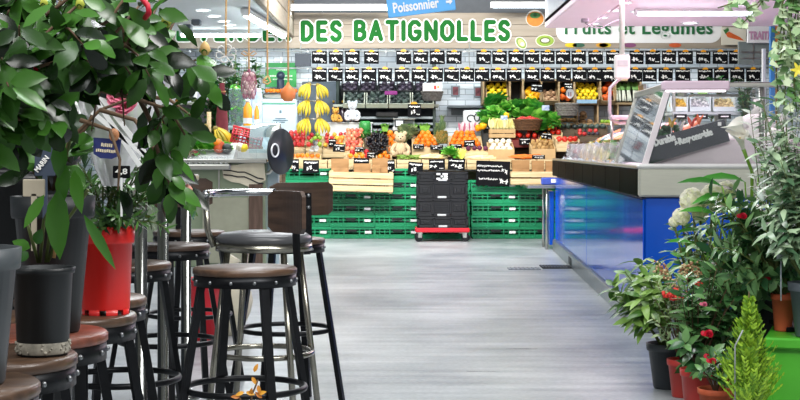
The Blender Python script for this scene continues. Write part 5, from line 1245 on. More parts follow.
# ------------------------------------------------ seller's shelf behind the counter
Y = 15.6; ss = thing('back_shelf', 'pale steel shelf behind the fish counter carrying three olive trays', 'shelf', (PX(700, Y), Y, 0)); bx = ss.location.x
xa, xb = PX(672, Y)-bx, PX(765, Y)-bx
for py in (113.5, 128):
    m = MB(); m.box(((xa+xb)/2, .2, PZ(py, Y)), (xb-xa, .45, .03), .004); m.build('shelf_board', pm('shelf_palesteel', '#c3cccb', .35, .4), ss)
for x in (xa+.02, xb-.02):
    for yy in (0, .4): m = MB(); m.box((x, yy, PZ(88, Y)/2), (.03, .03, PZ(88, Y)), .003); m.build('upright', STEEL, ss)
for py in (84.5,):
    m = MB(); m.box(((xa+xb)/2, .0, PZ(py, Y)), (xb-xa+.1, .04, .05), .004); m.build('top_rail', STEEL, ss)
def olive_tray(px0, px1, py0, py1, label, col1, col2, lab2, mound=0):
    w = (px1-px0)*Y/F; z0 = PZ(113.2, Y)+.015; h = PZ(py0, Y)-z0; t = thing('olive_tray', label, 'tray', (PX((px0+px1)/2, Y), Y, z0))
    m = MB(); m.box((0, .12, .008), (w*.95, .24, .014)); M = Matrix.Translation((0, .01, 0)) @ Matrix.Rotation(R(-18), 4, 'X')
    for sx in (-1, 1): m.box((sx*(w/2-.006), .12, h*.48), (.012, .24, h*.9), .002)
    m.box((0, .24, h*.5), (w, .012, h*.95), .002); m.box((0, .0, h*.16), (w, .012, h*.3), .002); m.build('tub', pm('tub_paleblue', '#c3d2d0', .3, var=.04), t)
    m = MB()
    for i in range(170):
        f = U(0, 1); m.sph((U(-w*.43, w*.43), .02+.20*f, h*(.28+.5*f)+U(-.008, .012)), (.019, .014, .014), 6, 5)
    o = m.build('olives', pm(nm_(label), col1, .35, c2=col2, island=.8), t); stuff(o)
def nm_(s): return 'olive_'+s.replace(' ', '_')[:24]
olive_tray(671, 688, 95.5, 112, 'tray of golden olives, first beside the slanted frame', '#c9a02e', '#8f7420', '')
olive_tray(690, 711, 95.5, 112, 'tray of grey-white shellfish between the two olive trays', '#d0d2d0', '#7b8083', '')
olive_tray(713, 736, 95.5, 112, 'tray of pale mixed olives beside the parsley', '#cfc08a', '#8a7c4a', '')
for k, px in enumerate((680, 701, 724)):
    m = MB(); m.box((0, 0, 0), (.13, .01, .05), .002); m.box((0, -.006, 0), (.08, .003, .012), mat=1); tag(m.build('tray_card', [CARD, CHALK], loc=(PX(px, Y), Y-.03, PZ(116.5, Y))), ('black card under the golden olive tray', 'black card under the grey-white shellfish tray', 'black card under the pale olive tray')[k], 'price card')
def bush(nm, label, cat, loc, r, h, n, L_, W_, mat, seed=1, shape=0, droop=.2, group=None, pot=None):
    rr = random.Random(seed); t = thing(nm, label, cat, loc, 0, group); m = MB(); st = MB()
    for i in range(max(3, n//14)):
        a = rr.uniform(0, 6.28); q = rr.uniform(.2, 1)*r; tip = Vector((q*math.cos(a), q*math.sin(a), h*rr.uniform(.55, 1)))
        st.tube([(0, 0, 0), tip*.5+Vector((0, 0, h*.1)), tip], [.006, .004, .002], 5)
        for k in range(14):
            f = rr.uniform(.3, 1); p = tip*f; a2 = rr.uniform(0, 6.28)
            m.leaf(p, (math.cos(a2), math.sin(a2), rr.uniform(-.3, .9)), (0, 0, 1), L_*rr.uniform(.7, 1.2), W_*rr.uniform(.8, 1.2), droop, .2, 0, shape)
    m.build('foliage', mat, t); st.build('stems', STEM, t)
    return t
PARS = pm('parsley_leaf', '#2f7a35', .5, c2='#1a4a20', island=.85, thin=.1)
bush('parsley_bunch', 'tall bunch of dark green parsley beside the pale olive tray', 'parsley', (PX(745, 15.5), 15.5, PZ(128, 15.5)+.015), .14, .50, 300, .06, .04, PARS, 3)
bush('parsley_bunch', 'low strip of green parsley above the olive trays', 'parsley', (PX(722, 16), 16.15, PZ(95, 16)), .2, .2, 160, .06, .04, PARS, 4)
b = MB(); b.box((0, 0, 0), (.6, .2, .03), .004); b.box((0, .1, -.8), (.05, .05, 1.6), .003); tag(b.build('herb_shelf', STEEL, loc=(PX(722, 16), 16.15, PZ(95.5, 16))), 'small steel shelf carrying the low parsley strip', 'shelf')
b = MB(); b.box((0, 0, 0), (.10, .02, .09), .004); tag(b.build('green_card', pm('card_lime', '#8fc46a', .5), loc=(PX(702, 15.7), 15.66, PZ(90, 15.7))), 'small lime green card above the grey-white shellfish tray', 'card')
# dark backing with steel shelves behind the seller
Y = 18.6
bw_ = thing('wall_unit', 'pale steel wall unit below the end of the price card rails', 'shelving', (PX(705, Y), Y, 0)); bx = bw_.location.x
for py in (90, 106, 124): m = MB(); m.box(((PX(645, Y)+PX(765, Y))/2-bx, .2, PZ(py, Y)), (PX(765, Y)-PX(645, Y), .4, .04), .004); m.build('shelf_board', pm('shelf_palesteel', '#c3cccb', .35, .4), bw_)
for px in (645, 685, 725, 765): m = MB(); m.box((PX(px, Y)-bx, .2, PZ(84, Y)/2), (.04, .4, PZ(84, Y)), .004); m.build('upright', STEEL, bw_)
for k in range(10):
    px = 650+k*8
    bush('herb_pot', 'pot of green herbs on the pale steel wall unit, %s from the leeks' % ORD[k], 'potted herb', (PX(px, Y), Y+.15, PZ((123.0, 105)[k % 2], Y)+.02), .08, .17, 60, .06, .035, PARS if k % 3 else LETD, 20+k, group='herb pots on the wall unit')
# trait(eur) board and posts at the end
Y = 17.0; tb = thing('shop_board', 'white board with pink capital letters beside the hanging ivy', 'sign', (PX(760, Y), Y, PZ(43, Y)))
x0 = PX(747.5, Y)-tb.location.x; w = 50*Y/F; h = 17*Y/F
m = MB(); m.box((x0+w/2, .02, h/2), (w, .04, h), .004); m.build('board', pm('board_white', '#e3e4e6', .5, var=.02), tb)
lettering(tb, 'lettering', 'TRAITEUR', Matrix.Translation((x0+.02, -.002, h*.22)) @ TXM, .345, .085, pm('pink_print', '#c99ab8', .5), .003, .006)
m = MB()
for i in range(2): m.box((x0+.1+i*.35, .05, .6), (.03, .03, .95), .003)
m.build('hanger_rod', STEEL, tb)
b = MB(); b.box((0, 0, -.11), (.55, .03, .26), .005); b.box((0, -.017, -.1), (.48, .004, .02), mat=1); b.box((0, -.017, -.17), (.48, .004, .012), mat=1); b.box((-.1, -.017, -.1), (.012, .004, .24), mat=1)
tag(b.build('grey_screen', [pm('panel_greygreen', '#7f8a88', .2, var=.2, scale=4), STEEL], loc=(PX(762, 17.05), 17.05, PZ(43.5, 17.05))), 'grey framed screen just below the white board with pink letters', 'panel')
for nm, px, py0, w, c, lb in (('blue_post', 772, 18, .055, '#3f8ad0', 'tall blue post beside the hanging ivy'), ('orange_banner', 777, 22, .05, '#e08a4a', 'narrow orange banner behind the hanging ivy'), ('white_post', 766, 48, .04, '#dfe3e4', 'white post between the olive shelf and the hanging ivy')):
    Y = 16.4; zt_ = PZ(py0, Y); zb_ = 0 if 'post' in nm else PZ(52, Y)
    b = MB(); b.box((0, 0, (zb_+zt_)/2), (w, .05, zt_-zb_), .006)
    if 'banner' in nm: b.tube([(0, .03, 0), (0, .03, zt_)], .01, 6)
    tag(b.build(nm, pm(nm+'_paint', c, .4, var=.05), loc=(PX(px, Y), Y+(.1 if 'white' in nm else 0), 0)), lb, 'banner' if 'banner' in nm else 'post')

# ================================================================== PLANTS ON THE FLOOR AND BENCH (flower stall side)
def pot_mesh(r0, r1, h, rim=.018):
    m = MB(); m.lathe([(0, 0), (r0*.96, 0), (r0, .006), (r0+(r1-r0)*.84, h*.84), (r1*1.03, h*.84), (r1*1.05, h*.86), (r1*1.07, h), (r1*.98, h), (r1*.93, h*.84), (0, h*.82)], 30); return m
def soil(r, z): m = MB(); m.lathe([(0, z+.004), (r*.6, z+.006), (r, z)], 20, cap=False); return m
def shrub(mb, st, rr, base, tip, bend, n, L_, W_, start=.25, el=.4, droop=.25, fold=.2, shape=0, r=.005, spread=1.0, size_end=.75):
    base = Vector(base); tip = Vector(tip); mid = (base+tip)/2+Vector(bend)
    pt = lambda f: base*(1-f)**2+mid*2*f*(1-f)+tip*f*f
    st.tube([pt(i/6) for i in range(7)], [r*(1-.7*i/6) for i in range(7)], 6)
    a = rr.uniform(0, 6.28)
    for k in range(n):
        f = start+(1-start)*(k+.5)/n; p = pt(f); t = (pt(min(1, f+.03))-pt(f-.03)).normalized(); x = t.orthogonal().normalized(); y = t.cross(x)
        a += 2.4+rr.uniform(-.4, .4); o = (x*math.cos(a)+y*math.sin(a))*spread
        d = (o+t*rr.uniform(el-.25, el+.35)).normalized(); s = (1-(1-size_end)*f)*rr.uniform(.8, 1.15)
        mb.leaf(p, d, t+Vector((0, 0, .4)), L_*s, W_*s, droop*rr.uniform(.3, 1.5), fold, 0, shape)
def leafmat(nm, c, c2, rough=.32, thin=.12): return pm(nm, c, rough, c2=c2, island=.8, thin=thin, spec=.6)
def rose(t, p, r, mat, nm='flower', lab=None):
    m = MB(); rr = random.Random(int(p[0]*1000))
    for k in range(16):
        f = k/16; a = k*2.4; el = R(85-75*f); d = Vector((math.cos(a)*math.cos(el), math.sin(a)*math.cos(el)-.3, math.sin(el)*.6)); m.leaf(Vector(p)-Vector((0, 0, r*.2)), d, (0, -1, .5), r*(.7+.5*f), r*.9, -.5, .4, 0, 2)
    m.sph(p, r*.35, 8, 6)
    o = m.build(nm, mat, t, at=t.location)
    if lab: o['label'] = lab
    return o
REDF = pm('flower_red', '#d4203a', .5, c2='#b01430', island=.5, thin=.15)
PINKF = pm('flower_pink', '#e08aa0', .5, c2='#c85a7a', island=.6, thin=.2)
TERRA = pm('terracotta', '#b5532f', .75, var=.15, scale=10); DGREY = pm('pot_dark_grey', '#2f3438', .5, var=.12); REDPOT = pm('pot_brick_red', '#c03c34', .4, var=.08)
# 1 rhododendron-like shrub in the dark pot
Y = 7.0; t = thing('potted_shrub', 'broad-leaved green shrub in a dark pot on the floor by the blue counter', 'plant', (PX(668, Y), Y, 0)); rr = random.Random(21)
o = pot_mesh(.068, .095, .21).build('pot', DGREY, t); soil(.085, .175).build('soil', SOIL, t)
m = MB(); st = MB()
for (px, py, dy) in ((612, 285, 0), (625, 272, -.1), (640, 262, .1), (648, 275, -.15), (622, 300, -.05), (640, 296, -.2), (655, 262, 0), (665, 270, -.1), (632, 318, -.1), (648, 310, -.2), (615, 300, .1), (637, 280, .15), (660, 290, -.2), (680, 280, 0)):
    q = P(px, py, Y+dy)-t.location; shrub(m, st, rr, (U(-.02, .02), 0, .17), q, (0, 0, .06), 20, .125, .046, .45, .6, .3, .15, 0, .006)
m.build('foliage', leafmat('shrub_leaf_green', '#86ab52', '#4a7430', .35), t); st.build('stems', STEM, t)
# 2 skimmia with red buds
Y = 6.75; t = thing('potted_skimmia', 'small shrub with red berry clusters and rusty shoots, over the brick red pot', 'plant', (PX(683, Y), Y, 0)); rr = random.Random(22)
pot_mesh(.05, .068, .17).build('pot', REDPOT, t); soil(.06, .14).build('soil', SOIL, t); m = MB(); st = MB(); bud = MB()
for k in range(44):
    px = rr.uniform(646, 712); py = rr.uniform(268, 345)-abs(px-680)*.0; q = P(px, py, Y+rr.uniform(-.15, .12))-t.location
    shrub(m, st, rr, (0, 0, .15), q, (0, 0, .05), 16, .05, .016, .4, .7, .15, .15, 0, .004)
for k in range(13):
    px = rr.uniform(656, 700); py = rr.uniform(262, 290); q = P(px, py, Y-.1)-t.location
    for j in range(14): bud.sph(q+Vector((rr.uniform(-.018, .018), rr.uniform(-.018, .018), rr.uniform(-.02, .03))), .0055, 6, 4)
m.build('foliage', leafmat('skimmia_leaf', '#9db47e', '#5a7448', .45), t); st.build('stems', BARK, t); stuff(bud.build('rusty_buds', pm('rusty_bud', '#9a6a4a', .5, c2='#c9b78a', island=.9), t))
for k, (px, py) in enumerate(((667, 294), (675, 292), (683, 296), (672, 297), (701, 282))):
    bb = MB(); q = P(px, py, Y-.16)-t.location
    for j in range(16): bb.sph(q+Vector((rr.uniform(-.022, .022), rr.uniform(-.015, .015), rr.uniform(-.013, .013))), .0075, 7, 5)
    bb.build('berry_cluster', pm('berry_red', '#d63a2c', .3, c2='#b02420', island=.5), t)
# 3 red flowering camellia before the bench
Y = 6.35; t = thing('potted_camellia', 'camellia with red blooms in a tall brick red pot on the floor', 'plant', (PX(697, Y), Y, 0)); rr = random.Random(23)
pot_mesh(.052, .068, .185).build('pot', REDPOT, t); soil(.06, .15).build('soil', SOIL, t); m = MB(); st = MB()
for k in range(46):
    px = rr.uniform(672, 752); py = rr.uniform(262, 372); q = P(px, py, Y+rr.uniform(-.18, .2))-t.location
    shrub(m, st, rr, (0, 0, .15), q, (rr.uniform(-.03, .03), 0, .06), 9, .09, .044, .4, .6, .25, .15, 0, .004)
m.build('foliage', leafmat('camellia_leaf_small', '#6a9558', '#2f5a30', .26), t); st.build('stems', BARK, t)
for px, py, r, mt in ((708, 335, .026, REDF), (711, 358, .026, REDF), (704, 305, .016, PINKF), (713, 366, .02, REDF)): rose(t, P(px, py, Y-.2), r, mt)
# 4 terracotta pot with a further camellia, front
Y = 6.05; t = thing('potted_camellia', 'low camellia in a wide terracotta pot before the bright conifer', 'plant', (PX(716, Y), Y, 0)); rr = random.Random(24)
pot_mesh(.052, .07, .15).build('pot', TERRA, t); soil(.062, .12).build('soil', SOIL, t); m = MB(); st = MB()
for k in range(9):
    q = P(rr.uniform(690, 735), rr.uniform(345, 385), Y+rr.uniform(-.1, .1))-t.location; shrub(m, st, rr, (0, 0, .12), q, (0, 0, .05), 6, .07, .032, .4, .6, .25, .15, 0, .004)
m.build('foliage', leafmat('camellia_leaf_small', '#3f6a34', '#1f3f20', .28), t); st.build('stems', BARK, t)
rose(t, P(712, 362, Y-.12), .02, REDF)
# 5 bright conifer
Y = 5.7; t = thing('potted_conifer', 'bright lime green conifer in front of the green bench', 'plant', (PX(749, Y), Y, 0)); rr = random.Random(25)
pot_mesh(.055, .07, .12).build('pot', DGREY, t); soil(.06, .1).build('soil', SOIL, t); m = MB(); st = MB(); top = PZ(291, Y)
st.tube([(0, 0, .1), (.0, 0, top)], [.009, .002], 6)
for k in range(210):
    f = rr.uniform(0, 1)**1.25; z = .10+(top-.14)*f; a = rr.uniform(0, 6.28); Rr = .118*(1-f)**1.15+.008; L1 = Rr*rr.uniform(.75, 1.15)
    d = Vector((math.cos(a), math.sin(a), rr.uniform(.9, 1.8))).normalized(); p0 = Vector((0, 0, z)); p1 = p0+Vector((math.cos(a)*L1, math.sin(a)*L1, L1*rr.uniform(.8, 1.5)))
    for j in range(9):
        g = (j+1)/9; p = p0.lerp(p1, g)
        for s in (-1, 1):
            dd = (d+Vector((-math.sin(a)*s*.7, math.cos(a)*s*.7, rr.uniform(-.2, .5)))).normalized(); m.leaf(p, dd, Vector((math.cos(a), math.sin(a), .3)), .028*(1.2-.4*g), .008, .1, .3)
m.build('foliage', leafmat('conifer_lime', '#a2c83a', '#628f24', .5, .22), t); st.build('trunk', BARK, t)
m = MB(); q = P(735, 330, Y-.06)-t.location; m.tube([(q.x, q.y, .12), (q.x, q.y, q.z-.06), (q.x+.03, q.y, q.z+.0)], .003, 6); m.build('support_stick', pm('stick_white', '#8f9496', .4), t)['label'] = 'pale bent stick'
# green bench
Y = 6.2; gb_ = thing('green_bench', 'bright green painted bench carrying pots behind the conifer', 'bench', (PX(764, 6.05), 6.05, 0), R(-18))
GB = pm('bench_lime', '#429a24', .4, var=.06); ztb = PZ(339, 6.0)
m = MB(); m.box((.75, .45, ztb-.02), (1.5, .95, .045), .008); m.build('top_board', GB, gb_)
m = MB(); m.box((.75, .02, (ztb-.04)/2), (1.48, .03, ztb-.045), .004); m.build('front_board', GB, gb_)
m = MB(); m.box((.02, .45, (ztb-.04)/2), (.03, .90, ztb-.045), .004); m.build('end_board', GB, gb_)
# pots on bench
def simple_pot(nm, label, px, Y, r0, r1, h, mat, fol, z):
    t = thing(nm, label, 'plant', (PX(px, Y), Y, z)); pot_mesh(r0, r1, h).build('pot', mat, t); soil(r1*.9, h*.83).build('soil', SOIL, t); return t
rr = random.Random(31)
t = simple_pot('potted_bush', 'dark leafy bush in a terracotta pot on the green bench', 783, 6.25, .036, .047, .155, TERRA, None, ztb+.003); m = MB(); st = MB()
for k in range(70):
    px = rr.uniform(708, 800); py = rr.uniform(190, 300); q = P(px, py, 6.4+rr.uniform(-.25, .25))-t.location; shrub(m, st, rr, (0, 0, .13), q, (0, 0, .12), 11, .095, .044, .35, .6, .3, .15, 0, .005)
m.build('foliage', leafmat('bush_leaf_dark', '#7ba468', '#345c3a', .24), t); st.build('stems', STEM, t)
rose(t, P(742.5, 217, 6.2), .022, REDF); rose(t, P(768, 279, 6.2), .012, REDF)
m = MB(); q = P(781, 258, 6.1)-t.location; m.tube([(q.x, q.y, .14), (q.x, q.y, q.z)], .003, 5); m.box((q.x, q.y, q.z+.02), (.035, .004, .055), .004); m.build('plant_tag', pm('tag_white', '#d6dadc', .5, c2='#7a8a9a', scale=60), t)['label'] = 'white plant tag on a stick'
t = simple_pot('potted_lily', 'tall pale green lily bush in a grey pot at the bench end', 808, 6.05, .05, .075, .22, pm('pot_mid_grey', '#4c545a', .45, var=.08), None, ztb+.003); m = MB(); st = MB()
for k in range(40):
    px = rr.uniform(752, 812); py = rr.uniform(92, 235); q = P(px, py, 6.0+rr.uniform(-.2, .2))-t.location; b0 = P(rr.uniform(772, 815), 300, 6.05)-t.location
    shrub(m, st, rr, (0, 0, .2), q, (rr.uniform(-.03, .03), 0, .05), 17, .10, .032, .35, .5, .35, .12, 1, .004)
m.build('foliage', leafmat('lily_leaf_pale', '#a8c09c', '#47684a', .25), t); st.build('stems', STEM, t)
lm = MB(); 
YEL = pm('lily_yellow', '#e6d84a', .45, thin=.15)
for px, py in ((798, 70),):
    q = P(px, py, 5.9); lm = MB()
    for j in range(6): a = j*1.047; lm.leaf(q-t.location, (math.cos(a)*.8, -.5, math.sin(a)*.8), (0, -1, 0), .035, .014, .3)
    lm.build('flower', YEL, t)
# white lily-like bouquet leaves cascade near the top
t = thing('potted_lily', 'silvery white leaved plant filling the space above the calla lilies', 'plant', (PX(790, 6.5), 6.75, 0)); pot_mesh(.09, .12, .5).build('pot', DGREY, t); soil(.11, .42).build('soil', SOIL, t); m = MB(); st = MB()
for k in range(34):
    q = P(rr.uniform(746, 805), rr.uniform(85, 200), 6.6+rr.uniform(-.15, .2))-t.location; shrub(m, st, rr, (rr.uniform(-.04, .04), 0, .42), q, (0, 0, .08), 14, .08, .028, .5, .5, .3, .12, 1, .004)
m.build('foliage', leafmat('silver_leaf', '#dfe6da', '#6f8c6c', .3), t); st.build('stems', STEM, t)
# calla lilies and broad leaves
Y = 7.1; t = thing('potted_calla', 'white calla lilies with broad leaves before the steel counter end', 'plant', (PX(752, Y), Y, 0)); rr = random.Random(33)
pot_mesh(.08, .11, .30).build('pot', DGREY, t); soil(.10, .25).build('soil', SOIL, t); m = MB(); st = MB(); base = Vector((0, 0, .25))
for px, py, dx_, L_, W_ in ((745, 182, -1, .22, .085), (722, 186, -1, .20, .075), (735, 205, -.7, .20, .09), (716, 215, -1, .17, .07), (758, 178, .5, .16, .07), (728, 196, -1, .18, .07), (770, 190, .8, .18, .08), (748, 205, -.3, .2, .09), (705, 232, -1, .14, .05), (693, 244, -1, .13, .05)):
    q = P(px, py, Y+rr.uniform(-.15, .05))-t.location; st.tube([base, base.lerp(q, .6)+Vector((0, 0, .05)), q], [.007, .006, .004], 6)
    m.leaf(q, (dx_, rr.uniform(-.5, .1), rr.uniform(-.05, .45)), (0, -.4, 1), L_, W_, .35, .25)
m.build('foliage', leafmat('calla_leaf', '#4a9a34', '#2c6a28', .3, .25), t); st.build('stems', pm('calla_stem', '#7fae3c', .4), t)
CAL = pm('calla_white', '#f3f1e8', .4, var=.02, thin=.2); SPX = pm('calla_spadix', '#e8c84a', .5)
def calla(p, top, lean):
    p = Vector(p); top = Vector(top); ax_ = (top-p); L1 = ax_.length; ax_.normalize(); s = ax_.cross(Vector((0, 1, 0))).normalized(); f = ax_.cross(s)
    vs = []; fs = []; n, k_ = 8, 16
    for i in range(n+1):
        u = i/n; r_ = .008+.026*u**1.8
        for j in range(k_):
            a = 2*PI*j/k_; ext = .55*max(0, math.cos(a-lean))*u**2.5; fl = 1+.5*u**3
            vs.append(p+ax_*(L1*u*(1-.25*u)+ext*L1*.75)+(s*math.cos(a)+f*math.sin(a))*r_*fl)
    for i in range(n):
        for j in range(k_): fs.append((i*k_+j, i*k_+(j+1) % k_, (i+1)*k_+(j+1) % k_, (i+1)*k_+j))
    return vs, fs, ax_
for (bx_, by_), (tx, ty), ln, (sx0, sy0) in (((751, 138), (730, 121), 0.3, (763, 158)), ((744, 151), (737, 130), 0.0, (752, 172))):
    p = P(bx_, by_, Y-.15)-t.location; q = P(tx, ty, Y-.2)-t.location; vs, fs, ax_ = calla(p, q, ln)
    c = MB(); c.add(vs, fs, 0, True); fl = c.build('calla_flower', CAL, t)
    c = MB(); c.tube([p+ax_*.015, p+ax_*.075], [.007, .005], 8); c.build('spadix', SPX, fl)
    c = MB(); b0 = P(sx0, sy0, Y-.1)-t.location; c.tube([base, b0, b0.lerp(p, .5), p+ax_*.012], [.008, .008, .008, .0095], 8); c.build('flower_stalk', pm('calla_stem', '#7fae3c', .4), t)
# hydrangea
Y = 7.3; t = thing('potted_hydrangea', 'hydrangea with creamy white flower heads against the blue counter end', 'plant', (PX(706, Y), Y, 0)); rr = random.Random(34)
pot_mesh(.075, .10, .22).build('pot', DGREY, t); soil(.09, .18).build('soil', SOIL, t); m = MB(); st = MB()
for k in range(30):
    q = P(rr.uniform(668, 735), rr.uniform(212, 268), Y+rr.uniform(-.15, .15))-t.location; shrub(m, st, rr, (0, 0, .18), q, (0, 0, .08), 7, .10, .055, .55, .6, .3, .15, 0, .006)
m.build('foliage', leafmat('hydrangea_leaf', '#74b054', '#3a7034', .35, .2), t); st.build('stems', STEM, t)
HYD = pm('hydrangea_petal', '#f8f5ea', .7, c2='#eef0d0', island=.8, thin=.5)
for px, py, r in ((692, 201, .060), (681, 217, .042), (712, 196, .055), (726, 192, .050), (700, 213, .040), (674, 222, .026), (717, 205, .04)):
    q = P(px, py, Y-.15)-t.location; h = MB(); 
    for i in range(44):
        a = i*2.4; z = 1-2*(i+.5)/44; w = math.sqrt(1-z*z); d = Vector((w*math.cos(a), w*math.sin(a), z)); x = d.orthogonal().normalized(); y = d.cross(x)
        for j in range(4):
            e = x*math.cos(j*PI/2+i)+y*math.sin(j*PI/2+i); h.leaf(q+d*r*(.82+.12*math.sin(i*7)), e+d*.45, d, r*.42, r*.40, .3, .25, 0, 2)
    h.build('flower_head', HYD, t); st = MB(); st.tube([(0, 0, .18), q*.6+Vector((0, 0, .04)), q], [.007, .006, .004], 6); st.build('flower_stalk', STEM, t)
# pale arching plant between
t = thing('potted_bush', 'loose green plant between the hydrangea and the bench, with long pointed leaves', 'plant', (PX(738, 6.7), 6.75, 0)); pot_mesh(.07, .095, .2).build('pot', REDPOT, t); soil(.085, .16).build('soil', SOIL, t); m = MB(); st = MB()
for k in range(44):
    q = P(rr.uniform(690, 770), rr.uniform(205, 330), 6.75+rr.uniform(-.2, .15))-t.location; shrub(m, st, rr, (0, 0, .16), q, (0, 0, .1), 10, .11, .042, .4, .55, .35, .15, 0, .005)
m.build('foliage', leafmat('mid_green_leaf', '#86b070', '#437246', .28), t); st.build('stems', STEM, t)
m = MB(); q = P(734, 260, 6.5); m.box((0, 0, 0), (.035, .006, .03), .003); m.box((.012, 0, -.05), (.004, .004, .09)); tag(m.build('blue_plant_tag', pm('plant_tag_blue', '#2f6ad0', .4), loc=q), 'bright blue plant tag stuck in the leaves before the bench', 'tag')
# ivy hanging from a plant stand
Y = 6.1; pst = thing('plant_stand', 'slim dark metal plant stand carrying the hanging ivy', 'stand', (PX(830, Y), Y, 0)); ztop = PZ(-22, Y)
m = MB(); m.tube([(0, 0.25, ztb+.004), (0, .25, ztop)], .014, 8); m.build('pole', DARKMETAL, pst)
m = MB(); m.box((0, .25, ztb+.012), (.3, .3, .02), .004); m.build('foot_plate', DARKMETAL, pst)
m = MB(); m.box((-.08, .13, ztop+.006), (.34, .34, .014), .004); m.build('top_plate', DARKMETAL, pst)
t = thing('hanging_ivy', 'ivy with pale variegated leaves trailing from a pot above the flower stall', 'plant', (PX(805, Y), Y+.1, ztop+.013)); rr = random.Random(35)
pot_mesh(.075, .10, .15).build('pot', pm('pot_mid_grey', '#4c545a', .45), t); soil(.09, .12).build('soil', SOIL, t); m = MB(); st = MB(); rim = Vector((0, 0, .14))
def ivyleaf(p, d, up, s):
    d = Vector(d).normalized(); up = Vector(up); sd = d.cross(up).normalized(); nn = sd.cross(d); p = Vector(p)
    C = [(0, 0), (.25, -.35), (.12, -.62), (.48, -.42), (1, 0), (.48, .42), (.12, .62), (.25, .35)]
    vs = [p+d*(x*s)+sd*(y*s)+nn*(abs(y)*.15*s) for x, y in C]; m.add(vs, [(0, 1, 2, 3), (0, 3, 4), (0, 4, 5), (0, 5, 6, 7)], 0, True)
trails = [[(790, -25), (776, -10), (762, 2), (752, 14), (742, 24), (738, 27)], [(790, -25), (770, -18), (745, -5), (730, 4), (718, 8)], [(792, -25), (785, 10), (779, 40), (776, 70), (778, 92)], [(798, -25), (792, 10), (789, 45), (786, 80), (784, 105)],
          [(800, -25), (798, 15), (796, 50), (794, 85), (797, 112)], [(803, -25), (806, 10), (803, 45), (801, 80), (799, 110)], [(788, -25), (782, 5), (784, 30), (781, 55), (779, 66)], [(795, -20), (788, 20), (793, 50), (790, 72)], [(786, -25), (768, -8), (757, 4), (748, 8)], [(800, -20), (810, 20), (808, 60), (806, 100)], [(786, -20), (780, 15), (786, 40), (783, 60)], [(800, -22), (794, 30), (798, 62), (793, 96)]]
for tr in trails:
    pts = [rim]+[P(px, py, Y+rr.uniform(-.12, .06))-t.location for px, py in tr]; st.tube(pts, .0028, 5)
    for i in range(len(pts)-1):
        L1 = (pts[i+1]-pts[i]).length; n = int(L1/.017)
        for j in range(n):
            p = pts[i].lerp(pts[i+1], j/n); a = rr.uniform(0, 6.28); ivyleaf(p+Vector((rr.uniform(-.012, .012), rr.uniform(-.012, .012), 0)), (math.cos(a), math.sin(a)-.4, rr.uniform(-.7, .4)), (0, -1, .8), rr.uniform(.030, .052))
m.build('ivy_foliage', pm('ivy_leaf', '#cddcb8', .35, c2='#5f8a50', island=.85, thin=.15), t); st.build('vines', STEM, t)
# ================================================================== SALAD COUNTER AND HANGING NETS (far side of the stools)
Y = 14.2
sc_ = thing('salad_counter', 'salad counter with scalloped steel top and greenish panels behind the bar stools', 'counter', (PX(220, Y), Y, 0)); bx = sc_.location.x
xa, xb = PX(120, Y)-bx, PX(266, Y)-bx; zc = PZ(163, Y)
GPAN = pm('panel_sage', '#8c9a7e', .3, .25, .15, 3, bump=.05)
m = MB(); m.box(((xa+xb)/2, .55, zc/2), (xb-xa, 1.1, zc), .01); m.build('body', GPAN, sc_)
for px in (190, 219, 249):
    m = MB(); m.box((PX(px, Y)-bx, -.008, zc/2), (.015, .014, zc-.05), .002); m.build('panel_joint', STEEL, sc_)
m = MB(); m.box((PX(256, Y)-bx, -.02, (PZ(184, Y))/2), (.13, .03, PZ(184, Y)), .004); m.build('wooden_corner', wood('corner_wood', '#6a5446', '#453428', .6, 4, (10, 10, 1)), sc_)
m = MB(); m.box((PX(229, Y)-bx, -.014, .35), (.5, .012, .62), .003); m.build('cream_board', pm('cream_board', '#989a84', .5, var=.08), sc_)
wp = [(PX(px, Y)-bx, PZ(py, Y)) for px, py in ((222, 166), (236, 165), (264, 160), (266, 180), (258, 184), (250, 187), (240, 183), (232, 182), (224, 178))]
m = MB(); m.prism([(x, z) for x, z in wp][::-1], .02, Matrix.Translation((0, -.012, 0)) @ TXM); m.build('wavy_panel', pm('wavy_cream', '#d3cbb0', .5, var=.08), sc_)
m = MB()
for dz in (0, -.045): m.tube([(PX(px, Y)-bx, -.037, PZ(py, Y)+dz) for px, py in ((224, 170), (231, 170.5), (238, 172), (245, 172), (252, 175), (258, 178), (264, 179))], .006, 5)
m.build('wavy_line', BLACK, sc_)
m = MB(); m.box(((xa+PX(232, Y)-bx)/2, -.06, PZ(167, Y)), (PX(232, Y)-bx-xa, .16, .05), .01); m.build('front_rail', STEEL, sc_)
for k in range(13):
    m = MB(); m.box((PX(168+k*5, Y)-bx, -.145, PZ(160, Y)), (.035, .012, .06), .004); m.build('guard_tab', GLASS if 0 else glassy('clear_acrylic', (.93, .95, .96), .02, .93), sc_)
m = MB(); m.box(((xa+xb)/2, .45, PZ(161, Y)), (xb-xa+.04, 1.1, .04), .01); m.build('counter_top', STEEL, sc_)
m = MB(); m.box((PX(212, Y)-bx, -.03, PZ(155, Y)), (PX(258, Y)-PX(168, Y), .01, .10), .002, M=None); m.build('low_glass', glassy('clear_acrylic', (.93, .95, .96), .02, .93), sc_)
zt_ = PZ(159.5, Y)
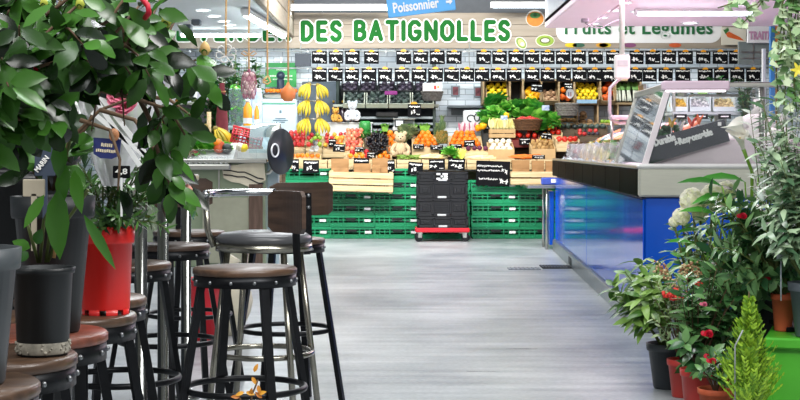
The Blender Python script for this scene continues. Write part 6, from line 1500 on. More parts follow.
# curved glass hood end and black disc
hd = thing('glass_hood', 'curved bluish glass hood at the end of the salad counter', 'hood', (PX(258, Y), Y+.3, zt_)); 
m = MB(); n = 12; prof = [(.42*math.cos(R(10+80*i/n)), .36*math.sin(R(10+80*i/n))) for i in range(n+1)]
vs = [(x, -y+.42, z) for x in (-.12, .16) for y, z in prof]; fs = [(i, i+1, n+2+i, n+1+i) for i in range(n)]; m.add(vs, fs, 0, True)
m.build('curved_pane', glassy('blue_glass', (.75, .86, .88), .03, .9, ('#a9c8cc', .25)), hd)
m = MB(); m.box((.16, .1, .02), (.02, .6, .03), .004); m.box((.15, .42, .18), (.02, .02, .36), .003); m.build('hood_frame', STEEL, hd)
bd = thing('black_disc', 'large black round disc with a white ring beside the glass hood', 'disc', (PX(281, Y), Y-.02, PZ(151.5, Y))); bd.rotation_euler = (0, R(4), R(61))
M = Matrix.Rotation(PI/2, 4, 'X'); m = MB(); m.lathe([(0, -.02), (.20, -.02), (.215, -.012), (.22, 0), (.215, .012), (0, .02)], 40, M); m.build('disc', pm('disc_black', '#24282c', .35, var=.12, scale=3), bd)
m = MB(); m.ring((0, 0, 0), .06, .008, 24, 8, M=Matrix.Translation((-.15, -.035, 0)) @ M); m.build('ring_handle', WHITE, bd)
m = MB(); m.tube([(0, .03, -.1), (0, .12, -.2), (-.1, .3, -.25)], .018, 8); m.build('bracket_arm', STEEL, bd)
m = MB(); m.box((0, 0, .5), (.12, .10, 1.0), .01); tag(m.build('disc_post', pm('post_bluegrey', '#9fb3b8', .4), loc=(PX(273, Y)-.02, Y+.22, 0)), 'blue grey post below the black disc', 'post')
# vegetables on the counter
def at(px, py, dy=.1): return P(px, py, Y+dy)
for k, (px, py, s_, lb) in enumerate(((176, 150, 1.1, 'pale lettuce heap at the leafy end of the salad counter'), (190, 149, 1.2, 'big white-green lettuce in the salad counter under the bananas'), (201, 150, 1.1, 'white-green lettuce beside the big one on the salad counter'), (214, 149, .9, 'bluish green cabbage before the red basket'), (224, 153, .8, 'small dark lettuce by the green pepper'))):
    q = at(px, py, .2); lk[k % 2].put((q.x, q.y, zt_+.07), (R(20), 0, k), lb, None, s_)
mnd = MB(); mnd.prism([(0, 0), (.5, 0), (.5, .16), (.35, .16), (.05, .03)], .72, Matrix(((0, 0, 1, -.36), (1, 0, 0, 0), (0, 1, 0, 0), (0, 0, 0, 1)))); tag(mnd.build('salad_bed', pm('bed_white', '#d9dcda', .5), loc=(PX(195, Y), Y+.02, zt_)), 'sloping white bed under the lettuces on the salad counter', 'stand')
CAB = pm('cabbage_leaf', '#7f9a8c', .5, c2='#56705f', island=.7)
for k, (px, py) in enumerate(((204, 137), (212, 140))):
    q = at(px, py, .5); o = lettuce_mesh(40+k, .11, 50).build('cabbage', CAB, loc=(q.x, q.y, zt_+.08)); tag(o, ('grey-green cabbage right under the counter bananas', 'second grey-green cabbage beside the red basket')[k], 'cabbage')
crt = MB(); crt.box((0, 0, .05), (1.2, .3, .10), .01); tag(crt.build('riser', pm('riser_white', '#d9dcda', .5), loc=(PX(208, Y), Y+.55, zt_)), 'white riser at the back of the salad counter', 'riser')
for k, (nm, px, py, lb) in enumerate((('tomato', 186, 158, 'tomato among the herbs at the counter rail'), ('tomato', 193, 153, 'tomato in the lettuce nearest the rail middle'), ('tomato', 196, 156, 'tomato low in the white-green lettuce'), ('orange', 218, 143, 'orange root vegetable before the red basket'), ('mango', 219, 147, 'peach-coloured fruit below the red basket'), ('avocado', 226, 148, 'bright green pepper-like avocado by the lemon'), ('turnip', 240, 147, 'white turnip under the red basket'), ('lemon', 244, 148, 'lemon under the red basket corner'))):
    q = at(px, py, .12); put(nm, (q.x, q.y, max(q.z, zt_+.04)), (U(0, 6), U(0, 6), 0), lb, None, 1.1)
HB = pm('herb_sprig', '#7f8f5a', .5, c2='#c9b08a', island=.9)
for k, (px, lb) in enumerate(((170, 'herb bunch at the outer end of the salad counter rail'), (178, 'flowering herb bunch next to the outer one on the salad counter'), (185, 'herb bunch with pale tips before the lettuces'))):
    m = MB(); rr = random.Random(60+k)
    for j in range(90): m.leaf((rr.uniform(-.06, .06), rr.uniform(-.05, .05), rr.uniform(0, .10)), (rr.uniform(-1, 1), rr.uniform(-1, .3), rr.uniform(.1, 1.2)), (0, 0, 1), .06, .014, .3)
    for j in range(16): m.sph((rr.uniform(-.07, .07), rr.uniform(-.06, .02), rr.uniform(.04, .15)), .008, 6, 4, mat=1)
    tag(m.build('herb_bunch', [HB, pm('bud_red', '#c94a3c', .4)], loc=(PX(px, Y), Y+.05, zt_+.01)), lb, 'herbs')
# red basket
rb = thing('shopping_basket', 'tilted red plastic basket lying on the salad counter', 'basket', (PX(240, Y), Y+.45, zt_+.14)); rb.rotation_euler = (R(-52), R(14), R(4))
m = MB(); W_, D_, H_ = .29, .20, .12
for sy in (-1, 1):
    for k in range(9): x = -W_/2+W_*k/8; m.box((x, sy*D_/2, H_/2), (.010, .008, H_), .001)
    for k in range(4): m.box((0, sy*D_/2, .008+k*(H_-.016)/3), (W_, .010, .012), .002)
for sx in (-1, 1):
    for k in range(6): y = -D_/2+D_*k/5; m.box((sx*W_/2, y, H_/2), (.008, .010, H_), .001)
    for k in range(4): m.box((sx*W_/2, 0, .008+k*(H_-.016)/3), (.010, D_, .012), .002)
for k in range(9): m.box((-W_/2+W_*k/8, 0, .004), (.012, D_, .006))
for k in range(6): m.box((0, -D_/2+D_*k/5, .004), (W_, .012, .006))
m.build('lattice', REDP, rb)
m = MB(); m.box((0, -D_/2, H_), (W_+.03, .022, .016), .004); m.box((0, D_/2, H_), (W_+.03, .022, .016), .004); m.box((W_/2, 0, H_), (.022, D_, .016), .004); m.box((-W_/2, 0, H_), (.022, D_, .016), .004); m.build('rim', REDP, rb)
m = MB(); m.box((0, 0, .07), (.30, .12, .14), .02); tag(m.build('basket_prop', KRAFT, loc=(PX(241, Y), Y+.62, zt_)), 'brown box propping up the red basket', 'box')
# counter bananas on a small stand
q = at(209, 124, .75); st_ = thing('banana_post', 'pale wooden post carrying banana bunches over the salad counter', 'post', (q.x, q.y, zt_))
m = MB(); m.tube([(0, 0, 0), (0, 0, .47)], .022, 8); m.build('post', CRATEWOOD, st_)
m = MB(); m.box((0, -.03, .16), (.10, .01, .10), .003); m.build('price_tag', pm('tag_navy', '#26344f', .5), st_)
for k, (dx_, rz, ry) in enumerate(((-.08, -60, 38), (.07, 50, -25), (-.03, -10, 20))): bk.put((q.x+dx_, q.y-.05, zt_+.30+.02*(k == 2)), (0, R(ry), R(rz)), ('banana bunch sprawling over the cabbages on the salad counter', 'banana bunch curling beside the wooden post on the salad counter', 'banana bunch in front of the wooden post on the salad counter')[k], None, 1.05)
# juice bottles, red sack, herbs in jar and backdrop
Yj = 15.6; jt = thing('juice_table', 'table behind the salad counter carrying juice bottles and a herb cooler', 'table', (PX(246, Yj), Yj+.2, 0))
m = MB(); m.box((0, 0, PZ(126, Yj)-.015), (.62, .5, .03), .004); m.build('table_top', pm('table_blue', '#b9d2d2', .4), jt)
for sx in (-1, 1):
    for sy in (-1, 1): m = MB(); m.tube([(sx*.27, sy*.2, 0), (sx*.27, sy*.2, PZ(126, Yj)-.02)], .016, 8); m.build('leg', STEEL, jt)
JUICE = pm('orange_juice', '#f2a52c', .25, var=.05, coat=.4)
for k, (px, w, h) in enumerate(((247.5, 9, 25), (256.5, 5, 21))):
    r_ = w*Yj/F/2; H_ = h*Yj/F; t = thing('juice_bottle', ('wide orange juice bottle behind the red basket', 'slim orange juice bottle beside the wide one')[k], 'bottle', (PX(px, Yj), Yj+.02, PZ(126, Yj)))
    m = MB(); m.lathe([(0, 0), (r_*.95, 0), (r_, .01), (r_, H_*.72), (r_*.45, H_*.9), (r_*.42, H_), (0, H_)], 20); m.build('body', JUICE, t)
    m = MB(); m.lathe([(0, H_*.96), (r_*.5, H_*.96), (r_*.5, H_*1.06), (0, H_*1.06)], 14); m.build('cap', WHITE, t)
    m = MB(); m.lathe([(r_*1.01, H_*.10), (r_*1.012, H_*.32)], 20, cap=False); m.build('label_band', WHITE, t)
jr = thing('herb_cooler', 'clear container stuffed with green herbs beside the juice bottles', 'container', (PX(235, Yj), Yj+.12, PZ(126, Yj)))
w = 15*Yj/F; h = 38*Yj/F
m = MB(); m.box((0, .1, h/2), (w, .2, h), .01); m.build('glass_box', glassy('blue_glass', (.75, .86, .88), .03, .9, ('#a9c8cc', .25)), jr)
m = MB(); rr = random.Random(71)
for j in range(220): m.leaf((rr.uniform(-w*.4, w*.4), rr.uniform(.02, .18), rr.uniform(.03, h*1.06)), (rr.uniform(-1, 1), rr.uniform(-1, .4), rr.uniform(-.3, 1)), (0, 0, 1), .06, .035, .3)
m.build('herb_leaves', LET, jr)
for k in range(4):
    t = thing('mint_bag', 'small white and blue printed sachet behind the juice bottles, %s of the row' % ORD[k], 'sachet', (PX(244+k*5, Yj+.3), Yj+.3, PZ(126, Yj)), 0, 'printed sachets behind the juice')
    hh = U(.30, .42); m = MB(); m.box((0, 0, hh/2), (.055, .03, hh), .01); m.build('sachet', pm('sachet_print', '#dce6ea', .4, c2='#6f9ac4', scale=14), t); m = MB(); m.box((0, 0, hh+.01), (.05, .008, .03), .002); m.build('seal', WHITE, t)
rs = thing('red_sack', 'tall dark red mesh sack standing behind the counter bananas', 'sack', (PX(222, 15.3), 15.3, 0)); zb_ = PZ(83, 15.3)
m = MB(); m.lathe([(0, 0), (.10, 0), (.11, .3), (.10, zb_*.8), (.05, zb_*.95), (.04, zb_)], 20, Matrix.Diagonal((.62, .6, 1, 1))); m.build('sack_body', pm('sack_red', '#7c2f38', .8, var=.2, scale=30, bump=.4), rs)
m = MB(); m.ring((0, 0, zb_*.95), .034, .008, 16, 6); m.build('tie', KRAFT, rs)
# tall leafy plants behind (dark green backdrop)
for k, (px, py0, py1, Yp, sd) in enumerate(((233, 50, 92, 17.6, 81), (250, 52, 96, 17.9, 82), (217, 55, 100, 18.0, 83))):
    z0 = .95; h = PZ(py0, Yp)-z0
    bush('tall_herb_plant', ('tall dark green plant behind the net of shallots', 'tall dark green plant between the net and the green poster', 'tall dark green plant behind the red sack')[k], 'plant', (PX(px, Yp), Yp, z0), .19, h, 520, .10, .05, PARS, sd, 0, .3)
pb_ = thing('plant_table', 'plain dark table carrying the tall green plants', 'table', (PX(235, 17.8), 17.8, 0))
m = MB(); m.box((0, 0, .93), (1.2, .7, .035), .004); m.build('table_top', BW, pb_)
for sx in (-1, 1):
    for sy in (-1, 1): m = MB(); m.box((sx*.55, sy*.3, .46), (.05, .05, .92), .003); m.build('leg', BW, pb_)
# bottles and boxes glimpsed between the camellia leaves
wr = thing('wine_rack', 'pale shelf of bottles glimpsed behind the camellia leaves', 'shelf', (PX(170, 18.6), 18.6, 0)); bx = wr.location.x
for z in (.95, 1.32, 1.7): m = MB(); m.box((0, .1, z-.015), (1.3, .4, .03), .003); m.build('shelf_board', PALEB, wr)
for x in (-.64, .64): m = MB(); m.box((x, .1, 1.05), (.03, .4, 2.1), .003); m.build('upright', PALEB, wr)
m = MB(); m.box((0, .29, 1.4), (1.26, .01, 1.3)); m.build('back_panel', pm('rack_lilac', '#b9b4c4', .6, var=.1), wr)
for k in range(12):
    r_ = k // 6; t = thing('glass_bottle', '%s bottle on the %s board of the shelf behind the camellia' % (ORD[k % 6], ('middle', 'upper')[r_]), 'bottle', (bx-.5+.2*(k % 6), 18.6, (1.32, 1.7)[r_]+.001), 0, 'bottles on the shelf behind the camellia')
    m = MB(); m.lathe([(0, 0), (.036, 0), (.038, .02), (.038, .18), (.015, .24), (.014, .30), (0, .30)], 14); m.build('glass', pm(('bottle_amber', 'bottle_olive', 'bottle_rose')[k % 3], ('#b07a2e', '#4a5a34', '#c08a9a')[k % 3], .2, coat=.3), t)
    m = MB(); m.lathe([(.0385, .05), (.0385, .13)], 14, cap=False); m.build('label', WHITE, t)
# ---- hanging ropes
ROPE = pm('rope_tan', '#ecc48a', .8, c2='#d0a068', scale=60)
Yh = 12.0
hb = MB(); hb.tube([(PX(190, Yh), 0, 0), (PX(340, Yh), 0, 0)], .015, 8)
for px in (195, 335): hb.tube([(PX(px, Yh), 0, 0), (PX(px, Yh), 0, 1.2)], .008, 6)
tag(hb.build('hanging_bar', STEEL, loc=(0, Yh, 2.75)), 'steel bar above the picture from which the tan ropes hang'.replace('above the picture ', 'under the hall ceiling '), 'bar')
def rope(px, py1, label, extra=None):
    t = thing('hanging_rope', label, 'rope', (PX(px, Yh), Yh, 2.735)); zb = PZ(py1, Yh)-2.735
    m = MB(); m.tube([(0, 0, 0), (.003, 0, zb*.4), (-.002, 0, zb*.7), (0, 0, zb)], .0075, 7); m.ring((0, 0, .016), .018, .006, 14, 6, M=Matrix.Rotation(PI/2, 4, 'Y')); m.build('cord', ROPE, t)
    return t, zb
t, zb = rope(226, 56, 'tan rope ending in a white looped bow'); m = MB(); rr = random.Random(4)
for k in range(6):
    a = k*1.05+.3; m.tube([(0, 0, zb)]+[Vector((math.cos(a)*.085*math.sin(s*PI/6), .02*math.sin(k), zb+.02+math.sin(a)*.075*math.sin(s*PI/6)))+Vector((-math.sin(a), 0, math.cos(a)))*.03*math.sin(s*PI/3) for s in range(1, 6)]+[(0, 0, zb)], .006, 6)
m.tube([(0, 0, zb), (.05, 0, zb-.06), (.055, 0, zb-.12)], .005, 6); m.build('bow', pm('bow_white', '#f4f1ea', .8), t)
t, zb = rope(249, 71, 'tan rope holding the mesh net of shallots'); m = MB(); 
for s in (-1, 1): m.tube([(0, 0, zb+.13), (s*.04, -.01, zb+.16), (s*.06, -.01, zb+.14), (s*.03, -.01, zb+.12), (0, 0, zb+.13)], .005, 6)
m.build('knot', ROPE, t)
t, zb = rope(267.5, 76, 'tan rope with a small empty loop before the green poster'); m = MB(); m.tube([(0, 0, zb), (-.03, 0, zb-.03), (-.035, 0, zb-.05), (0, 0, zb-.065), (.025, 0, zb-.045), (.01, 0, zb-.01), (0, 0, zb)], .008, 6); m.tube([(0, 0, zb-.04), (-.04, 0, zb-.035)], .007, 6); m.build('loop', ROPE, t)
t, zb = rope(288.3, 83, 'tan rope holding the round orange squash')
ZN = PZ(71.5, Yh); H_ = 28*Yh/F; nb = thing('shallot_net', 'hanging mesh net packed with pink shallots', 'net', (PX(249, Yh), Yh, ZN-H_))
SH_ = pm('shallot_skin', '#d09aa4', .4, c2='#f0dcd4', scale=3, objrand=.7)
m = MB(); R_ = .062
for k in range(9):
    f = k/9; m.tube([(R_*1.03*math.sin(PI*min(1, .14+.72*u/10+.0))**.6*math.cos(6.28*f+u*.15), R_*1.03*math.sin(PI*min(1, .14+.72*u/10))**.6*math.sin(6.28*f+u*.15), H_*u/10) for u in range(11)], .0022, 4)
    m.tube([(R_*1.03*math.sin(PI*min(1, .14+.72*u/10+.0))**.6*math.cos(6.28*f-u*.15), R_*1.03*math.sin(PI*min(1, .14+.72*u/10))**.6*math.sin(6.28*f-u*.15), H_*u/10) for u in range(11)], .0022, 4)
m.tube([(0, 0, H_*.97), (0, 0, H_+.02)], [.018, .008], 8); m.build('mesh_bag', pm('net_purple', '#b4637c', .6), nb)
shp = None; kk = 0
SHK = one('shallot', turnipm(), [SH_, BARK])
for lv in range(6):
    for j in range(4 if lv not in (0, 5) else 3):
        a = j*1.57+lv*.8; r_ = .030; SHK.put((nb.location.x+r_*math.cos(a), Yh+r_*math.sin(a), ZN-H_+.030+lv*.033), (U(0, 6), U(0, 6), 0), 'pink shallot inside the hanging mesh net', 'shallots in the hanging net', .05)
gs = thing('hanging_squash', 'round orange squash hanging from a tan rope', 'squash', (PX(288, Yh), Yh, PZ(101.5, Yh)))
m = MB(); h = 19*Yh/F; r_ = 7.8*Yh/F; m.lathe([(0, 0), (r_*.5, .003), (r_*.9, h*.2), (r_, h*.42), (r_*.88, h*.62), (r_*.45, h*.78), (r_*.22, h*.88), (r_*.15, h), (0, h)], 28); m.build('squash_body', pm('squash_orange', '#ff9e5c', .5, c2='#f6823e', scale=4, bump=.08), gs)

# ================================================================== BAR STOOLS
WOODS = wood('stool_wood', '#5f4734', '#33241b', .38, 5, (1, 9, 9), .12, .15); WOODD = wood('stool_wood_dark', '#4f3c30', '#2e221b', .42, 5, (1, 1, 9), .15, .1)
RIVET = pm('rivet_steel', '#8f9294', .3, .9)
def stool(label, loc, rz, z=.728, r=.17, back=None, woodm=None, hw=.15):
    t = thing('bar_stool', label, 'stool', loc, rz); wm = woodm or WOODS
    m = MB(); m.lathe([(0, z-.022), (r-.004, z-.022), (r, z-.018), (r, z-.005), (r-.005, z), (0, z)], 44); m.build('seat', wm, t)
    m = MB(); m.lathe([(r-.012, z-.058), (r-.003, z-.058), (r-.003, z-.0215), (r-.012, z-.0215), (r-.012, z-.058)], 44, cap=False)
    m.lathe([(0, z-.034), (r-.01, z-.034)], 30, cap=False)
    for k in range(14): a = k*2*PI/14; m.sph(((r-.002)*math.cos(a), (r-.002)*math.sin(a), z-.040), .006, 8, 6, mat=1)
    m.build('apron', [DARKMETAL, RIVET], t)
    for k in range(4):
        a = PI/4*0+k*PI/2; rt, rb_ = r*.88, r*.88+.115
        c, s = math.cos(a), math.sin(a); m = MB(); w, d = .027, .02
        vs = []
        for zz, rr_ in ((z-.036, rt), (0, rb_)):
            for q, e in ((-1, -1), (1, -1), (1, 1), (-1, 1)): x, y = rr_+e*d/2, q*w/2; vs.append((x*c-y*s, x*s+y*c, zz))
        m.add(vs, [(0, 1, 2, 3), (7, 6, 5, 4), (0, 4, 5, 1), (1, 5, 6, 2), (2, 6, 7, 3), (3, 7, 4, 0)]); m.build('leg', DARKMETAL, t)
    zr = .335; m = MB(); m.ring((0, 0, zr), r*.88+.115*(1-zr/z)-.016, .0105, 44, 8, flat=(1, 1)); m.build('foot_ring', DARKMETAL, t)
    if back is not None:
        a = back-rz; dv = Vector((math.cos(a), math.sin(a), 0)); tv = Vector((-dv.y, dv.x, 0)); R_ = r+.012
        m = MB(); pts = []
        for s in (-1, 1): pass
        m.tube([dv*(r-.05)+Vector((0, 0, z-.06)), dv*(r+.02)+Vector((0, 0, z-.055)), dv*(r+.035)+Vector((0, 0, z-.02)), dv*(r+.030)+Vector((0, 0, z+.06)), dv*(r+.026)+Vector((0, 0, z+.20))], .016, 4, flat=(1.35, .45)); m.build('back_bracket', DARKMETAL, t)
        m = MB(); n = 10;  vs = []; zb_, zt_ = z+.105, z+.245; rc = .30
        for i in range(n+1):
            s = -hw+2*hw*i/n; ins = (rc-math.sqrt(rc*rc-s*s)); e = .018 if i in (0, n) else 0
            for off in (0, .016):
                q = dv*(r+.018-ins-off)+tv*s
                vs += [(q.x, q.y, zb_+e), (q.x, q.y, zt_-e)]
        fs = []
        for i in range(n): A = 4*i; B = A+4; fs += [(A, A+1, B+1, B), (A+2, B+2, B+3, A+3), (A+1, A+3, B+3, B+1), (A, B, B+2, A+2)]
        fs += [(0, 2, 3, 1), (4*n, 4*n+1, 4*n+3, 4*n+2)]
        m.add(vs, fs); m.build('backrest', WOODD, t)
        m = MB()
        for zz in (z+.14, z+.19): q = dv*(r+.034); m.sph((q.x, q.y, zz), .008, 8, 6)
        m.build('bolt', RIVET, t)
    return t
def S_(px, Y): return (PX(px, Y), Y, 0)
stool('bar stool carrying the large grey pot, closest to the camera', S_(-66, 2.45), R(20))
stool('bar stool carrying the small dark pot with the pale base', S_(-15, 2.80), R(40))
stool('reddish-topped bar stool carrying the tall slanted dark pot', S_(26, 3.15), R(15), woodm=wood('stool_wood_red', '#8a4f3c', '#5c3226', .35, 5, (1, 9, 9), .12, .15))
stool('bar stool carrying the bright red pot', S_(63, 3.50), R(25))
stool('empty bar stool just behind the red pot stool, partly hidden by it', S_(80.5, 3.90), R(10))
stool('empty bar stool between the first two steel table posts', S_(121, 5.1), R(33))
stool('bar stool with dark seat under the steel table', S_(168, 6.1), R(12), woodm=WOODD)
stool('bar stool with light brown backrest farthest along the steel table', S_(189, 7.1), R(25), back=R(112), woodm=WOODS)
stool('wooden bar stool with dark backrest standing before the chrome chair, fully in view', S_(245, 4.9), R(29), back=R(37), hw=.105)
stool('bar stool with wide brown backrest just behind the chrome chair', S_(286, 6.5), R(-18), back=R(-58), woodm=WOODS)
# chrome bar chair
Yc = 5.75; ch = thing('bar_chair', 'chrome bar chair with padded dark seat and tubular armrest among the stools', 'chair', S_(264, Yc)); z = .786; r = .182
AGED = pm('aged_chrome', '#a8a598', .22, .95, .25, 14)
m = MB(); m.lathe([(0, z-.035), (r-.01, z-.035), (r, z-.022), (r, z-.008), (r-.02, z+.006), (r*.6, z+.014), (0, z+.016)], 44); m.build('seat', pm('vinyl_grey', '#47484a', .3, var=.08, scale=8), ch)
m = MB(); m.lathe([(r-.02, z-.06), (r+.003, z-.06), (r+.003, z-.033), (r-.02, z-.033)], 44, cap=False); m.lathe([(0, z-.05), (r-.02, z-.05)], 30, cap=False); m.build('seat_ring', AGED, ch)
for k in range(4):
    a = R(33)+k*PI/2; m = MB(); m.tube([(r*.85*math.cos(a), r*.85*math.sin(a), z-.05), ((r+.07)*math.cos(a), (r+.07)*math.sin(a), 0)], .0125, 10); m.build('leg', AGED, ch)
m = MB(); m.ring((0, 0, .335), .185, .011, 44, 8); m.build('foot_ring', AGED, ch)
zr = .942; m = MB(); pts = [(.222*math.cos(R(195-7*i)), .222*math.sin(R(195-7*i)), zr) for i in range(17)]; m.tube(pts, .015, 10); m.build('armrest', CHROME, ch)
for a in (188, 85): m = MB(); a_ = R(a); m.tube([(.222*math.cos(a_), .222*math.sin(a_), zr), (.215*math.cos(a_), .215*math.sin(a_), z+.02), (.19*math.cos(a_), .19*math.sin(a_), z-.045)], .0125, 10); m.build('arm_post', AGED, ch)
# steel high table: posts and top
ht = thing('high_table', 'tall narrow steel table whose round posts rise between the stools', 'table', (PX(163, 6.6), 6.6, 0)); bx = ht.location.x
zt_ = 1.0
ps = [(141, 4.6, .019), (163, 5.6, .021), (186, 6.7, .023)]
for px, y, r_ in ps: m = MB(); m.lathe([(0, 0), (.06, 0), (.06, .012), (r_, .016), (r_, zt_-.03), (0, zt_-.03)], 20, Matrix.Translation((PX(px, y)-bx, y-6.6, 0))); m.build('post', pm('tube_steel', '#b5b6b0', .16, 1, .06, 10, stretch=(1, 1, .3)), ht)
a = Vector((PX(138, 4.45)-bx, 4.45-6.6, zt_-.015)); c = Vector((PX(188, 6.85)-bx, 6.85-6.6, zt_-.015)); d = c-a
m = MB(); m.box((0, 0, 0), (d.length, .34, .03), .006, M=Matrix.Translation((a+c)/2-Vector((.12, 0, 0))) @ Matrix.Rotation(math.atan2(d.y, d.x), 4, 'Z')); m.build('table_top', STEEL, ht)
# red tub with white sack behind the stools
Y = 8.8; t = thing('red_tub', 'red plastic tub on the floor behind the bar stools', 'tub', (PX(203, Y), Y, 0)); m = MB(); h = PZ(278, Y)
m.lathe([(0, 0), (.085, 0), (.10, h*.5), (.115, h*.95), (.125, h*.95), (.125, h), (.11, h), (.09, .03), (0, .03)], 28); m.build('tub_body', REDP, t)
m = MB(); m.tube([(.118, 0, h*.8), (.15, 0, h*.74), (.118, 0, h*.62)], .008, 6); m.build('handle', REDP, t)
Y = 9.0; m = MB(); m.sph((0, 0, .19), (.16, .13, .2), 16, 12); m.v = [q+Vector((noise.noise(q*9)*.03, noise.noise(q*9+Vector((2, 0, 0)))*.03, noise.noise(q*8)*.02)) if q.z > .02 else Vector((q.x*.9, q.y*.9, .0)) for q in m.v]; m.tube([(0, 0, .36), (.02, 0, .42), (.05, 0, .47)], [.06, .03, .05], 8)
tag(m.build('white_sack', pm('sack_cream', '#c9c4ae', .85, var=.1, scale=12, bump=.3), loc=(PX(225, Y), Y, 0)), 'cream cloth sack on the floor next to the red tub', 'sack')

# ================================================================== PLANTS ON THE STOOLS
ZS = .7285
def spot(px, py, Y): return P(px, py, Y)
PG = pm('pot_grey', '#4b5154', .42, var=.1); PD = pm('pot_charcoal', '#1c2123', .45, var=.18, scale=6); PR = pm('pot_bright_red', '#d8211c', .4, var=.06, coat=.15)
GLOSSY = pm('camellia_leaf', '#42722a', .25, c2='#0b1c08', island=.85, thin=.08, spec=.4)
LIGHTL = pm('broad_leaf_bright', '#5a9a34', .3, c2='#2c5c20', island=.75, thin=.25, spec=.6)
# grey pot with the great camellia
Y = 2.45; x = PX(-40, Y)
gp_ = thing('potted_camellia', 'great glossy camellia spreading from the large grey pot', 'plant', (x, Y, ZS)); rr = random.Random(91)
pot_mesh(.072, .092, .222).build('pot', PG, gp_); soil(.085, .18).build('soil', SOIL, gp_); m = MB(); st = MB(); L0 = gp_.location
base = Vector((0, 0, .18))
def branch(pts, n, L_, W_, rad=.006, first=.1, dpt=.0, side=None):
    pts = [Vector(p) for p in pts]; st.tube(pts, [rad*(1-.6*i/(len(pts)-1)) for i in range(len(pts))], 7)
    tot = sum((pts[i+1]-pts[i]).length for i in range(len(pts)-1)); a = rr.uniform(0, 6)
    for k in range(n):
        s = tot*(first+(1-first)*(k+.6)/n); i = 0
        while i < len(pts)-2 and s > (pts[i+1]-pts[i]).length: s -= (pts[i+1]-pts[i]).length; i += 1
        t_ = (pts[i+1]-pts[i]).normalized(); p = pts[i]+t_*min(s, (pts[i+1]-pts[i]).length)
        xx = t_.orthogonal().normalized(); yy = t_.cross(xx); a += 2.4+rr.uniform(-.5, .5); o = xx*math.cos(a)+yy*math.sin(a)
        d = (o+t_*rr.uniform(.1, .7)+Vector((0, -.1, -.55))).normalized(); pet = p+d*.008
        q = rr.uniform(.7, 1.18)
        wp_ = p+L0; qx = 400+wp_.x/wp_.y*F; qy = 150-(wp_.z-CH)/wp_.y*F
        if keep(qx, qy): continue
        up = Vector((rr.uniform(-.6, .6), -.75, rr.uniform(.2, 1.1)))
        m.leaf(pet, d, up, L_*q, W_*q*rr.uniform(.85, 1.1), rr.uniform(.05, .4), rr.uniform(.1, .3), 0, rr.choice((0, 0, 2)))
def keep(qx, qy):           # room left between the branches for the bouquet, its tag and the price card
    return (68 < qx < 156 and 76 < qy < 168 or 106 < qx < 134 and 150 < qy < 182) and rr.random() < .98
def BP(lst): return [spot(*q)-L0 for q in lst]
stem0 = [base, spot(-30, 180, 2.5)-L0]
mains = [[(-30, 180, 2.5), (10, 100, 2.55), (50, 92, 2.6), (95, 60, 2.6), (118, 30, 2.65), (140, 5, 2.7)], [(-30, 180, 2.5), (-5, 120, 2.45), (20, 60, 2.5), (55, 25, 2.55), (95, -10, 2.6)], [(-20, 150, 2.5), (20, 95, 2.6), (70, 84, 2.7), (120, 82, 2.75), (160, 76, 2.8), (196, 60, 2.85)],
         [(-35, 170, 2.5), (-10, 60, 2.55), (10, 10, 2.6), (30, -30, 2.6)], [(50, 92, 2.7), (90, 75, 2.75), (130, 55, 2.8), (165, 40, 2.85), (175, 20, 2.85)], [(95, 60, 2.65), (125, 45, 2.7), (150, 20, 2.75), (160, 0, 2.8)], [(20, 60, 2.55), (70, 45, 2.6), (110, 20, 2.6), (130, -10, 2.6)], [(70, 84, 2.7), (100, 90, 2.7), (140, 100, 2.75), (170, 110, 2.8), (185, 135, 2.8)],
         [(-25, 150, 2.5), (5, 120, 2.5), (30, 118, 2.5), (60, 120, 2.5)], [(-30, 120, 2.5), (0, 80, 2.45), (30, 70, 2.5), (60, 60, 2.5)], [(-20, 100, 2.55), (10, 40, 2.6), (60, 5, 2.65), (90, -20, 2.65)], [(120, 82, 2.8), (150, 95, 2.85), (170, 140, 2.85), (176, 185, 2.9), (185, 200, 2.9)], [(140, 100, 2.8), (150, 120, 2.8), (160, 160, 2.8), (172, 190, 2.85)],
         [(120, 82, 2.75), (160, 66, 2.8), (185, 62, 2.8), (205, 74, 2.85), (212, 95, 2.85)]]
st.tube(stem0, [.010, .009], 7); st.tube([base, spot(-35, 120, 2.5)-L0], [.010, .008], 7)
for b_ in mains: branch(BP(b_), 28 if b_[-1][0] < 140 else 21, .061, .033, .0055)
for k in range(40):     # side shoots fill the crown
    mb_ = rr.choice(mains[:11]); i = rr.randrange(1, len(mb_)-1); q = mb_[i]; e = (q[0]+rr.uniform(-40, 35), q[1]+rr.uniform(-45, 45), q[2]+rr.uniform(-.12, .2))
    if e[0] > 190: continue
    branch(BP([q, ((q[0]+e[0])/2, (q[1]+e[1])/2-6, (q[2]+e[2])/2), e]), 11, .058, .031, .003)
m.build('foliage', GLOSSY, gp_); st.build('branches', BARK, gp_)
CB = pm('bud_cream_pink', '#d9b87a', .45, c2='#b8864a', scale=8)
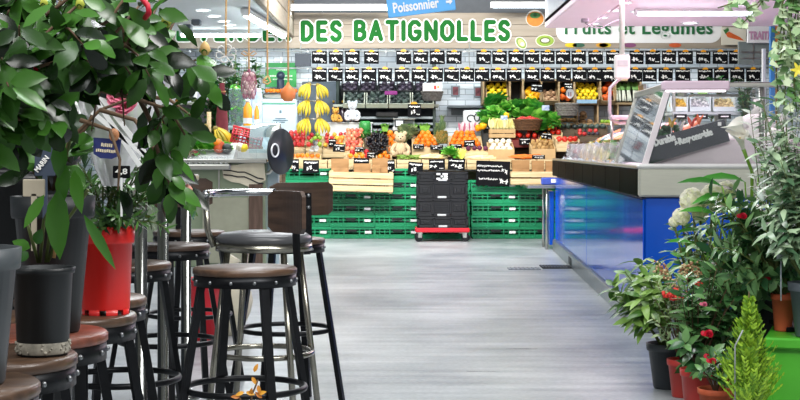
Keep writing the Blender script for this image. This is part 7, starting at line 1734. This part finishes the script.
for k, (px, py, Yb, r_, c) in enumerate(((205, 49, 2.85, .011, CB), (166, 21, 2.8, .011, pm('bud_lime', '#b9c04a', .45)), (143, 37, 2.7, .010, pm('bud_lime', '#b9c04a', .45)), (188, 193, 2.9, .013, pm('bud_pink', '#dc8a8a', .45, c2='#c9b070', scale=20)), (80, 4, 2.5, .008, pm('bud_lime', '#b9c04a', .45)), (44, 3, 2.5, .007, pm('bud_lime', '#b9c04a', .45)))):
    q = spot(px, py, Yb)-L0; bb = MB(); bb.lathe([(0, -1.2*r_), (.6*r_, -r_), (r_, -.2*r_), (.75*r_, .7*r_), (.25*r_, 1.3*r_), (0, 1.5*r_)], 14, Matrix.Translation(q) @ Matrix.Rotation(.4, 4, 'X'))
    for j in range(4): bb.leaf(q-Vector((0, 0, r_*1.2)), (math.cos(j*1.57)*.6, math.sin(j*1.57)*.6, 1), (math.cos(j*1.57), math.sin(j*1.57), 0), r_*1.6, r_*1.1, -.3, .4, 1, 2)
    bb.build('flower_bud', [c, GLOSSY], gp_)
def petal_flower(t, p, r_, mat, n=9, tilt=(0, -1, .2)):
    bb = MB(); tl = Vector(tilt).normalized(); x = tl.orthogonal().normalized(); y = tl.cross(x)
    for j in range(n): a = j*2.4; f = j/n; bb.leaf(Vector(p), (x*math.cos(a)+y*math.sin(a))+tl*(.9-.8*f), tl, r_*(.7+.4*f), r_*.95, -.25, .35, 0, 2)
    o = bb.build('flower', mat, t); return o
petal_flower(gp_, spot(33, 74, 2.48)-L0, .018, REDF)
petal_flower(gp_, spot(77, 80, 2.62)-L0, .032, PINKF)
tie = MB(); tie.tube([spot(140, -4, 2.6)-L0, spot(148, 6, 2.58)-L0, spot(149, 13, 2.58)-L0, spot(145, 18, 2.6)-L0], .005, 6); o = tie.build('plant_tie', REDF, gp_); o['label'] = 'red twisted plant tie'
# small dark pot with broad hanging leaves
Y = 2.80; x = PX(43, Y)
t = thing('potted_plant', 'plant with long drooping bright leaves in the small dark pot', 'plant', (x, Y, ZS)); L0 = t.location; rr = random.Random(92)
pm_ = MB(); r0, r1, h = .047, .056, .163; pm_.lathe([(0, 0), (r0*.96, 0), (r0, .004), (r1*.97, h*.93), (r1*1.04, h*.935), (r1*1.06, h), (r1*.98, h), (r1*.95, h*.9), (0, h*.88)], 40); pm_.build('pot', PD, t)
lr = MB(); lr.lathe([(r0*1.005, .004), (r0*1.04, .008), (r0*1.05, .018), (r0*1.02, .026)], 40, cap=False)
for k in range(60): a = U(0, 6.28); lr.sph((r0*1.04*math.cos(a), r0*1.04*math.sin(a), U(.006, .026)), U(.002, .004), 5, 4)
lr.build('limescale_rim', pm('limescale', '#b9b3a4', .9, c2='#6d6a60', scale=60), t); soil(r1*.94, h*.89).build('soil', SOIL, t); m = MB(); st = MB()
for pts, n in (([(46, 262, 2.8), (52, 215, 2.78), (62, 175, 2.76), (70, 140, 2.75)], 5), ([(40, 262, 2.8), (44, 220, 2.75), (55, 200, 2.72), (75, 180, 2.7)], 4), ([(48, 262, 2.8), (60, 230, 2.8), (78, 205, 2.78), (88, 190, 2.76)], 4), ([(38, 262, 2.8), (32, 240, 2.76), (28, 225, 2.75)], 4)):
    st.tube(BP(pts), .0035, 6)
for px, py, Yl, d, L_, W_ in ((58, 190, 2.68, (.05, -.3, -1), .125, .046), (84, 215, 2.7, (.6, -.3, -.9), .115, .020), (66, 165, 2.7, (-.1, -.3, -1), .075, .030), (74, 170, 2.66, (.2, -.3, -1), .08, .026), (44, 195, 2.74, (-.5, -.3, -.9), .07, .022), (30, 248, 2.74, (-.6, -.4, .3), .035, .022), (36, 244, 2.74, (.3, -.4, .6), .035, .022), (28, 252, 2.73, (-.3, -.4, -.3), .03, .02), (60, 140, 2.7, (0, -.2, -1), .07, .030)):
    m.leaf(spot(px, py, Yl)-L0, d, (U(-.3, .3), -1, .3), L_, W_, .12, .2)
m.build('foliage', LIGHTL, t); st.build('stems', STEM, t)
tgm = MB(); q = spot(34, 188, 2.85)-L0; tgm.box((q.x, q.y, q.z), (.042, .003, .033), .003); tgm.box((q.x+.0, q.y, q.z-.065), (.011, .003, .11), .001); tgm.build('wooden_tag', pm('tag_beige', '#cfc4ae', .7, var=.06), t)['label'] = 'beige paddle-shaped plant tag'
sk = MB(); sk.tube(BP([(54, 258, 2.78), (60, 215, 2.8), (66, 180, 2.82)]), .0035, 6); sk.build('support_cane', pm('cane_tan', '#b98f5a', .7), t)
# tall dark pot on the reddish stool
Y = 3.15; x = PX(53, Y)
t = thing('potted_camellia', 'second camellia in the tall slanted dark pot behind the small dark pot', 'plant', (x, Y, ZS)); L0 = t.location; rr = random.Random(93)
pot_mesh(.055, .082, .285).build('pot', PD, t); soil(.075, .235).build('soil', SOIL, t); m = MB(); st = MB(); base = Vector((0, 0, .24))
for pts, n in (([(53, 190, 3.15), (70, 140, 3.1), (100, 110, 3.1), (140, 95, 3.1), (165, 85, 3.1)], 16), ([(50, 190, 3.15), (30, 130, 3.1), (20, 80, 3.1), (30, 20, 3.1)], 16), ([(55, 190, 3.15), (60, 110, 3.2), (80, 50, 3.2), (100, 0, 3.2)], 18), ([(45, 190, 3.15), (10, 130, 3.2), (-20, 90, 3.2)], 12), ([(80, 120, 3.1), (110, 130, 3.1), (120, 160, 3.05), (118, 190, 3.0)], 9), ([(58, 170, 3.15), (90, 120, 3.2), (120, 60, 3.2), (130, 20, 3.2)], 16), ([(58, 170, 3.15), (50, 90, 3.2), (45, 40, 3.2), (60, 0, 3.2)], 18), ([(100, 110, 3.1), (135, 120, 3.05), (155, 150, 3.0), (165, 175, 3.0), (170, 195, 3.0)], 12), ([(140, 95, 3.1), (170, 100, 3.05), (190, 115, 3.0)], 8)):
    branch(BP(pts), int(n*1.2), .07, .038, .005)
m.build('foliage', GLOSSY, t); st.build('branches', BARK, t)
tgm = MB(); q = spot(45, 155, 3.02)-L0; M = Matrix.Translation(q); tgm.box((0, 0, 0), (.042, .003, .085), .003, M=M); tgm.box((0, 0, -.09), (.010, .003, .1), .001, M=M); o = tgm.build('navy_tag', pm('tag_slate_blue', '#3b4657', .5, var=.1), t)
lettering(o, 'lettering', 'MARINE'[:5], M @ Matrix.Translation((-.013, -.004, -.035)) @ Matrix.Rotation(R(-52), 4, 'Y') @ TXM, .036, .010, CHALK, .0008, .0004)
# red pot with narrow-leaved shrub, wrapped flowers and little black price card
Y = 3.50; x = PX(106, Y)
t = thing('potted_shrub', 'narrow-leaved dark shrub in the bright red notched pot', 'plant', (x, Y, ZS)); L0 = t.location; rr = random.Random(94)
h = .205; r0, r1 = .055, .062; m = MB(); n = 48; vs = []; 
m.lathe([(r0, .012), (r0+(r1-r0)*.8, h*.80), (r1*1.04, h*.80), (r1*1.06, h*.82), (r1*1.09, h), (r1*1.0, h), (r1*.95, h*.8), (0, h*.78)], 48, cap=False); m.lathe([(0, .013), (r0, .013)], 48, cap=False)
for k in range(8): a0 = k*PI/4+.2; m.lathe([(r0*.995, 0), (r0, .013), (r0-.006, .013), (r0-.006, 0), (r0*.995, 0)], 8, Matrix.Rotation(a0, 4, 'Z'), arc=.5, cap=False)
m.build('pot', PR, t); soil(r1*.93, h*.79).build('soil', SOIL, t); m = MB(); st = MB()
for k in range(34):
    q = spot(rr.uniform(72, 172), rr.uniform(128, 238), 3.5+rr.uniform(-.12, .14))-L0; shrub(m, st, rr, (rr.uniform(-.02, .02), 0, .16), q, (0, 0, .07), 20, .044, .010, .35, .7, .2, .2, 0, .003)
m.build('foliage', leafmat('narrow_leaf', '#4d7a34', '#1f3d1d', .35), t); st.build('stems', STEM, t)
pc = thing('price_card', 'little black price card with chalk figures stuck in the red pot shrub', 'price card', spot(121.5, 172, 3.11))
m = MB(); m.box((0, 0, 0), (.036, .004, .026), .002); m.build('slate', CARD, pc); m = MB(); m.box((0, 0, -.05), (.004, .003, .085)); m.build('stick', WHITE, pc)
lettering(pc, 'chalk_writing', '4,8', Matrix.Translation((-.012, -.0028, -.006)) @ TXM, .024, .013, CHALK, .0006, .0004)
# bouquet in clear wrap
Y = 3.25; bq_ = thing('wrapped_bouquet', 'pink flowers in clear wrap with a navy tag, between camellia branches', 'bouquet', spot(112, 186, Y)); L0 = bq_.location; rr = random.Random(95)
WRAP = glassy('cellophane', (.96, .96, .97), .08, .90, ('#e6e6ea', .42))
m = MB(); k_ = 28; vs = []; ax_b = spot(112, 186, Y)-L0; ax_t = spot(124, 84, Y)-L0
for i in range(7):
    f = i/6; c = ax_b.lerp(ax_t, f); rad = .018+.085*f**.8
    for j in range(k_): a = 2*PI*j/k_; w = rad*(1+.14*math.sin(a*5+f*3)*f); vs.append(c+Vector((math.cos(a)*w*1.1, math.sin(a)*w*.8, .02*math.sin(a*4)*f)))
m.add(vs, [(i*k_+j, i*k_+(j+1) % k_, (i+1)*k_+(j+1) % k_, (i+1)*k_+j) for i in range(6) for j in range(k_)], 0, True); m.build('clear_wrap', WRAP, bq_)
m = MB(); st = MB()
for px, py in ((100, 100), (112, 92), (124, 95), (132, 108), (90, 92)): q = spot(px, py, Y)-L0; st.tube([ax_b, q], .003, 5)
for k in range(26): q = spot(rr.uniform(92, 138), rr.uniform(95, 150), Y+rr.uniform(-.04, .04))-L0; m.leaf(q, (rr.uniform(-.5, .5), rr.uniform(-.5, .2), 1), (0, -1, .2), .06, .02, .2)
m.build('leaves', leafmat('pale_leaf', '#9db38a', '#5d7a4c', .4), bq_); st.build('stems', STEM, bq_)
for px, py, r_ in ((120, 96, .036), (126, 106, .03), (140, 92, .018), (73, 78, .028), (113, 88, .03)): petal_flower(bq_, spot(px, py, Y-.09)-L0, r_, PINKF, 11)
m = MB()
for k, (a, c) in enumerate((((96, 100), (140, 166)), ((92, 112), (148, 158)), ((100, 96), (150, 160)))):
    p0, p1 = spot(*a, Y-.10)-L0, spot(*c, Y-.10)-L0; dd = (p1-p0); m.box((0, 0, 0), (dd.length, .002, .010), 0, M=Matrix.Translation((p0+p1)/2) @ Matrix.Rotation(-math.atan2(dd.z, dd.x), 4, 'Y'))
m.build('white_ribbon', WHITE, bq_)
q = spot(107, 148, Y-.13)-L0; M = Matrix.Translation(q) @ Matrix.Rotation(R(4), 4, 'Y'); m = MB(); m.prism([(-.029, .020), (-.027, -.014), (-.012, -.022), (.012, -.022), (.027, -.014), (.029, .020)], .002, M @ TXM); o = m.build('navy_tag', pm('tag_navy_blue', '#27306a', .45, var=.06), bq_)
m = MB(); rr2 = random.Random(2)
for zz, xa, xb, hh in ((.006, -.012, .012, .007), (-.006, -.022, .022, .006)):
    x = xa
    while x < xb: l = rr2.uniform(.002, .0035); m.box((x+l/2, -.0028, zz+rr2.uniform(-.0006, .0006)), (l, .0008, hh), 0, M=M); x += l+.0011
m.build('tag_print', pm('print_cream', '#f0e2c4', .6), o)
m = MB(); q = spot(114, 135, Y-.14)-L0; m.sph(q, (.011, .006, .014), 10, 8); m.build('orange_ornament', pm('ornament_peach', '#dc9a6c', .5, c2='#8a5a3a', scale=80), bq_)
# tall black planter standing behind the stools, stacked black rims
Y = 4.3; t = thing('black_planter', 'big black ribbed planter standing behind the row of potted stools', 'planter', (PX(8, Y), Y, 0)); m = MB(); zt_ = PZ(138, Y); r_ = 70*Y/F
m.lathe([(0, 0), (r_*.8, 0), (r_*.85, .02), (r_*.96, zt_-.13), (r_*1.03, zt_-.13), (r_*1.03, zt_-.10), (r_*.98, zt_-.10), (r_*.98, zt_-.075), (r_*1.03, zt_-.075), (r_*1.03, zt_-.045), (r_*.98, zt_-.045), (r_*.98, zt_-.02), (r_*1.04, zt_-.02), (r_*1.04, zt_), (r_*.9, zt_), (r_*.88, zt_-.1), (0, zt_-.12)], 40); m.build('pot', pm('planter_black', '#101214', .4, var=.15), t); m = MB(); st = MB(); rr = random.Random(96); L0 = t.location
soil(r_*.88, zt_-.11).build('soil', SOIL, t)
for k in range(40):
    q = spot(rr.uniform(-60, 118), rr.uniform(-20, 140), 4.3+rr.uniform(-.2, .25))-L0; shrub(m, st, rr, (rr.uniform(-.06, .06), rr.uniform(-.06, .06), zt_-.12), q, (0, 0, .1), 15, .12, .055, .35, .5, .3, .15, 0, .006)
m.build('foliage', pm('camellia_leaf_deep', '#2c4f26', .3, c2='#102312', island=.75, thin=.05), t); st.build('stems', BARK, t)
# twig with yellow leaves low in front
Y = 4.2; t = thing('potted_twig', 'thin twig with yellow autumn leaves rising before the wooden stool', 'plant', (PX(243, Y), Y, 0)); L0 = t.location
pot_mesh(.06, .08, .15).build('pot', TERRA, t); soil(.072, .12).build('soil', SOIL, t); st = MB(); m = MB()
for pts in ([(243, 520, Y), (246, 440, Y), (252, 395, Y), (258, 380, Y)], [(245, 460, Y), (242, 420, Y), (240, 398, Y)], [(243, 500, Y), (262, 420, Y), (266, 403, Y)]): st.tube([Vector((0, 0, .12))]+BP(pts)[1:], .003, 6)
for px, py, d in ((252, 377, (.45, -.2, -.7)), (258, 385, (.2, -.3, -.8)), (254, 372, (.4, -.1, .9)), (244, 392, (-.9, -.3, -.3)), (246, 392, (.9, -.3, -.2)), (258, 394, (.8, -.3, .3)), (240, 397, (-.8, -.3, .1)), (262, 398, (-.6, -.2, .6)), (250, 396, (.2, -.4, .8))): m.leaf(spot(px, py, Y)-L0, d, (0, -1, .4), .026, .012, .2, .3)
m.build('yellow_leaves', pm('autumn_leaf', '#dca032', .5, c2='#b8702a', island=.8, thin=.2), t); st.build('twigs', BARK, t)
# ================================================================== LIGHT AND CAMERA
def area(name, loc, sx, sy, power, rot=(0, 0, 0), c=(1, 1, 1)):
    l = bpy.data.lights.new(name, 'AREA'); l.shape = 'RECTANGLE'; l.size = sx; l.size_y = sy; l.energy = power; l.color = c
    o = bpy.data.objects.new(name, l); col.objects.link(o); o.location = loc; o.rotation_euler = rot; return o
# ceiling panels of the hall
for y, p in ((1.0, 80), (4.0, 90), (7.0, 90), (10.0, 100), (13.0, 110), (16.2, 110)):
    area('hall_and_fill_lamp', (-.2, y, 3.92), 2.2, .8, p, c=(.96, .98, 1))
area('hall_and_fill_lamp', (1.6, 2.6, 3.2), 1.6, .9, 150, (R(38), 0, 0), c=(1, .98, .96)); area('hall_and_fill_lamp', (-1.6, 1.2, 3.2), 1.6, .9, 60, (R(30), 0, 0), c=(1, .98, .95))  # added fill lights without fixtures, tilted forward onto the plants
# lamps under the canopy and the stall ceiling
area('canopy_lamp', (2.6, 11.5, 2.36), 1.6, 3.5, 85, c=(1, .76, .92)); area('canopy_lamp', (2.6, 14.6, 2.37), 1.6, 1.2, 40, c=(1, .76, .92))
area('stall_lamp', (-2.4, 14.5, 2.57), 1.2, 4.5, 60, c=(.95, .98, 1))
# added fill lights without fixtures, slanting down to brighten the fruit display
for x in (-1.0, .1, 1.1):
    area('fruit_fill', (x, 15.5, 3.4), .9, .4, 105, (R(63), 0, 0), (1, .97, .92))
for x in (-1.2, 1.2, 3.2):                     # added unseen lights behind the sign board, brightening the tiles
    area('tile_fill', (x, 19.66, 2.46), 2.2, .06, 16, (R(28), 0, 0), (.93, .97, 1))
for o in list(col.objects):                     # prototypes that were never placed
    if o.parent is None and o.get('label') == 'x':
        for ch in list(o.children): bpy.data.objects.remove(ch)
        bpy.data.objects.remove(o)
w = bpy.data.worlds.new('daylight'); sc.world = w; w.use_nodes = True; bg = w.node_tree.nodes['Background']
bg.inputs['Color'].default_value = (.95, .97, 1, 1); bg.inputs['Strength'].default_value = .5
cam = bpy.data.cameras.new('camera'); co = bpy.data.objects.new('camera', cam); col.objects.link(co)
co.location = (0, 0, CH); co.rotation_euler = (PI/2, 0, 0); cam.sensor_width = 36; cam.lens = 36*F/800; cam.shift_y = -50/800; cam.clip_start = .05; cam.clip_end = 100
sc.camera = co
sc.view_settings.view_transform = 'Standard'; sc.view_settings.look = 'None'; sc.view_settings.gamma = 1; sc.view_settings.exposure = -.15
try: sc.cycles.use_denoising = True
except Exception: pass
